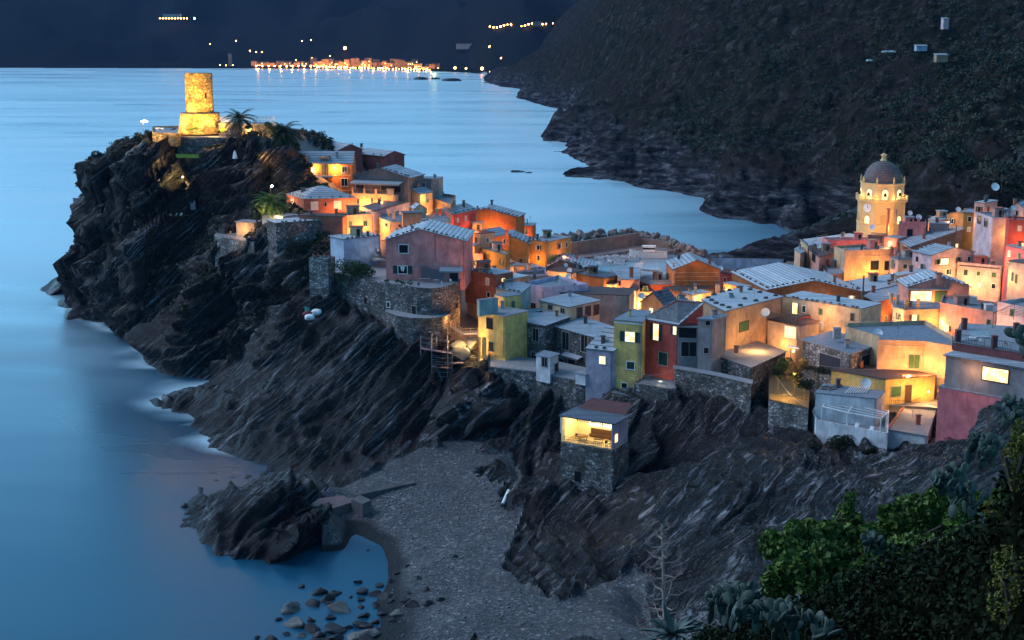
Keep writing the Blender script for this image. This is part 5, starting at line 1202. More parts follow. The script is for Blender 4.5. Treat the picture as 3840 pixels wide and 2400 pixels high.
# ============================================================ FOLIAGE HELPERS
FR['K'] = (546.67,386.67,.07937); FR['R'] = (480,346.67,.1411); FR['T'] = (613.33,453.33,.1697)
def leafcloud(C, R, n, size, seed=1, shell=.55, aspect=.5):
    """n small leaf quads spread through an ellipsoid made of several lumps"""
    g = np.random.default_rng(seed)
    L = max(3, int(n/260)); lc = g.normal(size=(L,3)); lc /= np.linalg.norm(lc, axis=1)[:,None]; lc *= g.uniform(.25,.75,(L,1)); lr = g.uniform(.28,.5,L)
    k = g.integers(0, L, n); d = g.normal(size=(n,3)); d /= np.linalg.norm(d, axis=1)[:,None]
    rr = shell+(1-shell)*g.random(n)**.5
    P = lc[k]+d*(lr[k]*rr)[:,None]
    P = P*np.array(R)+np.array(C)
    a = g.normal(size=(n,3))+d*.4; a /= np.linalg.norm(a, axis=1)[:,None]
    b = np.cross(a, g.normal(size=(n,3))); b /= np.linalg.norm(b, axis=1)[:,None]
    s = size*g.uniform(.6,1.3,n)[:,None]
    V = np.stack([P-a*s*.5, P+b*s*aspect*.5, P+a*s*.5, P-b*s*aspect*.5], 1)
    return V.reshape(-1,3), np.arange(n*4).reshape(-1,4)
LF_D = leafmat((.008,.014,.007), 'dark_leaves', (.03,.045,.018)); LF_G = leafmat((.02,.045,.01), 'green_leaves', (.08,.14,.03)); LF_Y = leafmat((.06,.065,.01), 'spurge_leaves', (.17,.16,.03))
LF_B = leafmat((.022,.018,.010), 'brown_scrub', (.06,.05,.03)); LF_O = leafmat((.03,.035,.02), 'olive_scrub', (.09,.09,.055)); M_BARK = plain('bark', (.07,.05,.04)); M_DEAD = plain('dry_stalk', (.34,.24,.20))
def tree(name, label, cat, base, h, R, n=900, size=.35, mat=None, seed=1, tr=.15, group=None, lean=0):
    base = Vector(base); o = thing(name, label, cat, base, group)
    m = MB(); top = base+Vector((lean,0,h)); m.bar(base-Vector((0,0,.5)), top, tr, 7, r2=tr*.5)
    g = random.Random(seed)
    for k in range(5):
        a = g.uniform(0, 2*PI); m.bar(base.lerp(top, g.uniform(.5,.9)), top+Vector((math.cos(a)*R[0]*.6, math.sin(a)*R[1]*.6, g.uniform(0,.6)*R[2])), tr*.4, 5, r2=tr*.15)
    m.build('trunk', M_BARK, o)
    V, Fq = leafcloud(top+Vector((0,0,R[2]*.4)), R, n, size, seed); npmesh('crown', V, Fq, mat or LF_D, o, False, tuple(base)); return o
def bushy(name, label, cat, c, R, n, size, mat, seed, group=None, stems=True):
    c = Vector(c); o = thing(name, label, cat, c-Vector((0,0,R[2])), group); off = tuple(o.location)
    V, Fq = leafcloud(c, R, n, size, seed); npmesh('foliage', V, Fq, mat, o, False, off)
    if stems:
        m = MB(); g = random.Random(seed)
        for k in range(6): m.bar(o.location, c+Vector((g.uniform(-.6,.6)*R[0], g.uniform(-.6,.6)*R[1], g.uniform(-.3,.5)*R[2])), .04+R[0]*.01, 5)
        m.build('stem', M_BARK, o)
    return o
def palm(base, h, L, label, n=34, mat=None, seed=3, tr=.3):
    base = Vector(base); o = thing('palm_tree', label, 'palm tree', base); g = random.Random(seed); top = base+Vector((0,0,h))
    m = MB()
    for k in range(8): m.bar(base.lerp(top,k/8), base.lerp(top,(k+1)/8), tr*1.05, 8, r2=tr*.85)
    m.lathe(top-Vector((0,0,.3)), [(tr,0),(tr*1.8,.5),(tr*1.3,1.0),(.05,1.3)], 9); m.build('trunk', M_BARK, o)
    m = MB()
    for k in range(n):
        a = 2*PI*k*.381966; el = math.radians(80-85*(k/n)**.8)+g.uniform(-.1,.1); d = Vector((math.cos(a),math.sin(a),0)); p = top+Vector((0,0,.4)); pts = [p]
        for j in range(7):
            e = el-j*.24; p = p+(d*math.cos(e)+Vector((0,0,math.sin(e))))*L/7; pts.append(p)
        sd = Vector((-d.y,d.x,0))
        for j in range(7):
            q0, q1 = pts[j], pts[j+1]; m.bar(q0, q1, .03, 3)
            if j == 0: continue
            for t in (0,.25,.5,.75):
                q = q0.lerp(q1,t); w = L*.2*(1-abs(j+t-3)/6)
                for sg in (-1,1):
                    tip = q+sd*sg*w+(q1-q0).normalized()*w*.7-Vector((0,0,w*.35)); ww = (q1-q0).normalized()*.10
                    m.face([q-ww, tip, q+ww])
    m.build('fronds', mat or LF_G, o); return o
def scatter(name, label, pts, nrm, mat, n, size, lump, seed, kind='stuff'):
    g = np.random.default_rng(seed); N_ = len(pts); k = n
    P = np.repeat(pts, k, 0); d = g.normal(size=P.shape); d /= np.linalg.norm(d, axis=1)[:,None]; d[:,2] = np.abs(d[:,2])*.8
    r = np.repeat(lump*g.uniform(.5,1.3,N_), k)[:,None]; Q_ = P+d*r*g.uniform(.5,1,(len(P),1))
    a = g.normal(size=P.shape); a /= np.linalg.norm(a, axis=1)[:,None]; b = np.cross(a, d); b /= np.maximum(np.linalg.norm(b, axis=1)[:,None], 1e-3)
    s = (size*g.uniform(.5,1.4,len(P)))[:,None]
    V = np.stack([Q_-a*s*.5, Q_+b*s*.3, Q_+a*s*.5, Q_-b*s*.3], 1).reshape(-1,3)
    o = npmesh(name, V, np.arange(len(V)).reshape(-1,4), mat, None, False); return tag(o, label, kind=kind)
# scrub on the cliffs
g = np.random.default_rng(5)
def cliffpts(n, cond, veg_s=61, thr=.05):
    m = (~beach) & (~town) & (GH > 4) & cond & (fbm(X*.045, Yg*.045, GH*.045, 4, veg_s) > thr) & (cu > -20) & (cu < 1050)
    ii = np.argwhere(m); ii = ii[g.integers(0, len(ii), n)]
    return np.stack([PX[ii[:,0],ii[:,1]], PY[ii[:,0],ii[:,1]], PZ[ii[:,0],ii[:,1]]], -1)
head = (X < -20) & (Yg > 340)
scatter('scrub', 'dark evergreen scrub clinging to the castle headland', cliffpts(6500, head & (GH > 14), 61, -.16), None, LF_D, 16, .6, .95, 11)
scatter('scrub', 'brown dry scrub on the castle headland', cliffpts(3200, head & (GH > 8), 77, -.05), None, LF_B, 14, .6, .85, 12)
scatter('grass', 'grey green tufts on the upper ledges of the cliffs', cliffpts(1800, (GH > 8), 67, .08), None, LF_O, 12, .45, .5, 13)
scatter('scrub', 'dark brown creepers on the cliff below the terraces', cliffpts(1500, (X > -60) & (Yg > 235) & (GH > 6), 69, .02), None, LF_B, 14, .5, .6, 14)
scatter('scrub', 'dark bushes on the slope behind the church', (lambda ii: np.stack([PX[ii[:,0],ii[:,1]], PY[ii[:,0],ii[:,1]], PZ[ii[:,0],ii[:,1]]], -1))((lambda a: a[g.integers(0,len(a),2600)])(np.argwhere((~town) & (X > 95) & ((Yg > 430) | (X > 150)) & (GH > 3)))), None, LF_D, 14, 1.1, 1.5, 15)
# scrub on the big hillside
def hillpts(n, s, thr, zmin=10, umax=2000, ymax=1500, lo=480):
    m = (HH > zmin) & (fbm(XX*.02, YY*.02, HH*.02, 4, s) > thr) & (YY < ymax) & (YY > lo)
    w = (1/(YY**1.2))*m; w = (w/w.sum()).ravel(); ii = g.choice(w.size, n, p=w)
    return np.stack([DX.ravel()[ii], YY.ravel()[ii], HZ.ravel()[ii]], -1)+g.normal(size=(n,3))*[1.2,1.2,.2]
scatter('scrub', 'dark bushes covering the hillside across the bay', hillpts(4200, 201, .04, 20), None, LF_D, 34, 1.1, 2.7, 21)
scatter('scrub', 'brown dry bushes on the hillside across the bay', hillpts(2600, 207, .06, 20), None, LF_B, 30, 1.0, 2.4, 22)
scatter('scrub', 'pale olive reeds and bushes on the hillside terraces', hillpts(1500, 211, .12, 20, ymax=950), None, LF_O, 30, 1.0, 2.2, 23)
# ============================================================ CASTLE
c = aty(200.7, 129.5, 425); zb = c.z; tw = thing('castle_tower', 'round stone castle tower lit golden on top of the headland', 'tower', c)
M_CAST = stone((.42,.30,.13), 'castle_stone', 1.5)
z1 = aty(200.7, 113.6, 423).z-zb; z2 = aty(200.7, 73.4, 423).z-zb
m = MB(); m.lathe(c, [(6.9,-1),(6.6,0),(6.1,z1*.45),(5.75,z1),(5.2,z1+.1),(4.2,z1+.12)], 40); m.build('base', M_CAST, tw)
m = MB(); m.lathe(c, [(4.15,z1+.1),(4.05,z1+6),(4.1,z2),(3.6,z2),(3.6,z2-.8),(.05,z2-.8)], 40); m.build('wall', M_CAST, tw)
m = MB(); m.box(c+Vector((2.6,-3.25,z1+5.4)), (.5,.6,1.5), Matrix.Rotation(.65,3,'Z')); m.build('window', M_DARK, tw)
m = MB(); m.lathe(c, [(5.9,z1+.02),(5.85,z1+.18),(4.1,z1+.3)], 40); m.build('ledge', M_BLOCK, tw)
for dx, dy, p in ((-14,-20,3000),(-2,-24,4500),(12,-20,4500),(17,-5,1500)):
    sp_ = bpy.data.lights.new('castle_floodlight', 'SPOT'); sp_.energy = p*4.0; sp_.color = (1,.50,.08); sp_.spot_size = math.radians(62); sp_.spot_blend = .6; sp_.shadow_soft_size = .4; so_ = bpy.data.objects.new('castle_floodlight', sp_); COL.objects.link(so_); so_.location = c+Vector((dx,dy,1.5)); so_.rotation_euler = (Vector((0,0,9))-Vector((dx,dy,1.5))).to_track_quat('-Z','Y').to_euler()
def wall_(F, z, poly, label, mat=None, base=None, par=0, roof='floor', name='castle_wall', cat='wall', over=0): return House(F, z, poly, label, 'grey', stonew=mat or M_STONE, kind='flat', roof=roof, over=over, par=par, cat=cat, name=name, base=base)
cw = wall_('A', 57.6, [(1165,790),(1600,800),(2015,812),(2230,800),(2230,705),(1165,700)], 'dark stone retaining wall of the castle platform with palms on top', base=40)
cp = wall_('A', 58.3, [(935,762),(1165,775),(1250,760),(1250,700),(940,705)], 'low lit parapet terrace left of the castle tower', M_CAST, base=55, par=.5)
wall_('A', 61.5, [(1560,668),(2110,672)]and[(1560,668),(2110,674),(2110,660),(1560,655)], 'dark stone wall with railing right of the castle tower', base=50)
m = MB(); a = [atz(*px('A',x,y),61.6) for x, y in ((1580,664),(1900,664),(2105,670))]
for p, q in zip(a[:-1],a[1:]):
    for hh in (.5,1.0,1.6,2.1): m.bar(p+Vector((0,0,hh)), q+Vector((0,0,hh)), .05)
    k = 9
    for j in range(k+1): m.bar(p.lerp(q,j/k), p.lerp(q,j/k)+Vector((0,0,2.1)), .06)
r = m.build('railing', M_METAL, None, base=a[0]); tag(r, 'pale metal railing on the castle wall against the sea', 'railing')
light(aty(*px('A',1850,760), 415)+Vector((0,0,1.2)), 300, (1,.62,.2)); light(aty(*px('A',1500,745), 416)+Vector((0,0,.8)), 380, (1,.6,.2)); light(aty(*px('A',2040,745), 410)+Vector((0,0,1.2)), 420, (1,.62,.2)); light(aty(*px('A',1080,735), 418)+Vector((0,0,1.0)), 200, (1,.7,.35))
# lamp post with the brightest lamp
def post_lamp(p, h, label, power, color=(1,.6,.25), r=.25, name='street_lamp', cat='street lamp', group=None, mat=None):
    o = thing(name, label, cat, p, group); m = MB(); m.bar(p, p+Vector((0,0,h)), .07, 6); m.bar(p+Vector((0,0,h)), p+Vector((.5,-.3,h+.1)), .05); m.build('post', M_IRON, o)
    b = MB(); b.lathe(p+Vector((.5,-.3,h-.3)), [(.03,-.15),(r,-.05),(r*1.1,.1),(r*.5,.32),(.03,.36)], 10); b.build('lamp', mat or M_LAMP, o); light(p+Vector((.5,-1.0,h-.45)), power, color); return o
post_lamp(aty(*px('A',850,745), 418), 3.4, 'brightest street lamp on the cliff edge left of the castle', 260, r=.85, mat=emis('bright_lamp',(1,.62,.25),35))
post_lamp(aty(*px('A',1140,1180), 401)+Vector((3,-4,0)), 1.0, 'small floodlight below the castle shining on the cliff', 10, r=.15)
for x_, y_, p_ in ((1120,1000,9000),(1040,940,7000),(1090,1120,7000)): q_ = gh(*px('A',x_,y_)); spot(q_+Vector((9,-15,-5)), q_, p_, (1,.66,.2), 42)
light(gh(*px('A',1270,1060))+Vector((0,-3,0)), 160, (1,.75,.3))
light(aty(*px('A',1960,1000), 396)+Vector((1,-4,0)), 160, (1,.62,.2))
m = MB(); P0 = aty(*px('A',1160,985), 398); P1 = aty(*px('A',1375,990), 397)
for k in range(9): q = P0.lerp(P1,k/8); m.bar(q, q+Vector((0,0,1.1)), .05)
m.mface([P0,P1,P1+Vector((0,0,1.0)),P0+Vector((0,0,1.0))]); m.mface([P1+Vector((0,.05,0)),P0+Vector((0,.05,0)),P0+Vector((0,.05,1.0)),P1+Vector((0,.05,1.0))])
f = m.build('fence', plain('green_net',(.12,.22,.04)), None, base=P0); tag(f, 'green net fence on a lit ledge under the castle wall', 'fence')
light((P0+P1)/2+Vector((0,-3,1.5)), 9, (1,.9,.35))
# small things on the castle terrace
tb = table(aty(*px('A',1010,730), 421), 'white kiosk table under the cliff edge lamp', 2.4, 1.2)
wall_('A', 51.5, [(500,925),(690,935),(720,900),(560,890)], 'small railed lookout terrace on the left edge of the headland', M_STONEL, base=40, par=.9, name='lookout_terrace', cat='terrace')
bx = wall_('A', 42.9, [(1360,1290),(1530,1300),(1545,1250),(1400,1240)], 'blue grey concrete bunker halfway down the headland', stucco((.12,.13,.16)), base=38.2, name='concrete_hut', cat='hut', roof='deck')
bx = wall_('A', 42.3, [(1290,1325),(1338,1328),(1340,1300),(1300,1300)], 'narrow white concrete shaft beside the bunker', stucco((.2,.22,.27)), base=37.6, name='concrete_shaft', cat='hut', roof='deck')
o = thing('parasol', 'closed white parasol on a dark ledge below the castle wall', 'parasol', gh(*px('A',1720,1045))); p = o.location.copy(); m = MB(); m.bar(p, p+Vector((0,0,3.2)), .06); m.build('pole', M_METAL, o); m = MB(); m.lathe(p+Vector((0,0,.9)), [(.7,0),(.6,.8),(.35,1.8),(.05,2.3)], 10); m.build('canopy', M_WHITE, o)
wt = House('P', 34.6, [(214,236),(254,243),(262,240),(246,226),(228,222)], 'small terrace with chairs on a pale stone wall above the cliff', 'grey', stonew=M_STONEL, kind='flat', roof='floor', cat='terrace', name='stone_terrace', base=24, over=0)
wt.rail([(216,235),(235,239.5),(253,243)], 34.8, 1.2, M_IRON, step=.4); light(atz(236,234,36.5), 90, (1,.66,.25))
for k, (x, y) in enumerate([(224,233),(231,235),(238,236.5),(245,238)]):
    chair(atz(x, y, 34.7), k*.8, ['pale chair nearest the left end of the railed cliff terrace','pale chair second from left on the railed cliff terrace','pale chair third from left on the railed cliff terrace','pale chair nearest the right end of the railed cliff terrace'][k], stucco(CC['cream']))
hs = House('P', 38.4, [(236,222),(254,223)], 'tiny lit kiosk behind the cliff terrace', 'cream', 4, kind='flat', roof='deck', over=.5); hs.lamp(245,228,2.0,60,(1,.6,.25),False)
House('P', 41, [(262,214),(283,217)], 'white flat roofed hut under the palm', 'white', 5, base=37.5, kind='flat', roof='pale')
# bathing deck low on the headland
d = thing('wooden_deck', 'small dark deck with white deckchairs halfway down the headland cliff', 'deck', gh(175,219,0)+Vector((0,-1.5,1))); p = d.location.copy(); m = MB(); m.box(p, (9,4,.2)); m.build('planks', M_WOOD, d)
for k in range(4): m = MB(); m.bar(p+Vector((-4+k*2.6,-1.9,-4)), p+Vector((-4+k*2.6,-1.9,2.2)), .07); m.build('post', M_WOOD, d)
for k in range(4):
    q = p+Vector((-2.0+k*1.5,-1,.1)); m = MB(); m.box(q+Vector((0,0,.35)), (.6,1.2,.07), Matrix.Rotation(.5,3,'X')); o = m.build('deckchair', M_WHITE, None, base=q); tag(o, ['leftmost','second','third','rightmost'][k]+' of the four deckchairs on the cliff deck', 'deckchair', 'deckchairs on the cliff deck')
# palms
palm(aty(240,138.5,407), 4.8, 6.2, 'palm tree with a slim trunk in the middle of the castle platform', 30, LF_D, 3, .35)
palm(aty(283,141,404)+Vector((0,0,-1)), 2.2, 7.0, 'large dark bushy palm at the right end of the castle platform', 60, LF_D, 5, .5)
palm(aty(272,214,371)+Vector((0,0,-.5)), 2.6, 6.6, 'feathery palm lit by a lamp left of the hipped roof house', 46, LF_G, 7, .4)
palm(aty(257,222,368), 3.0, 3.2, 'small dark palm by the white flat roofed hut', 26, LF_D, 9, .3)
post_lamp(aty(271,187,384)+Vector((0,-1,-2.0)), 2.6, 'street lamp glowing pale green above the feathery palm', 160, (1,.9,.45), .22, mat=emis('green_lamp',(1,1,.6),12)); light(aty(277,211,367)+Vector((0,-2,-1)), 150, (1,.7,.25)); light(aty(264,207,370)+Vector((0,-4,1)), 110, (1,.85,.4))
bushy('bush', 'lit shrub at the foot of the castle tower, left side', 'bush', aty(*px('A',1310,745),410)+Vector((0,0,.6)), (2.4,1,.9), 420, .4, LF_G, 31); bushy('bush', 'lit shrub at the foot of the castle tower, right side', 'bush', aty(*px('A',1570,745),409)+Vector((0,0,.6)), (2.2,1,.9), 420, .4, LF_G, 32)
bushy('bush', 'golden shrub between the two castle palms', 'bush', aty(*px('A',1840,730),412)+Vector((0,0,.7)), (2.4,1.2,1.4), 520, .45, LF_G, 33); bushy('bush', 'yellowish shrub beside the large bushy palm', 'bush', aty(*px('A',2030,735),408)+Vector((0,0,1)), (2.2,1.5,1.6), 520, .45, LF_G, 34)
bushy('bush', 'dark bush under the bright cliff edge lamp', 'bush', gh(*px('A',830,800),1), (3.2,2,2.6), 1100, .5, LF_D, 35); bushy('bush', 'dark bush on the outer shoulder of the headland', 'bush', gh(*px('A',440,1010),.5), (4.2,3,2.6), 1500, .55, LF_D, 36)
bushy('bush', 'thin bare bush on the lookout terrace of the headland', 'bush', gh(*px('A',600,930),1.5), (3.2,1.5,1.8), 500, .35, LF_D, 37); bushy('bush', 'dark overhanging bush low on the headland edge', 'bush', gh(*px('A',350,1120),0), (2.4,3,2.6), 900, .5, LF_D, 38)
# big garden shrub beside the rose house
bushy('garden_shrub', 'large dark green shrub on the bastion left of the rose house', 'shrub', atz(*px('C',700,640),33.5), (5.6,3.2,3.2), 3800, .45, leafmat((.012,.03,.010),'garden_leaves',(.05,.10,.03)), 41)
bushy('bush', 'grey green bush on the slope left of the bastion', 'bush', atz(*px('C',330,420),33), (3.8,2.5,2.2), 1400, .45, LF_O, 42); bushy('bush', 'dark bush behind the stone building roof', 'bush', aty(298,246,352), (5,2,2.4), 1500, .5, LF_B, 43)
for k, (x, y, l) in enumerate([(1490,775,'long grey table on the bastion terrace'),(1620,790,'small pale table at the bastion terrace edge'),(1720,770,'round table among pots on the bastion terrace')]): table(atz(*px('C',x,y),31.6), l, [2.6,1.2,1.2][k], 1.1, mat=M_CONC, round_=(k==2))
for k, (x, y) in enumerate([(1420,835),(1690,815),(1790,790)]): chair(atz(*px('C',x,y),31.6), k*1.2, ['dark chair left of the long grey table','white chair between the bastion tables','white chair at the right end of the bastion terrace'][k], M_IRON if k == 0 else M_WHITE)
for k, (x, y) in enumerate([(225,505),(290,500),(350,492)]): chair(atz(*px('C',x,y),35.6), k*.9, ['brown chair at the left on the tower stump','brown chair in the middle on the tower stump','brown chair at the right on the tower stump'][k], M_TILE)
for k, (x, y, m_) in enumerate([(1060,765,M_BLOCK),(1230,775,M_TILE),(1330,785,M_TILE),(1180,770,M_BLOCK)]): bushy('potted_plant', ['dark potted plant under the curtained window','potted plant with terracotta pot mid terrace','potted plant right of the terracotta pot','low potted plant between the two pots'][k], 'potted plant', atz(*px('C',x,y),32.2), (.9,.6,.6), 160, .3, LF_G, 50+k)
# rubbish heap
for k, (x, y, r_, mt, l) in enumerate([(260,1120,1.3,M_WHITE,'upper white sack on the rubbish heap below the tower stump'),(185,1175,1.2,M_WHITE,'lower white sack on the rubbish heap below the tower stump'),(180,1080,1.3,plain('teal_tarp',(.03,.22,.20)),'teal tarpaulin bundle on the rubbish heap'),(160,1140,1.1,plain('red_tarp',(.18,.03,.04)),'dark red bundle under the teal tarpaulin')]):
    me = bpy.data.meshes.new('sack'); import bmesh
    bm = bmesh.new(); bmesh.ops.create_icosphere(bm, subdivisions=3, radius=r_)
    for v in bm.verts: v.co *= 1+.22*float(vnoise(v.co.x*1.3+k*9, v.co.y*1.3, v.co.z*1.3, 5)); v.co.z *= .6
    bm.to_mesh(me); bm.free(); me.materials.append(mt); o = bpy.data.objects.new('sack', me); COL.objects.link(o); o.location = atz(*px('C',x,y),24.6); tag(o, l, 'sack')
# ============================================================ CHURCH TOWER
YC = 455; uc = 882.0
def cz(y): return aty(uc, 146.67+y*.10406, YC-7).z
k_ = YC/.998/FPX
c = Vector(((uc-512)/FPX*YC/.9975, YC, 2)); ch = thing('church_tower', 'octagonal yellow church bell tower with brown dome and lit belfry', 'church tower', c)
M_CH = stucco((.66,.46,.22), .12); A0 = math.radians(22.5-6)
def lt(name, prof, mat, n=8, a0=A0, par=ch, smooth=False): m = MB(); m.lathe((c.x,c.y,0), prof, n, 0, a0); return m.build(name, mat, par, smooth)
r8 = 1/math.cos(PI/8)
lt('wall', [(7.75,0),(7.75,cz(760)),(7.95,cz(758)),(7.95,cz(748)),(7.6,cz(745)),(7.6,cz(560)),(7.9,cz(556)),(7.9,cz(548)),(8.4,cz(540)),(8.5,cz(522)),(7.0,cz(520))], M_CH)
lt('belfry', [(7.1,cz(520)),(7.1,cz(378)),(7.4,cz(372)),(7.4,cz(362)),(6.0,cz(360))], M_CH)
zb, zt = cz(362), cz(155); Hd = zt-zb
n_ = N('dome_tiles'); tc = n_.coord('UV'); br = n_.n('TexBrick', i_Scale=1.0); n_.l(tc, br.inputs[0]); br.inputs['Color1'].default_value = (.20,.15,.14,1); br.inputs['Color2'].default_value = (.13,.095,.10,1); br.inputs['Mortar'].default_value = (.04,.03,.035,1); br.inputs['Brick Width'].default_value = .7; br.inputs['Row Height'].default_value = .5; br.inputs['Mortar Size'].default_value = .05; n_.col(br.outputs[0]); n_.bump(br.outputs['Fac'], -.6, .08); n_.p.inputs['Roughness'].default_value = .55
lt('dome', [(6.1*math.cos(t)**.9 if t < 1.5 else .6, zb+Hd*math.sin(t)) for t in [i*PI/2/14 for i in range(14)]]+[(.95,zt)], n_.m, 32, 0, smooth=True)
L = lt('lantern', [(1.1,zt-.15),(1.1,zt+.3),(.75,zt+.5),(.7,zt+1.5),(1.05,zt+1.7),(1.05,zt+1.95),(.4,zt+2.3),(.1,zt+2.5)], M_CH, 8)
m = MB(); T_ = Vector((c.x,c.y,zt+2.4)); m.lathe(T_, [(.05,0),(.25,.3),(.25,.5),(.05,.75)], 10); m.bar(T_, T_+Vector((0,0,1.9)), .07); m.bar(T_+Vector((-.4,0,1.35)), T_+Vector((.4,0,1.35)), .06); m.build('cross', M_IRON, L)
for i in range(8):
    a = A0+2*PI*i/8; p = Vector((c.x+6.9*math.cos(a), c.y+6.9*math.sin(a), cz(360)))
    m = MB(); m.lathe(p, [(.35,0),(.35,.5),(.22,.6),(.38,.9),(.3,1.4),(.04,2.2)], 8); m.build('pinnacle', M_CH, ch)
m = MB(); zz = cz(520)
for i in range(8):
    a = A0+2*PI*i/8; b = A0+2*PI*(i+1)/8; p = Vector((c.x+8.2*math.cos(a), c.y+8.2*math.sin(a), zz)); q = Vector((c.x+8.2*math.cos(b), c.y+8.2*math.sin(b), zz))
    m.box(p+Vector((0,0,.7)), (.45,.45,1.5)); m.bar(p+Vector((0,0,1.15)), q+Vector((0,0,1.15)), .14); m.bar(p+Vector((0,0,.12)), q+Vector((0,0,.12)), .12)
    for j in range(1,10): t_ = p.lerp(q,j/10); m.lathe(t_, [(.1,.1),(.17,.35),(.08,.7),(.12,1.1)], 6)
m.build('balustrade', M_CH, ch)
M_NICHE = emis('niche_glow', (1,.78,.32), .35); M_BELL = plain('bell_bronze', (.04,.03,.02), .4, .7)  # niche panes glow in place of lamplight inside the tower
def arch(m, o, e, n, w, h, depth, seg=10):
    up = Vector((0,0,1)); pts = [o-e*w/2, o+e*w/2]+[o+up*(h-w/2)+(e*math.cos(t)+up*math.sin(t))*w/2 for t in [PI*k/seg for k in range(seg+1)]]
    F_ = [p+n*depth for p in pts]; m.face(F_); 
    for i in range(len(pts)): j = (i+1)%len(pts); m.face([pts[i],pts[j],F_[j],F_[i]])
for i in range(8):
    a = A0+2*PI*(i+.5)/8; n = Vector((math.cos(a), math.sin(a), 0)); e = Vector((-n.y, n.x, 0)); ap = math.cos(PI/8)
    o = Vector((c.x,c.y,0))+n*(7.1*ap)+Vector((0,0,cz(515)))
    m = MB(); arch(m, o, e, n, 2.5, cz(412)-cz(515)+.5, .06); fr = m.build('arch_frame', stucco(CC['cream']), ch)
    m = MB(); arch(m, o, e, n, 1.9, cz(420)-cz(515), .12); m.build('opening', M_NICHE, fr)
    m = MB(); m.lathe(o+n*.45+Vector((0,0,1.2)), [(.62,0),(.5,.2),(.38,.7),(.25,1.0),(.05,1.1)], 12); m.build('bell', M_BELL, fr)
    o = Vector((c.x,c.y,0))+n*(7.6*ap)+Vector((0,0,cz(745)))
    m = MB(); arch(m, o, e, n, 2.6, cz(655)-cz(745), .08); fr = m.build('arch_frame', stucco((.5,.33,.15),.1), ch)
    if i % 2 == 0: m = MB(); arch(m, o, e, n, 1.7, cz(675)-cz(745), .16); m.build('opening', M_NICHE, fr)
    m = MB()
    for s_ in (-1,1): m = MB(); m.box(Vector((c.x,c.y,(cz(560)+cz(745))/2))+n*(7.6*ap+.06)+e*s_*2.65, (.4,.2,cz(560)-cz(745)), Matrix((e,n,Vector((0,0,1)))).transposed()); m.build('pilaster', M_CH, ch)
    
a = A0+2*PI*4.5/8; 
for i in range(8):
    a = A0+2*PI*(i+.5)/8; n = Vector((math.cos(a), math.sin(a), 0))
    if n.x < -.6 and n.y < -.2:
        e = Vector((-n.y,n.x,0)); o = Vector((c.x,c.y,cz(595)))+n*7.1; R_ = Matrix((e,Vector((0,0,1)),n)).transposed()
        m = MB(); F_ = [o+R_@Vector((1.5*math.cos(t),1.5*math.sin(t),.15)) for t in [2*PI*k/24 for k in range(24)]]; m.face(F_); cl = m.build('clock_face', M_WHITE, ch)
        m = MB(); m.box(o+n*.2+Vector((0,0,.5)), (.12,.08,1.0), R_@Matrix.Rotation(0,3,'Z')) if False else m.bar(o+n*.2, o+n*.2+Vector((0,0,1.1)), .07); m.bar(o+n*.2, o+n*.2+e*.7, .08); m.build('hand', M_IRON, cl)
for x, y, z, p in ((868,436,10,700),(888,434,10,800),(870,434,24,600),(896,434,22,600)):
    u0 = (x-512)/FPX*y; light(Vector((u0, y, z+6)), p*1.0, (1,.62,.24), .5)
for i in range(8):
    a = A0+2*PI*i/8
    if math.sin(a) < .3: light(Vector((c.x+7.8*math.cos(a), c.y+7.8*math.sin(a), cz(500))), 30, (1,.75,.35))
# ============================================================ HARBOUR
def rockmesh(seed, r, sq=(1,1,.75), det=3, rough=.45):
    bm = bmesh.new(); bmesh.ops.create_icosphere(bm, subdivisions=det, radius=1); g_ = random.Random(seed)
    pl = [(Vector((g_.gauss(0,1),g_.gauss(0,1),g_.gauss(0,1))).normalized(), g_.uniform(.45,.8)) for _ in range(11)]
    for v in bm.verts:
        for n, d in pl:
            t = v.co.dot(n)
            if t > d: v.co -= n*(t-d)*.92
        v.co *= 1+rough*.28*float(vnoise(v.co.x*1.7+seed, v.co.y*1.7, v.co.z*1.7, 3))
        v.co = Vector((v.co.x*sq[0]*r, v.co.y*sq[1]*r, v.co.z*sq[2]*r))
    me = bpy.data.meshes.new('boulder'); bm.to_mesh(me); bm.free(); return me
def rmat(key, c, lo=.5):
    n = N(key); co = n.coord('Object'); a = n.noise(co, 1.2, 6, .7); b = n.noise(n.coord('Object',(1,1,5),(.4,.3,0)), 1.5, 4, .6)
    n.col(n.mix(n.ramp(b,[(.45,.6),(.6,0.0)]), n.ramp(a, [(.3, tuple(x*lo for x in c)), (.7, c)]), tuple(x*.5 for x in c))); n.bump(n.mix(.5,a,b), .6, .25); n.p.inputs['Roughness'].default_value = .55; return n.m
M_BOUL = rmat('breakwater_rock', (.26,.20,.18)); M_WET = rmat('wet_dark_rock', (.045,.043,.05), .25); M_PALE = rmat('pale_rock', (.17,.16,.15))
bvar = [rockmesh(k, 1) for k in range(6)]
for b_ in bvar: b_.materials.append(M_BOUL)
bl = atz(*px('D',1070,500),2); 
path = [atz(*px('D',1075,540),1), atz(*px('D',1350,500),1), atz(*px('D',1700,470),1), atz(*px('D',2000,450),1), atz(*px('G',450,160),1), atz(*px('G',700,210),1), atz(*px('G',900,265),1), atz(*px('G',1080,320),1), atz(*px('G',1200,330),0)]
g_ = random.Random(44); cnt = 0
blab = ['big pale boulder','brown angular boulder','rounded grey boulder','dark flat boulder']
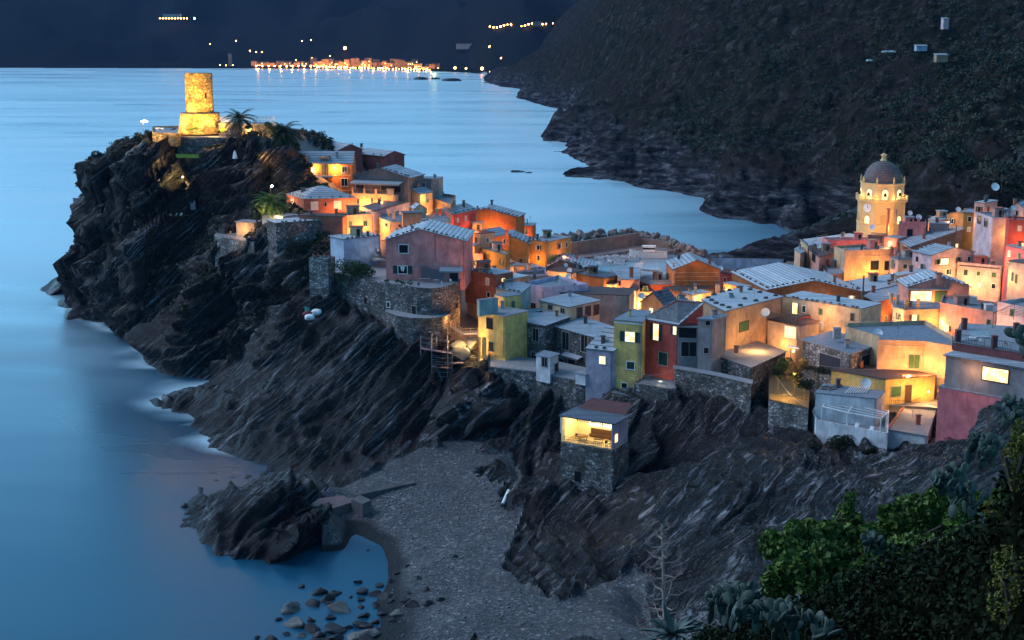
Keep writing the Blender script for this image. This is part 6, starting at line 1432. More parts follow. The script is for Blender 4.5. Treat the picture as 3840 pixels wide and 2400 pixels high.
for i in range(len(path)-1):
    a, b = path[i], path[i+1]; L = (b-a).length; k = max(3, int(L/2.3))
    for j in range(k):
        for row in range(3 if i < 5 else 4):
            p = a.lerp(b, (j+g_.random())/k); s_ = g_.uniform(1.5,3.0)*(.8 if row == 0 else 1)
            p.y += (row-.3)*2.6+g_.uniform(-1,1); 
            if i >= 5: p.y -= 3+g_.uniform(0,3)
            p.z = [0.4,2.6,3.2,1.0][row]+g_.uniform(-.5,.9) if i < 7 else g_.uniform(0,1.5)
            o = bpy.data.objects.new('boulder', bvar[g_.randrange(6)]); COL.objects.link(o); o.location = p; o.scale = (s_,s_*.9,s_*.85); o.rotation_euler = (g_.uniform(0,6),g_.uniform(0,6),g_.uniform(0,6))
            tag(o, 'brown boulder of the harbour breakwater', 'boulder', 'boulders piled along the breakwater'); cnt += 1
bwt = thing('breakwater', 'concrete breakwater wall with walkway along the harbour boulders', 'breakwater', atz(*px('D',1120,640),0)); M_BW = stucco((.22,.17,.15))
def pr(m, pts, z0, z1):
    Q_ = [Vector((p.x,p.y,z1)) for p in pts]
    if sum(Q_[i].x*Q_[(i+1)%len(Q_)].y-Q_[(i+1)%len(Q_)].x*Q_[i].y for i in range(len(Q_))) < 0: Q_ = Q_[::-1]
    m.mface(Q_)
    for i in range(len(Q_)): a, b = Q_[i], Q_[(i+1)%len(Q_)]; m.mface([Vector((a.x,a.y,z0)),Vector((b.x,b.y,z0)),b,a])
m = MB(); A = atz(*px('D',1115,650),1.5); B = atz(*px('D',1995,520),1.5); pr(m, [A,B,B+Vector((0,2.0,0)),A+Vector((0,2.0,0))], -1, 6.2); Cc = atz(*px('G',470,200),1.5); pr(m, [B+Vector((.02,0,0)),Cc,Cc+Vector((0,2,0)),B+Vector((.02,2,0))], -1, 6.2); D_ = atz(*px('G',835,248),1.5); pr(m, [Cc+Vector((.02,0,0)),D_,D_+Vector((0,1.5,0)),Cc+Vector((.02,1.5,0))], -1, 4.2); m.build('wall', M_BW, bwt)
m = MB(); pr(m, [atz(*px('D',x,y),1.4) for x, y in ((1120,655),(1330,668),(1560,640),(2080,560),(2330,580),(2700,560),(2700,500),(2000,505))], -1, 1.4); m.build('quay', stucco((.24,.20,.19)), bwt)
m = MB(); pr(m, [atz(*px('D',x,y),.9) for x, y in ((1370,668),(1400,720),(1600,690),(1590,640))], -1, 1.0); m.build('step', M_BLOCK, bwt)
def boat(p, L, az, label, cabin=False, cover=None, hullc=None, group='boats moored in the harbour'):
    o = thing('boat', label, 'boat', p, group); R = Matrix.Rotation(az,3,'Z'); st = [(-.5,.36,.0),(-.3,.42,0),(0,.44,0),(.25,.36,.05),(.42,.16,.12),(.5,.01,.18)]
    B_ = L*.34; H_ = L*.13+.25; m = MB(); secs = []
    for x, w, up in st:
        w = w*B_; secs.append([Vector((x*L,-w,H_+up*L*.35)), Vector((x*L,-w*.75,-.15)), Vector((x*L,0,-.45)), Vector((x*L,w*.75,-.15)), Vector((x*L,w,H_+up*L*.35))])
    for a, b in zip(secs[:-1], secs[1:]):
        for i in range(4): m.face([p+R@q for q in (a[i],b[i],b[i+1],a[i+1])])
    m.face([p+R@q for q in secs[0]]); m.build('hull', hullc or M_WHITE, o)
    m = MB()
    for a, b in zip(secs[:-1], secs[1:]): m.face([p+R@(q-Vector((0,0,.18))) for q in (a[0],b[0],b[4],a[4])])
    m.build('deck', cover or M_CONC, o)
    if cabin:
        m = MB(); m.box(p+R@Vector((-.02*L,0,H_+L*.07)), (L*.3,B_*.55,L*.14), R); cb = m.build('cabin', M_WHITE, o); m = MB(); m.box(p+R@Vector((-.02*L,0,H_+L*.09)), (L*.304,B_*.56,L*.045), R); m.build('window', M_DARK, cb); m = MB(); m.box(p+R@Vector((-.02*L,0,H_+L*.15)), (L*.36,B_*.62,L*.015), R); m.build('roof', M_WHITE, cb)
        m = MB(); m.bar(p+R@Vector((0,0,H_+L*.15)), p+R@Vector((0,0,H_+L*.32)), .06); m.build('mast', M_METAL, cb)
    else:
        m = MB(); 
        for x in (-.25,.05): m.box(p+R@Vector((x*L,0,H_-.05)), (.3,B_*.75,.08), R)
        m.build('bench', M_WOOD, o); m = MB(); m.box(p+R@Vector((-.52*L,0,H_)), (.35,.35,.9), R); m.build('outboard_motor', M_BLOCK, o)
    return o
boat(atz(*px('G',575,345),.1), 15, math.radians(172), 'large cream cabin boat moored under the breakwater boulders', True)
bts = [(1680,668,6.5),(1760,690,7),(1850,720,7.5),(1930,690,6.5),(1990,665,6),(1640,700,5.5),(1720,730,6),(1560,720,5.5),(1800,655,5.5),(1900,652,5.5),(2040,690,5),(2060,640,6.0),(1480,760,5.5)]
bcol = [None,plain('boat_blue',(.06,.12,.3)),plain('boat_cover',(.15,.17,.22)),M_WOOD]
bl_ = ['small white boat at the left of the moored cluster','white boat with blue interior in the moored cluster','white boat with grey cover at the front of the cluster','wood floored boat right of the cluster centre','small white boat behind the cluster near the quay','short boat with blue deck at the left edge','boat with grey cover nearest the pale roof','small brown decked boat far left by the harbour step','small white boat at the back left of the cluster','blue decked small boat at the back of the cluster','tiny boat with grey cover beside the white dish','boat with brown deck at the quay corner','lone small boat nearest the village roofs']
for k, (x, y, L) in enumerate(bts): boat(atz(*px('D',x,y),.1), L, math.radians(g_.uniform(150,215)), bl_[k], False, bcol[k%4] or M_WHITE)
for x, y, z, p in ((1850,700,7,70),(1400,640,6,90),(2100,560,7,110)): light(atz(*px('D',x,y),1)+Vector((0,-3,z)), p, (1,.5,.22))
light(atz(*px('G',650,330),1)+Vector((0,-6,8)), 220, (1,.55,.25)); light(atz(*px('G',1000,330),1)+Vector((0,-8,9)), 350, (1,.55,.28))
# ============================================================ LIT TERRACE TOWER
A = atz(*px('K',190,700),12.8); B = atz(*px('K',820,803),12.8); e = (B-A).normalized(); L = (B-A).length; n = Vector((-e.y,e.x,0)); D = 6.5; R3 = Matrix((e,n,Vector((0,0,1)))).transposed()
def K_(a, b, z): return A+e*(a*L)+n*b+Vector((0,0,z))
th = thing('stone_tower_house', 'stone tower house with an open brightly lit dining terrace above the cove', 'house', Vector((A.x,A.y,4)))
m = MB(); pr(m, [K_(-.02,0,0),K_(1.02,0,0),K_(1.04,D,0),K_(-.04,D,0)], 2.5, 12.8); m.build('wall', stone((.20,.18,.18),'tower_stone',1.7), th)
M_IN = stucco((.72,.62,.36), .05)
m = MB(); m.box(K_(.5,D/2,.08), (L*1.04,D,.14), R3); m.build('floor', stucco((.5,.4,.25)), th)
HR = 5.0
m = MB(); m.box(K_(.5,D-.15,HR/2), (L,.3,HR), R3); bw = m.build('back_wall', M_IN, th)
m = MB(); m.box(K_(.0,D*.55,HR/2), (.3,D*.85,HR), R3); m.build('side_wall', M_IN, th); m = MB(); m.box(K_(.0,.2,HR/2), (.3,.3,HR), R3); m.build('pillar', M_IN, th)
m = MB(); m.box(K_(1.0,D*.5,HR/2), (.3,D,HR), R3); m.build('side_wall', stucco(CC['mauve']), th)
m = MB(); m.box(K_(.5,D/2+.2,HR+.1), (L*1.12,D*1.12,.22), R3); rf = m.build('roof', M_SLATED, th)
m = MB(); m.box(K_(-.05,1.2,HR-1.7), (.35,1.2,3.4), R3); m.build('shutter', stucco(CC['white']), th)
for a, w in ((.38,.25),(.68,.26)):
    m = MB(); m.box(K_(a,D-.33,3.2), (L*w+.3,.1,2.3), R3); f = m.build('window', M_WHITE, th); m = MB(); m.box(K_(a,D-.40,3.2), (L*w,.06,2.0), R3); m.build('pane', emis('bright_pane',(1,.86,.5),.5), f)
# cursive lettering on the left pane, too small to read in the photograph
m = MB(); sx = .30
pts = [(0,.0),(.10,.45),(.18,.55),(.22,.35),(.10,.25),(.25,.2),(.33,.38),(.38,.2),(.45,.36),(.5,.2),(.56,.36),(.62,.2),(.72,.36),(.8,.22)]
for (x0,y0),(x1,y1) in zip(pts[:-1],pts[1:]): m.bar(K_(sx+x0*.16,D-.46,3.3+y0), K_(sx+x1*.16,D-.46,3.3+y1), .05)
pts = [(.05,-.5),(.12,-.2),(.16,-.5),(.25,-.2),(.33,-.5),(.42,-.1),(.47,-.5),(.6,-.25),(.7,-.5)]
for (x0,y0),(x1,y1) in zip(pts[:-1],pts[1:]): m.bar(K_(sx+x0*.16,D-.46,3.3+y0), K_(sx+x1*.16,D-.46,3.3+y1), .045)
m.build('lettering', M_WOOD, bw)
m = MB(); m.box(K_(.6,D-.9,.55), (L*.6,.7,.5), R3); m.box(K_(.6,D-.5,1.3), (L*.6,.08,1.0), R3); bn = m.build('bench', M_WOOD, None, base=K_(.6,D-.9,.2)); tag(bn, 'long brown bench along the back wall of the lit terrace', 'bench')
for k, a in enumerate((.3,.62)):
    t_ = table(K_(a,2.6,.15), ['left wooden table on the lit dining terrace','right wooden table on the lit dining terrace'][k], 1.9, 1.0, mat=M_WOOD)
for k, (a, b) in enumerate(((.15,3.0),(.42,1.4),(.8,2.0),(.3,1.3))): chair(K_(a,b,.15), k*1.5, ['dark chair nearest the left wall of the lit terrace','dark chair in front between the two terrace tables','dark chair at the right end of the lit terrace','dark chair in front of the left terrace table'][k], M_IRON)
m = MB(); u = Vector((0,0,1.15))
for a in np.linspace(.01,.99,26): m.bar(K_(a,.1,.1), K_(a,.1,1.2), .022 if True else 0)
for hh in (1.2,.7,.2): m.bar(K_(0,.1,hh), K_(1,.1,hh), .04)
m.bar(K_(-.25,.1,.9), K_(0,.1,1.0), .04); m.bar(K_(-.25,.1,.2), K_(0,.1,.2), .05); m.bar(K_(-.25,.1,.2), K_(-.25,.1,.9), .04); m.build('railing', M_IRON, th)
m = MB()
for k in range(30):
    if k % 2 == 0: a0, a1 = .3+k/30*.68, .3+(k+1)/30*.68; m.face([K_(a0,.1,HR-.05),K_(a1,.1,HR-.05),K_(a1,.05,HR-.5),K_(a0,.05,HR-.5)]); m.face([K_(a1,.12,HR-.05),K_(a0,.12,HR-.05),K_(a0,.07,HR-.5),K_(a1,.07,HR-.5)])
m.build('awning_fringe', M_CLOTH, th)
for a in (.25,.7): light(K_(a,3.0,HR-.6), 150, (1,.82,.42), .2)
m = MB(); q = K_(.33,0,-6.2); m.box(q, (1.3,.2,1.9), R3); m.build('window', M_DARK, th); m = MB(); m.box(K_(1.0,1.5,2.0), (.5,1.0,1.5), R3); m.build('window', litglass(), th)
# reddish lean roof behind and dark gallery
m = MB(); P4 = [K_(.02,D-.3,HR+.25),K_(.98,D-.3,HR+.25),K_(.98,D+2.4,HR+1.9),K_(.16,D+2.4,HR+1.9)]; m.mface(P4); m.face([P4[0],P4[3],P4[3]-Vector((0,0,3)),P4[0]-Vector((0,0,.2))]); m.build('lean_roof', ROOFS['red'], th)
# ============================================================ SCAFFOLDING AND WALKWAY
def ES(x, y, Y_=299.5): return aty(*px('E',x,y), Y_)
sc = thing('scaffolding', 'steel tube scaffolding with plank decks on the cliff above the cove', 'scaffolding', ES(600,1115)); up = Vector((0,1.4,0))
for x, y0, y1 in ((232,480,710),(358,480,1010),(416,490,600),(540,400,1130),(590,700,1060),(885,730,1110),(1000,730,1118),(1105,930,1030)):
    m = MB(); m.bar(ES(x,y0), ES(x,y1), .07, 6); m.bar(ES(x,y0)+up, ES(x,y1)+up, .07, 6); m.build('pole', M_METAL, sc)
m = MB()
for a in [(230,505,420,530),(230,560,420,592),(230,600,420,640),(358,720,590,745),(358,765,590,790),(358,800,590,812),(358,885,590,905),(358,930,590,955),(358,985,590,1005),(590,910,1000,860),(590,960,1000,1000),(590,935,885,960),(590,1065,1000,1115),(590,700,885,730),(885,760,1000,745),(885,830,1000,838),(885,880,1000,890),(416,530,560,550),(1000,940,1105,942),(1000,1025,1105,1028),(590,880,890,1110),(1000,980,885,1108),(410,850,480,1005),(425,850,492,1005),(590,1050,760,930)]:
    m.bar(ES(a[0],a[1]), ES(a[2],a[3]), .05); m.bar(ES(a[0],a[1])+up, ES(a[2],a[3])+up, .05)
m.build('tube', M_METAL, sc)
for a in [(230,628,580,684),(358,832,590,852),(425,1020,600,1042),(590,1020,1000,1052),(590,800,720,790)]:
    m = MB(); p, q = ES(a[0],a[1]), ES(a[2],a[3]); m.mface([p,q,q+up,p+up]); m.mface([p-Vector((0,0,.12)),p+up-Vector((0,0,.12)),q+up-Vector((0,0,.12)),q-Vector((0,0,.12))]); m.face([p,q,q-Vector((0,0,.12)),p-Vector((0,0,.12))]); m.build('plank_deck', plain('mauve_planks',(.22,.14,.16)), sc)
wk = thing('walkway', 'wooden stepped walkway with railing between bastion and yellow house', 'walkway', ES(720,470,306)); P = [ES(540,350,312),ES(600,395,310),(ES(720,455,306)),ES(880,450,306)]
m = MB()
for a, b in zip(P[:-1],P[1:]): m.mface([a,b,b+up,a+up]); m.face([a,b,b-Vector((0,0,.3)),a-Vector((0,0,.3))])
m.build('deck', M_CONC, wk); m = MB()
for a, b in zip(P[:-1],P[1:]):
    for hh in (.5,1.1): m.bar(a+Vector((0,0,hh)), b+Vector((0,0,hh)), .05)
    k = max(2,int((b-a).length/1.1))
    for j in range(k+1): m.bar(a.lerp(b,j/k)-Vector((0,0,1.0)), a.lerp(b,j/k)+Vector((0,0,1.2)), .06)
m.build('railing', plain('pale_timber',(.3,.25,.2)), wk)
light(ES(800,600,302), 260, (1,.72,.3)); light(ES(700,560,301), 120, (1,.72,.3))
def rubble(name, label, cat, pts, mat):
    o = thing(name, label, cat, pts[0][0])
    for p, r_, s_ in pts:
        me = rockmesh(s_, r_); me.materials.append(mat); q = bpy.data.objects.new('stone', me); COL.objects.link(q); q.parent = o; q.location = p-o.location
    return o
rubble('ruined_wall', 'broken lit masonry lumps beside the scaffolding', 'ruin', [(ES(700,690,303),2.6,3),(ES(640,600,304),2.2,4),(ES(840,560,306),2.6,5),(ES(930,780,303),1.8,6),(ES(770,800,302),1.6,7)], M_PALE)
# ============================================================ BOULDERS IN THE COVE
QR = [(1255,1135,60),(1265,1190,95),(895,1162,60),(1000,1190,105),(1100,1207,90),(1050,1240,100),(975,1268,110),(1080,1270,60),(1270,1250,60),(1375,1155,65),(1370,1205,100),(1415,1232,110),(1145,1295,155),(815,1300,125),(1270,1295,50),(1365,1285,60),(1285,1340,95),(1395,1330,90),(1080,1355,75),(1500,1345,90),(860,1390,150),(945,1380,65),(750,1372,50),(1280,1400,120),(1360,1385,70),(1085,1420,160),(1450,1270,60),(1555,1285,70),(1600,1315,100),(1690,1318,70),(1770,1303,55),(1270,1458,180),(1190,1420,60),(945,1432,110),(900,1470,70),(990,1465,90),(805,1465,55),(610,1485,50),(710,1500,90),(990,1505,130),(1110,1480,120),(1290,1505,150),(1370,1440,80),(1470,1385,60),(860,1275,45),(1200,1232,35),(1560,1072,40),(1500,1098,50),(1465,1140,60),(1630,1175,45),(1680,1240,45),(1850,1065,55),(1570,1250,35),(150,655,70),(1310,940,20)]
PALE = {12,19,20,31,34,13}
wv = [rockmesh(60+k, 1, (1,1,.8), 3, .9) for k in range(8)]
for w_ in wv: w_.materials.append(M_WET)
pv = [w_.copy() for w_ in wv]
for w_ in pv: w_.materials.clear(); w_.materials.append(M_PALE)
for k, (x, y, w_) in enumerate(QR):
    u, v = px('Q', x, y); p = atz(u, v+w_*.02, .15); gz = ground(p.x, p.y); p.z = max(.0, gz)+.05
    r_ = w_*.15876/2*math.sqrt(p.y**2+90**2)/FPX*1.12; pale = k in PALE
    o = bpy.data.objects.new('rock', (pv if pale else wv)[k%8]); COL.objects.link(o); o.location = p; o.scale = (r_,r_*1.0,r_*rnd.uniform(.55,.85)); o.rotation_euler = (rnd.uniform(-.3,.3),rnd.uniform(-.3,.3),rnd.uniform(-1,1))
    if pale: tag(o, {12:'large pale rounded rock in the middle of the cove water',19:'cream rock at the water edge on the shingle',20:'long pale grey rock left in the cove water',31:'broad pale rock at the bottom of the cove near the shingle',34:'small cream rock at the bottom left of the rock group',13:'big wedge shaped rock farthest left in the cove water'}[k], 'rock')
    else: tag(o, 'dark wet rock lying in the shallow water of the cove', 'rock', 'dark wet rocks in the cove')
# gravelly stones on the shingle as one uncountable spread
pts = []
for k in range(1500):
    x = rnd.uniform(1380,2350); y = rnd.gauss(640,110) if k < 1100 else rnd.uniform(480,1500); u, v = px('Q', x, y)
    p = atz(u, v, 2.6); 
    if u < 500+((v-480)*.0) or k >= 1100: pts.append((p.x, p.y))
V = []; F_ = []; base = np.array([v.co[:] for v in rockmesh(5,1,det=1).vertices]); bf = [tuple(p.vertices) for p in rockmesh(5,1,det=1).polygons]
VV_ = []; FF_ = []; n0 = 0
for (x, y) in pts:
    i = int((x-gx[0])/GST); j = int((y-gy[0])/GST)
    if not (0 <= i < nx and 0 <= j < ny) or not beach[j,i] or GH[j,i] < .6: continue
    s_ = rnd.uniform(.12,.42); a = rnd.uniform(0,6); c_, s2_ = math.cos(a), math.sin(a); B_ = base*s_*np.array([1,1,.6]); B_ = np.stack([B_[:,0]*c_-B_[:,1]*s2_, B_[:,0]*s2_+B_[:,1]*c_, B_[:,2]], 1)+np.array([x,y,PZ[j,i]+.05]); VV_.append(B_); FF_.append(np.array(bf)+n0); n0 += len(base)
tag(npmesh('pebbles', np.concatenate(VV_), np.concatenate(FF_), rmat('beach_stone',(.20,.20,.22)), None, False), 'loose grey stones strewn over the shingle', kind='stuff')
def blk(name, label, cat, F, pts, z1, z0, mat):
    P_ = [atz(*px(F,x,y),z1) for x, y in pts]; m = MB(); pr(m, P_, z0, z1); o = m.build(name, mat, None, base=Vector((P_[0].x,P_[0].y,z0))); return tag(o, label, cat)
blk('concrete_box', 'square concrete tank open at the top on the shingle', 'tank', 'Q', [(1205,625),(1275,655),(1332,630),(1260,597)], 3.9, 1.0, stucco((.13,.125,.13)))
blk('concrete_platform', 'low reddish concrete platform against the slabby rocks', 'platform', 'Q', [(950,660),(1060,690),(1222,640),(1150,600),(1000,620)], 3.1, .5, plain('reddish_concrete',(.16,.11,.11)))
blk('sea_wall', 'low straight concrete kerb running up the shingle to the cliff', 'sea wall', 'Q', [(1215,590),(1240,600),(1610,520),(1590,505)], 3.3, 1.0, stucco((.11,.105,.11)))
m = MB(); a = atz(*px('R',205,1020),4.5); b = atz(*px('R',160,1118),3.2); m.bar(a, b, .35, 10); o = m.build('drain_pipe', M_WHITE, None, base=b); tag(o, 'short white drain pipe leaning on the shingle by the rock', 'pipe')
for k, (u_, v_, Y_, r_, sq_) in enumerate([(462,418,291,7.5,(1.1,.9,.75)),(484,414,292,8.0,(1.0,.9,.9)),(473,404,294,8.5,(1.4,.9,.7)),(446,426,290,6.5,(1,.9,.8)),(497,424,291,7.0,(.8,.9,1.0))]):
    me = rockmesh(90+k, 1, sq_, 5, 1.2); me.materials.append(M_ROCK); o = bpy.data.objects.new('overhang', me); COL.objects.link(o); o.location = aty(u_, v_, Y_); o.scale = (r_,r_,r_); tag(o, ['left bulge of rock over the small beach cave','right bulge of rock over the small beach cave','upper rock mass above the beach cave','low rock shoulder left of the beach cave','rock shoulder right of the beach cave'][k], 'rock')
# ============================================================ GARDEN TREES
for k, (x, y, R_, l) in enumerate([(200,980,(2.6,2,1.1),'flat clipped dark tree nearest the stone garage'),(40,960,(2.2,1.8,1.0),'flat clipped dark tree at the left of the lit garden'),(300,1000,(2.4,2,1.3),'round dark tree at the corner of the lit garden'),(420,900,(3.0,2,1.1),'wide dark tree crown below the garage door')]):
    tree('garden_tree', l, 'tree', atz(*px('I',x,y),22), [3.4,3.6,2.4,3.6][k], R_, 1100, .35, LF_D, 70+k, .14)
bushy('bush', 'tall lit shrub against the sheet roof by the garden lamp', 'bush', atz(*px('I',60,700),24), (3.2,2.5,2.6), 1800, .4, LF_G, 81); bushy('bush', 'straw coloured bamboo thicket behind the garden lamp', 'bush', atz(*px('I',225,700),25), (2.8,1.6,2.6), 1300, .45, leafmat((.12,.08,.03),'straw',(.3,.2,.08)), 82)
light(atz(*px('I',120,880),24.6), 300, (1,.66,.2)); light(atz(*px('I',200,760),26.5), 160, (1,.66,.2))
o = post_lamp(atz(*px('I',150,840),22), 6.5, 'tall thin lamp post carrying a small white canopy in the garden', 60, r=.12); p = o.location+Vector((.5,0,7.0)); m = MB(); m.box(p, (2.2,1.4,.12), Matrix.Rotation(.2,3,'Y')); m.build('canopy', M_WHITE, o)
bushy('bush', 'round dark bush under the sun terrace parapet', 'bush', aty(*px('I',650,1420),233), (2.8,1.6,2.4), 1900, .35, LF_D, 83); bushy('bush', 'low dark bush at the foot of the sun terrace, right side', 'bush', aty(*px('I',900,1480),231), (2.0,1.2,1.4), 900, .35, LF_D, 84); bushy('bush', 'grey bush on the rock left of the sun terrace', 'bush', aty(*px('I',380,1420),235), (2.2,1.5,1.8), 1000, .35, LF_O, 85)
# huts high on the hillside
def hh_(u, v, y): return aty(u, v, y)
for (u, v, y, w_, h_, l, c_) in [(944,28,560,3,6,'narrow pale house front high on the hillside','wpink'),(920,52,560,6,3,'white tarpaulined shed on the hillside terraces','bluew'),(940,62,555,6,4,'low reddish hut right of the white shed on the hillside','tan')]:
    p = hillhit(u, v)+Vector((0,-1,h_*.6)); o = thing('hillside_house', l, 'house', p-Vector((0,0,h_))); m = MB(); m.box(p-Vector((0,0,h_*.5-1)), (w_,5,h_)); m.build('wall', stucco(CC[c_]), o); m = MB(); m.box(p+Vector((0,0,1.1)), (w_+.6,5.6,.3), Matrix.Rotation(.12,3,'X')); m.build('roof', M_SLATE, o)
for (u, v, l) in [(888,55,'long white plastic sheeting on the hillside terraces'),(868,63,'small bundle of white sheeting left of the long one')]:
    p = hillhit(u, v)+Vector((0,-2,.6)); m = MB(); 
    for k in range(5): m.box(p+Vector((k*1.6-3 if u > 880 else k*.6-1,k*.3,.6+.2*(k%2))), (2.0 if u > 880 else .9,1.6,.8), Matrix.Rotation(.3*k,3,'Z'))
    o = m.build('plastic_sheet', M_WHITE, None, base=p); tag(o, l, 'sheeting')
# ============================================================ FAR TOWN ACROSS THE BAY
M_FAR = stucco((.30,.22,.16)); gf = random.Random(91); M_FL = emis('far_lamp', (1,.33,.06), 12); M_FW = emis('far_window', (1,.5,.15), 2.2)
lampv = None
def farlamp(u, v, Y_, s_=1.6, label='small street lamp on the far waterfront', group='street lamps across the bay', mat=None):
    global lampv
    if lampv is None:
        bm = bmesh.new(); bmesh.ops.create_icosphere(bm, subdivisions=1, radius=1); me = bpy.data.meshes.new('far_lamp'); bm.to_mesh(me); bm.free(); me.materials.append(M_FL); lampv = me
    me = lampv
    if mat is not None: me = lampv.copy(); me.materials.clear(); me.materials.append(mat)
    p = aty(u, v, Y_) if v > 62 else farhit(u, v); o = bpy.data.objects.new('street_lamp', me); COL.objects.link(o); o.location = p; o.scale = (s_,s_,s_)
    tag(o, label, 'street lamp', group); return o
def shoreY(u): return float(np.interp(u, [-250,0,254,300,360,430,470,490,520,800], [3060,3060,3010,3000,2960,2830,2740,2560,2500,2500]))
for k in range(44):
    u = 255+k*(440-255)/44+gf.uniform(-1,1); Yb = shoreY(u)+gf.uniform(60,110); vb = 66+(u-255)*.022 if u < 330 else 67.5+(u-330)*.03
    h_ = gf.uniform(6,15)*(1.3 if 310 < u < 420 else .8); w_ = gf.uniform(9,20)
    p = aty(u, vb, Yb); p.z = max(2, p.z); o = thing('far_house', 'dim ochre house in the lit waterfront town across the bay', 'house', Vector((p.x,p.y,p.z)), 'houses of the town across the bay')
    m = MB(); m.box(p+Vector((0,0,h_/2)), (w_,12,h_)); m.build('wall', M_FAR, o); m = MB(); m.box(p+Vector((0,0,h_+.5)), (w_+1,13,1)); m.build('roof', M_BLOCK, o)
    if gf.random() < .75:
        m = MB()
        for j in range(int(w_/4)): 
            for q in range(int(h_/4)):
                if gf.random() < .5: m.box(p+Vector((-w_/2+2+j*4,-6.1,2+q*3.6)), (1.4,.2,1.6))
        if m.v: m.build('window', M_FW, o)
for k in range(58):
    u = 256+k*(432-256)/58+gf.uniform(-.7,.7); 
    if k < 20 and k % 2: continue
    farlamp(u, 66.2+max(0,(u-300))*.028+gf.uniform(-.3,.3), shoreY(u)+gf.uniform(25,50), gf.uniform(1.1,2.1))
for u, v, s_ in [(220,65.5,1.6),(226,65.8,1.8),(233,65.5,1.4),(214,66,1.2),(268,64,1.8),(278,65,1.2),(296,60,1),(312,58,1.3),(330,56,1),(345,48,3.6),(352,60,1.4),(360,62,1.2),(302,41,1.3),(311,40,1.3),(236,41,1.2),(250,51,1.3),(256,52,1.3),(262,52,1),(210,44,1),(455,68,2.6),(466,68.5,1.8),(482,68.5,2.8),(490,47,3.0),(486,54,1.6),(440,72,2.4),(452,72,1.8),(392,68,1.6),(408,69.5,1.6),(385,67,1.2),(370,64,1),(290,62,1.1),(280,66.5,1.5),(490,72,1.4),(501,58,1.3),(330,64,1.5),(318,63,1.4),(300,64,1.3),(340,62,1.3)]:
    farlamp(u, v, shoreY(u)+130 if v > 57 else shoreY(u)+500, s_)
# lamps along the high roads; placed on the slope
for k in range(10): farlamp(160+k*3.0, 18.3+.12*(k%2), 3500, 1.5, 'lamp in the short row of lamps high on the left mountain', 'lamp row of the hillside hotel')
farlamp(194.5, 18.4, 3480, 2.2, 'single green lamp right of the hillside hotel', None, emis('green_far_lamp',(.1,1,.3),7))
p = farhit(172, 17.0); o = thing('far_hotel', 'pale long hotel above the lamp row on the left mountain', 'house', p-Vector((0,0,4))); m = MB(); m.box(p+Vector((0,0,3)), (44,12,9)); m.build('wall', stucco((.45,.38,.36)), o); m = MB(); m.box(p+Vector((0,0,8)), (46,14,1)); m.build('roof', M_BLOCK, o)
for k in range(26):
    if k in (7,8,14,17): continue
    u = 490+k*3.5; v = 26-.10*(u-490)*.45+1.2*math.sin(k*.9)*(k<14)+.5; farlamp(u, v, 3000, gf.uniform(1.2,1.8), 'lamp in the string of lamps along the mountain road', 'lamp string on the mountain road')
p = farhit(537, 24); o = thing('far_house', 'pale house in the string of lamps on the mountain road', 'house', p-Vector((0,0,5))); m = MB(); m.box(p, (18,10,9)); m.build('wall', M_FAR, o); m = MB(); m.box(p+Vector((0,0,5)), (19,11,1)); m.build('roof', M_BLOCK, o)
p = farhit(471, 46.5); o = thing('far_convent', 'long pale building on the hill right of the far town', 'house', p-Vector((0,0,6))); m = MB(); m.box(p, (62,14,11)); m.build('wall', stucco((.42,.40,.44)), o); m = MB(); m.box(p+Vector((0,0,6)), (64,16,1.4)); m.build('roof', M_BLOCK, o)
p = aty(230, 58, 3120); o = thing('far_bell_tower', 'dim bell tower at the left of the far town', 'bell tower', p-Vector((0,0,12))); m = MB(); m.box(p-Vector((0,0,6)), (7,7,26)); m.build('wall', M_FAR, o); m = MB(); m.lathe(p+Vector((0,0,7)), [(5,0),(.2,4)], 4); m.build('roof', M_BLOCK, o)
light(aty(434, 60, 2790), 4000, (.7,1,.35), 2)
for k in range(16):
    u = 258+k*11.5; light(aty(u, 66.0+max(0,(u-300))*.028, shoreY(u)+35), 9000, (1,.42,.12), 1.5)
# islets
for k, (u, v, r_, l) in enumerate([(420,79.5,9,'dark islet off the far beach, the larger one'),(436,79,5,'small dark islet right of the larger one'),(410,80,3,'tiny flat reef left of the islets'),(452,81,14,'dark low headland rock at the foot of the far hill'),(486,82.8,4,'thin dark reef off the near hill, left'),(492,83.8,5,'thin dark reef off the near hill, right')]):
    me = rockmesh(30+k, 1, (1.6,1,.9)); me.materials.append(M_WET); p = atz(u, v, 0); o = bpy.data.objects.new('islet', me); COL.objects.link(o); o.location = p; o.scale = (r_,r_,r_*(1 if k < 2 else .35)); tag(o, l, 'islet')
for k, (u, v, r_, l) in enumerate([(517,172,3.0,'tiny dark skerry in the bay left of the near cape'),(528,173,1.6,'smallest dark skerry beside the near cape')]):
    me = rockmesh(40+k, 1, (1.8,1,.5)); me.materials.append(M_WET); o = bpy.data.objects.new('skerry', me); COL.objects.link(o); o.location = atz(u,v,0); o.scale = (r_,r_,r_); tag(o, l, 'skerry')
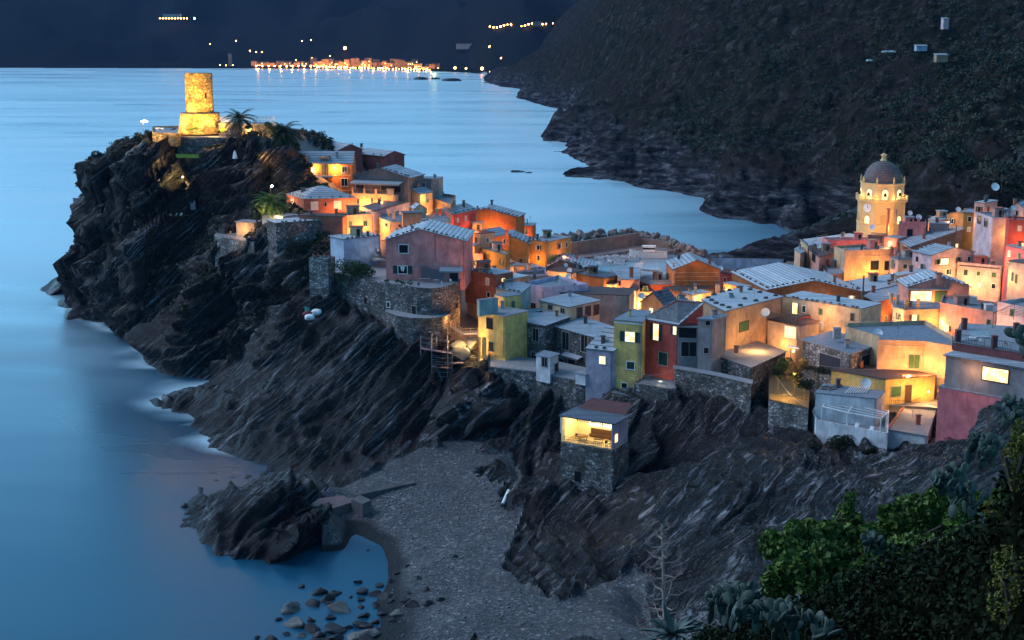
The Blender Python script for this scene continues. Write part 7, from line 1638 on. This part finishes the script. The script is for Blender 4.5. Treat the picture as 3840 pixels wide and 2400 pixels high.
# sea stacks beside the headland and the coast rocks
def slab_rock(name, label, pts, z, th_, seed, cat='rock'):
    P_ = [atz(u, v, 0) for u, v in pts]; c_ = sum(P_, Vector())/len(P_); me = rockmesh(seed, 1, (1,1,1), 4, .8); me.materials.append(M_ROCK)
    w_ = max(p.x for p in P_)-min(p.x for p in P_); d_ = max(p.y for p in P_)-min(p.y for p in P_)
    o = bpy.data.objects.new(name, me); COL.objects.link(o); o.location = c_; o.scale = (w_/2, d_/2, z); o.rotation_euler = (0,-.12,0); tag(o, label, cat)
slab_rock('rock', 'long dark pointed rock jutting left from the headland foot', [(40,290),(70,274),(92,280),(88,296)], 6.5, 0, 51)
slab_rock('rock', 'thin low dark rock ledge below the pointed rock', [(50,304),(84,298),(88,306),(60,308)], 2.0, 0, 52)
slab_rock('rock', 'small wet rock block touching the headland foot', [(74,312),(92,305),(96,318),(80,320)], 2.8, 0, 53)
# ============================================================ NEAR SLOPE AND PLANTS
nc = [aty(u, v, y) for u, v, y in [(600,700,62),(640,665,64),(668,655,62),(700,650,46),(740,640,47),(760,632,52),(800,612,54),(850,640,56),(900,628,55),(950,602,52),(985,570,46),(1005,530,40),(1024,485,34),(1060,420,30),(1120,330,28),(1200,300,26),(1024,520,38),(1000,600,36),(900,700,34),(800,700,36),(700,720,38),(1024,700,24),(1200,700,20),(1200,500,24),(1100,420,30),(560,760,50)]]
nc += [Vector((p.x*1.25, p.y*1.3+6, p.z-16)) for p in nc[1:16]]+[Vector((p.x*1.25, p.y*1.6+14, p.z-34)) for p in nc[1:16]]+[Vector((-6,30,58)),Vector((0,60,40)),Vector((10,12,70)),Vector((30,10,74))]
hx_, hy_, NHt = raster(nc, -8, 70, 10, 110, .4); NHt = np.where(NHt < -10, np.nan, NHt)
msk = ~np.isnan(NHt); N2 = np.where(msk, NHt, 0); XN, YN = np.meshgrid(hx_, hy_); N2 = N2+fbm(XN*.3, YN*.3, 0*XN, 5, 301, .6)*1.0
ii = np.arange(N2.size).reshape(N2.shape); qq = np.stack([ii[:-1,:-1], ii[:-1,1:], ii[1:,1:], ii[1:,:-1]], -1); qm = msk[:-1,:-1] & msk[1:,1:] & msk[:-1,1:] & msk[1:,:-1]; qq = qq[qm]
uq, inv = np.unique(qq.ravel(), return_inverse=True)
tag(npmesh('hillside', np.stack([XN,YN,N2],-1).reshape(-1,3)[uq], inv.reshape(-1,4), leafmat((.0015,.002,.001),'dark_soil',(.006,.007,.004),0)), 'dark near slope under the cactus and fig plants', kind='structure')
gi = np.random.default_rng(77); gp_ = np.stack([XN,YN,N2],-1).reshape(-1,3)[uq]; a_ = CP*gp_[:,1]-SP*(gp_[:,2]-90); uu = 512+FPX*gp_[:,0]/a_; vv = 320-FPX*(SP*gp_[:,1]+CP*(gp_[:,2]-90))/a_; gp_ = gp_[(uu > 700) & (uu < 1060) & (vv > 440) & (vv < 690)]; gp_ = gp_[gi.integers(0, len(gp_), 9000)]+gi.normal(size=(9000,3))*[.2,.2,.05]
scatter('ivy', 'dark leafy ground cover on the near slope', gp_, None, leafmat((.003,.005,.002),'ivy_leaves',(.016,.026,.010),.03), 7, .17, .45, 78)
def cactus(base, n, s_, label, seed, spread=1.0, mat=None):
    g_ = random.Random(seed); base = Vector(base); o = thing('prickly_pear', label, 'cactus', base); V = []; F_ = []; nn = 0
    seg = 12; prof = []
    pads = [(base+Vector((g_.uniform(-.5,.5)*spread, g_.uniform(-.3,.3)*spread, 0)), Vector((g_.uniform(-.4,.4), g_.uniform(-.4,.4), 1)).normalized(), s_*g_.uniform(.9,1.2), 0) for _ in range(max(3, n//9))]
    i = 0
    while i < len(pads) and len(pads) < n:
        p, d, s1, lv = pads[i]; i += 1; tip = p+d*s1*1.6
        for _ in range(g_.choice((2,2,3,3)) if lv < 5 else 0):
            dd = (d+Vector((g_.uniform(-.9,.9), g_.uniform(-.9,.9), g_.uniform(-.25,.6)))).normalized(); side = dd.cross(Vector((0,1,0)))
            pads.append((tip-d*s1*.25+Vector((g_.uniform(-.3,.3),g_.uniform(-.2,.2),0))*s1, dd, s1*g_.uniform(.82,1.02), lv+1))
    for p, d, s1, lv in pads:
        f = Vector((g_.gauss(0,1), g_.gauss(0,1)-1.0, g_.gauss(0,.4))); f = (f-d*f.dot(d)).normalized(); r = d.cross(f)
        L_ = s1*1.75; c0 = p+d*L_/2
        for sg in (-1,1):
            V.append(c0+f*sg*s1*.13)
            b0 = len(V)
            for t in range(seg): a = 2*PI*t/seg; w_ = 1-.22*math.sin(a) if math.sin(a) < 0 else 1; V.append(c0+(r*math.cos(a)*s1*.52*(1+.25*math.sin(a))+d*math.sin(a)*L_/2)*.86+f*sg*s1*.09)
            for t in range(seg):
                F_.append((b0-1, b0+t, b0+(t+1)%seg) if sg > 0 else (b0-1, b0+(t+1)%seg, b0+t))
            if sg < 0: bA = b0
            else: bB = b0
        b0 = len(V)
        for t in range(seg): a = 2*PI*t/seg; V.append(c0+(r*math.cos(a)*s1*.52*(1+.25*math.sin(a))+d*math.sin(a)*L_/2))
        for t in range(seg):
            t2 = (t+1)%seg; F_ += [(bA+t,bA+t2,b0+t2),(bA+t,b0+t2,b0+t),(bB+t2,bB+t,b0+t),(bB+t2,b0+t,b0+t2)]
    npmesh('pads', np.array([tuple(v) for v in V]), np.array(F_), mat or M_PAD, o, True, tuple(base)); return o
n_ = N('cactus_skin'); co = n_.coord('Object'); vo = n_.n('TexVoronoi', i_Scale=9.0); n_.l(co, vo.inputs[0])
cc_ = n_.ramp(n_.noise(co, .9, 4, .6), [(.35,(.026,.042,.034)),(.65,(.08,.105,.088))]); n_.col(n_.mix(n_.ramp(vo.outputs['Distance'], [(.04,.8),(.09,0.0)]), cc_, (.25,.24,.2))); n_.p.inputs['Roughness'].default_value = .5; M_PAD = n_.m
def gp(u, v, y): return aty(u, v, y)
cac = [(742,622,36,70,.27,'prickly pear clump at the bottom centre with pads reaching left',1.6),(790,640,34,50,.27,'prickly pear clump at the bottom just right of the biggest clump',1.2),(712,618,42,26,.28,'small prickly pear beside the spiky agave',1.0),
 (960,512,46,34,.26,'prickly pear behind the fig shrub on the crest',1.4),(962,490,45,40,.25,'prickly pear on the crest below the pink house',1.6),(990,462,42,50,.24,'tall prickly pear left of the frame edge group',1.3),(1016,420,34,50,.20,'prickly pear climbing the right edge in front of the lit window',.9),(1020,480,32,50,.20,'prickly pear in the middle of the right edge',1.0),(1000,535,36,50,.20,'dark prickly pear right of the fig shrub',1.2),(1022,565,30,46,.19,'prickly pear low on the right edge',1.0),(880,560,50,26,.3,'prickly pear half hidden inside the fig shrub',1.0),(1030,352,32,20,.20,'topmost prickly pear at the right frame edge',.7),(800,620,46,30,.28,'prickly pear under the fig leaves at the left',1.2)]
for k, (u, v, y, n, s_, l, sp) in enumerate(cac): cactus(gp(u, v+6, y), n, s_, l, 400+k, sp)
def leafy(name, label, cat, lumps, mat, size, seed, aspect=.9):
    o = thing(name, label, cat, lumps[0][0]-Vector((0,0,2))); Vs = []; Fs = []; n0 = 0
    for k, (c_, R_, n) in enumerate(lumps):
        V, F_ = leafcloud(c_, R_, n*7, size, seed+k, .5, aspect); Vs.append(V); Fs.append(F_+n0); n0 += len(V)
    npmesh('leaves', np.concatenate(Vs), np.concatenate(Fs), mat, o, False, tuple(o.location)); m = MB(); g_ = random.Random(seed)
    for c_, R_, n in lumps: m.bar(o.location+Vector((0,0,-.5)), c_, .05, 5); m.bar(c_-Vector((0,0,1.5)), c_+Vector((g_.uniform(-.5,.5),0,R_[2]*.7)), .025, 4)
    m.build('branch', M_BARK, o); return o
M_FIG = leafmat((.022,.045,.010), 'fig_leaves', (.13,.19,.04))
fl = [(gp(u,v,y), R_, n) for u, v, y, R_, n in [(790,545,52,(1.1,.9,.9),330),(815,535,53,(1.2,1,.9),330),(845,530,54,(1.1,1,1.1),330),(846,503,54,(.5,.5,.6),90),(870,545,53,(1.4,1,1.2),420),(905,528,54,(1.5,1,1.2),480),(935,515,54,(1.4,1,1.3),430),(968,512,52,(1.3,1,1.2),380),(950,560,50,(1.6,1,1.5),500),(990,560,48,(1.3,1,1.6),420),(940,600,47,(1.8,1,1.4),500),(820,575,50,(1.8,1.2,1.4),600),(870,590,49,(1.8,1.2,1.6),650),(920,570,50,(1.6,1.2,1.4),520),(780,580,50,(1.0,.9,1.1),280),(850,620,47,(1.6,1.2,1.3),500),(900,620,46,(1.6,1.2,1.3),420),(960,560,48,(1.4,1,1.3),380),(1000,510,48,(.9,.9,.9),200)]]
DL = [(gp(u,v,y), R_, n) for u, v, y, R_, n in [(905,625,48,(1.7,1,1.0),420),(955,615,44,(1.5,1,1.0),420),(1000,600,40,(1.2,1,1.0),380),(850,640,46,(1.7,1,1.1),420),(940,640,40,(1.5,1,1.0),420),(1000,625,36,(1.3,1,1.1),420),(890,660,42,(1.5,1,1),380),(810,650,46,(1.2,1,1),260)]]
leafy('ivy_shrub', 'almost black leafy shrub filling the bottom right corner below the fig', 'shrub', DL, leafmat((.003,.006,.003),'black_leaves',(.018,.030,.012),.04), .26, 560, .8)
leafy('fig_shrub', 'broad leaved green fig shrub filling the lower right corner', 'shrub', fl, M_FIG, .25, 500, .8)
for k, (u, v, y, R_, n, l) in enumerate([(700,660,38,(1.3,.8,.6),1500,'yellow green spurge at the bottom edge beside the agave'),(1015,450,30,(.5,.5,.9),1300,'yellow green spurge high on the right frame edge'),(1018,590,27,(.7,.6,1.2),2000,'yellow green spurge low on the right frame edge'),(1005,520,32,(.6,.6,.7),1000,'yellow green spurge between two right edge cacti')]):
    bushy('spurge', l, 'shrub', gp(u,v,y), R_, n, .09, LF_Y, 520+k)
ag = thing('agave', 'spiky grey agave leaves at the bottom beside the cactus', 'agave', gp(672,650,40)); m = MB(); b0 = ag.location.copy(); g_ = random.Random(12)
for k in range(22):
    a = 2*PI*k*.382; el = g_.uniform(.15,1.2); d = Vector((math.cos(a)*math.cos(el), math.sin(a)*math.cos(el), math.sin(el))); s_ = d.cross(Vector((0,0,1))).normalized(); L_ = g_.uniform(.8,1.3); u_ = s_.cross(d)
    for j in range(4):
        w0, w1 = [.09,.12,.10,.06,.004][j:j+2]; q0 = b0+d*L_*j/4+Vector((0,0,.5-.06*j*j*.3)); q1 = b0+d*L_*(j+1)/4+Vector((0,0,.5-.06*(j+1)**2*.3))
        m.face([q0-s_*w0+u_*.03,q1-s_*w1+u_*.03,q1,q0]); m.face([q0,q1,q1+s_*w1+u_*.03,q0+s_*w0+u_*.03]); m.face([q0-s_*w0,q0-u_*.06,q1-u_*.06,q1-s_*w1]); m.face([q0-u_*.06,q0+s_*w0,q1+s_*w1,q1-u_*.06])
m.build('leaves', leafmat((.06,.08,.075),'agave_leaf',(.16,.19,.18)), ag)
# dead agave flower stalk
YS = 66; st = thing('agave_stalk', 'tall dry branching agave flower stalk at the bottom centre', 'plant', aty(666,668,YS)); b0 = st.location.copy(); tp = aty(662,524,YS); m = MB(); m.bar(b0, b0.lerp(tp,.5), .14, 8, r2=.10); m.bar(b0.lerp(tp,.5), tp, .10, 8, r2=.03); m.build('stem', M_DEAD, st)
m = MB(); fm = MB(); g_ = random.Random(8)
for k in range(30):
    f = .16+.82*k/30; p = b0.lerp(tp,f); a = k*2.4; Lb = (1.9*(1-f)**.55+.25)*g_.uniform(.75,1.1); d = Vector((math.cos(a), math.sin(a)*.8, 0)); q1 = p+d*Lb*.55+Vector((0,0,.02)); q2 = q1+d*Lb*.42+Vector((0,0,Lb*.28)); m.bar(p,q1,.05,5,r2=.035); m.bar(q1,q2,.035,5,r2=.02)
    for j in range(6):
        t = q1.lerp(q2, g_.uniform(.0,1)); e_ = Vector((g_.uniform(-1,1),g_.uniform(-1,1),g_.uniform(-.1,1.1))).normalized()*g_.uniform(.15,.34); m.bar(t, t+e_, .013, 4)
        if f > .1:
            for jj in range(5): c_ = t+e_+Vector((g_.uniform(-.1,.1),g_.uniform(-.1,.1),g_.uniform(-.08,.08))); fm.bar(c_, c_+Vector((g_.uniform(-.04,.04),g_.uniform(-.04,.04),.08)), .024, 4, r2=.01)
m.build('branch', M_DEAD, st); fm.build('seed_pods', plain('seed_pod',(.17,.12,.12)), st)
# ============================================================ HAZE, SKY, SUN, CAMERA

hz = bpy.data.materials.new('evening_haze'); hz.use_nodes = True; nt = hz.node_tree; nt.nodes.clear()
vo = nt.nodes.new('ShaderNodeVolumePrincipled'); ou = nt.nodes.new('ShaderNodeOutputMaterial')
vo.inputs['Color'].default_value = (.30,.52,1,1); vo.inputs['Density'].default_value = HAZE; vo.inputs['Anisotropy'].default_value = 0
nt.links.new(vo.outputs[0], ou.inputs['Volume'])
if HAZE > 0:
    b = MB(); b.box((0, 2800, 340), (20000, 7200, 720)); h = b.build('haze', hz); tag(h, 'thin blue evening haze over the bay', kind='stuff')
wd = bpy.data.worlds.new('World'); S.world = wd; wd.use_nodes = True; t = wd.node_tree
bg = t.nodes['Background']; sk = t.nodes.new('ShaderNodeTexSky'); sk.sky_type = 'NISHITA'; sk.sun_disc = False
sk.sun_elevation = math.radians(SUN_EL); sk.sun_rotation = math.radians(SUN_ROT); sk.ozone_density = OZ; sk.dust_density = .3; sk.air_density = 1.0
mx = t.nodes.new('ShaderNodeMixRGB'); mx.blend_type = 'MULTIPLY'; mx.inputs[0].default_value = 1; mx.inputs[2].default_value = SKYTINT
t.links.new(sk.outputs[0], mx.inputs[1]); bw_ = t.nodes.new('ShaderNodeRGBToBW'); t.links.new(sk.outputs[0], bw_.inputs[0]); m2 = t.nodes.new('ShaderNodeMixRGB'); m2.blend_type = 'MULTIPLY'; m2.inputs[0].default_value = 1; t.links.new(bw_.outputs[0], m2.inputs[1]); m2.inputs[2].default_value = (.23,.74,1.27,1); m3 = t.nodes.new('ShaderNodeMixRGB'); m3.inputs[0].default_value = .75; t.links.new(mx.outputs[0], m3.inputs[1]); t.links.new(m2.outputs[0], m3.inputs[2]); t.links.new(m3.outputs[0], bg.inputs[0]); bg.inputs[1].default_value = SKYSTR
sl = bpy.data.lights.new('dusk_sun', 'SUN'); sl.energy = SUNSTR; sl.angle = math.radians(50); sl.color = (.72,.82,1)
so = bpy.data.objects.new('dusk_sun', sl); COL.objects.link(so)
so.rotation_euler = Vector(SUNV).to_track_quat('-Z','Y').to_euler()
cd = bpy.data.cameras.new('camera'); cam = bpy.data.objects.new('camera', cd); COL.objects.link(cam)
cd.sensor_width = 36; cd.lens = 36*FPX/1024; cd.clip_start = .5; cd.clip_end = 30000
cam.location = (0,0,CAMZ); cam.rotation_euler = (PI/2-PITCH, 0, 0); S.camera = cam
S.view_settings.view_transform = 'Standard'; S.view_settings.look = 'None'; S.view_settings.gamma = 1; S.view_settings.exposure = EXPO
S.cycles.max_bounces = 5; S.cycles.diffuse_bounces = 2; S.cycles.glossy_bounces = 2; S.cycles.volume_bounces = 0; S.cycles.transparent_max_bounces = 4
S.cycles.sample_clamp_indirect = 4
try: S.cycles.use_light_tree = True
except Exception: pass
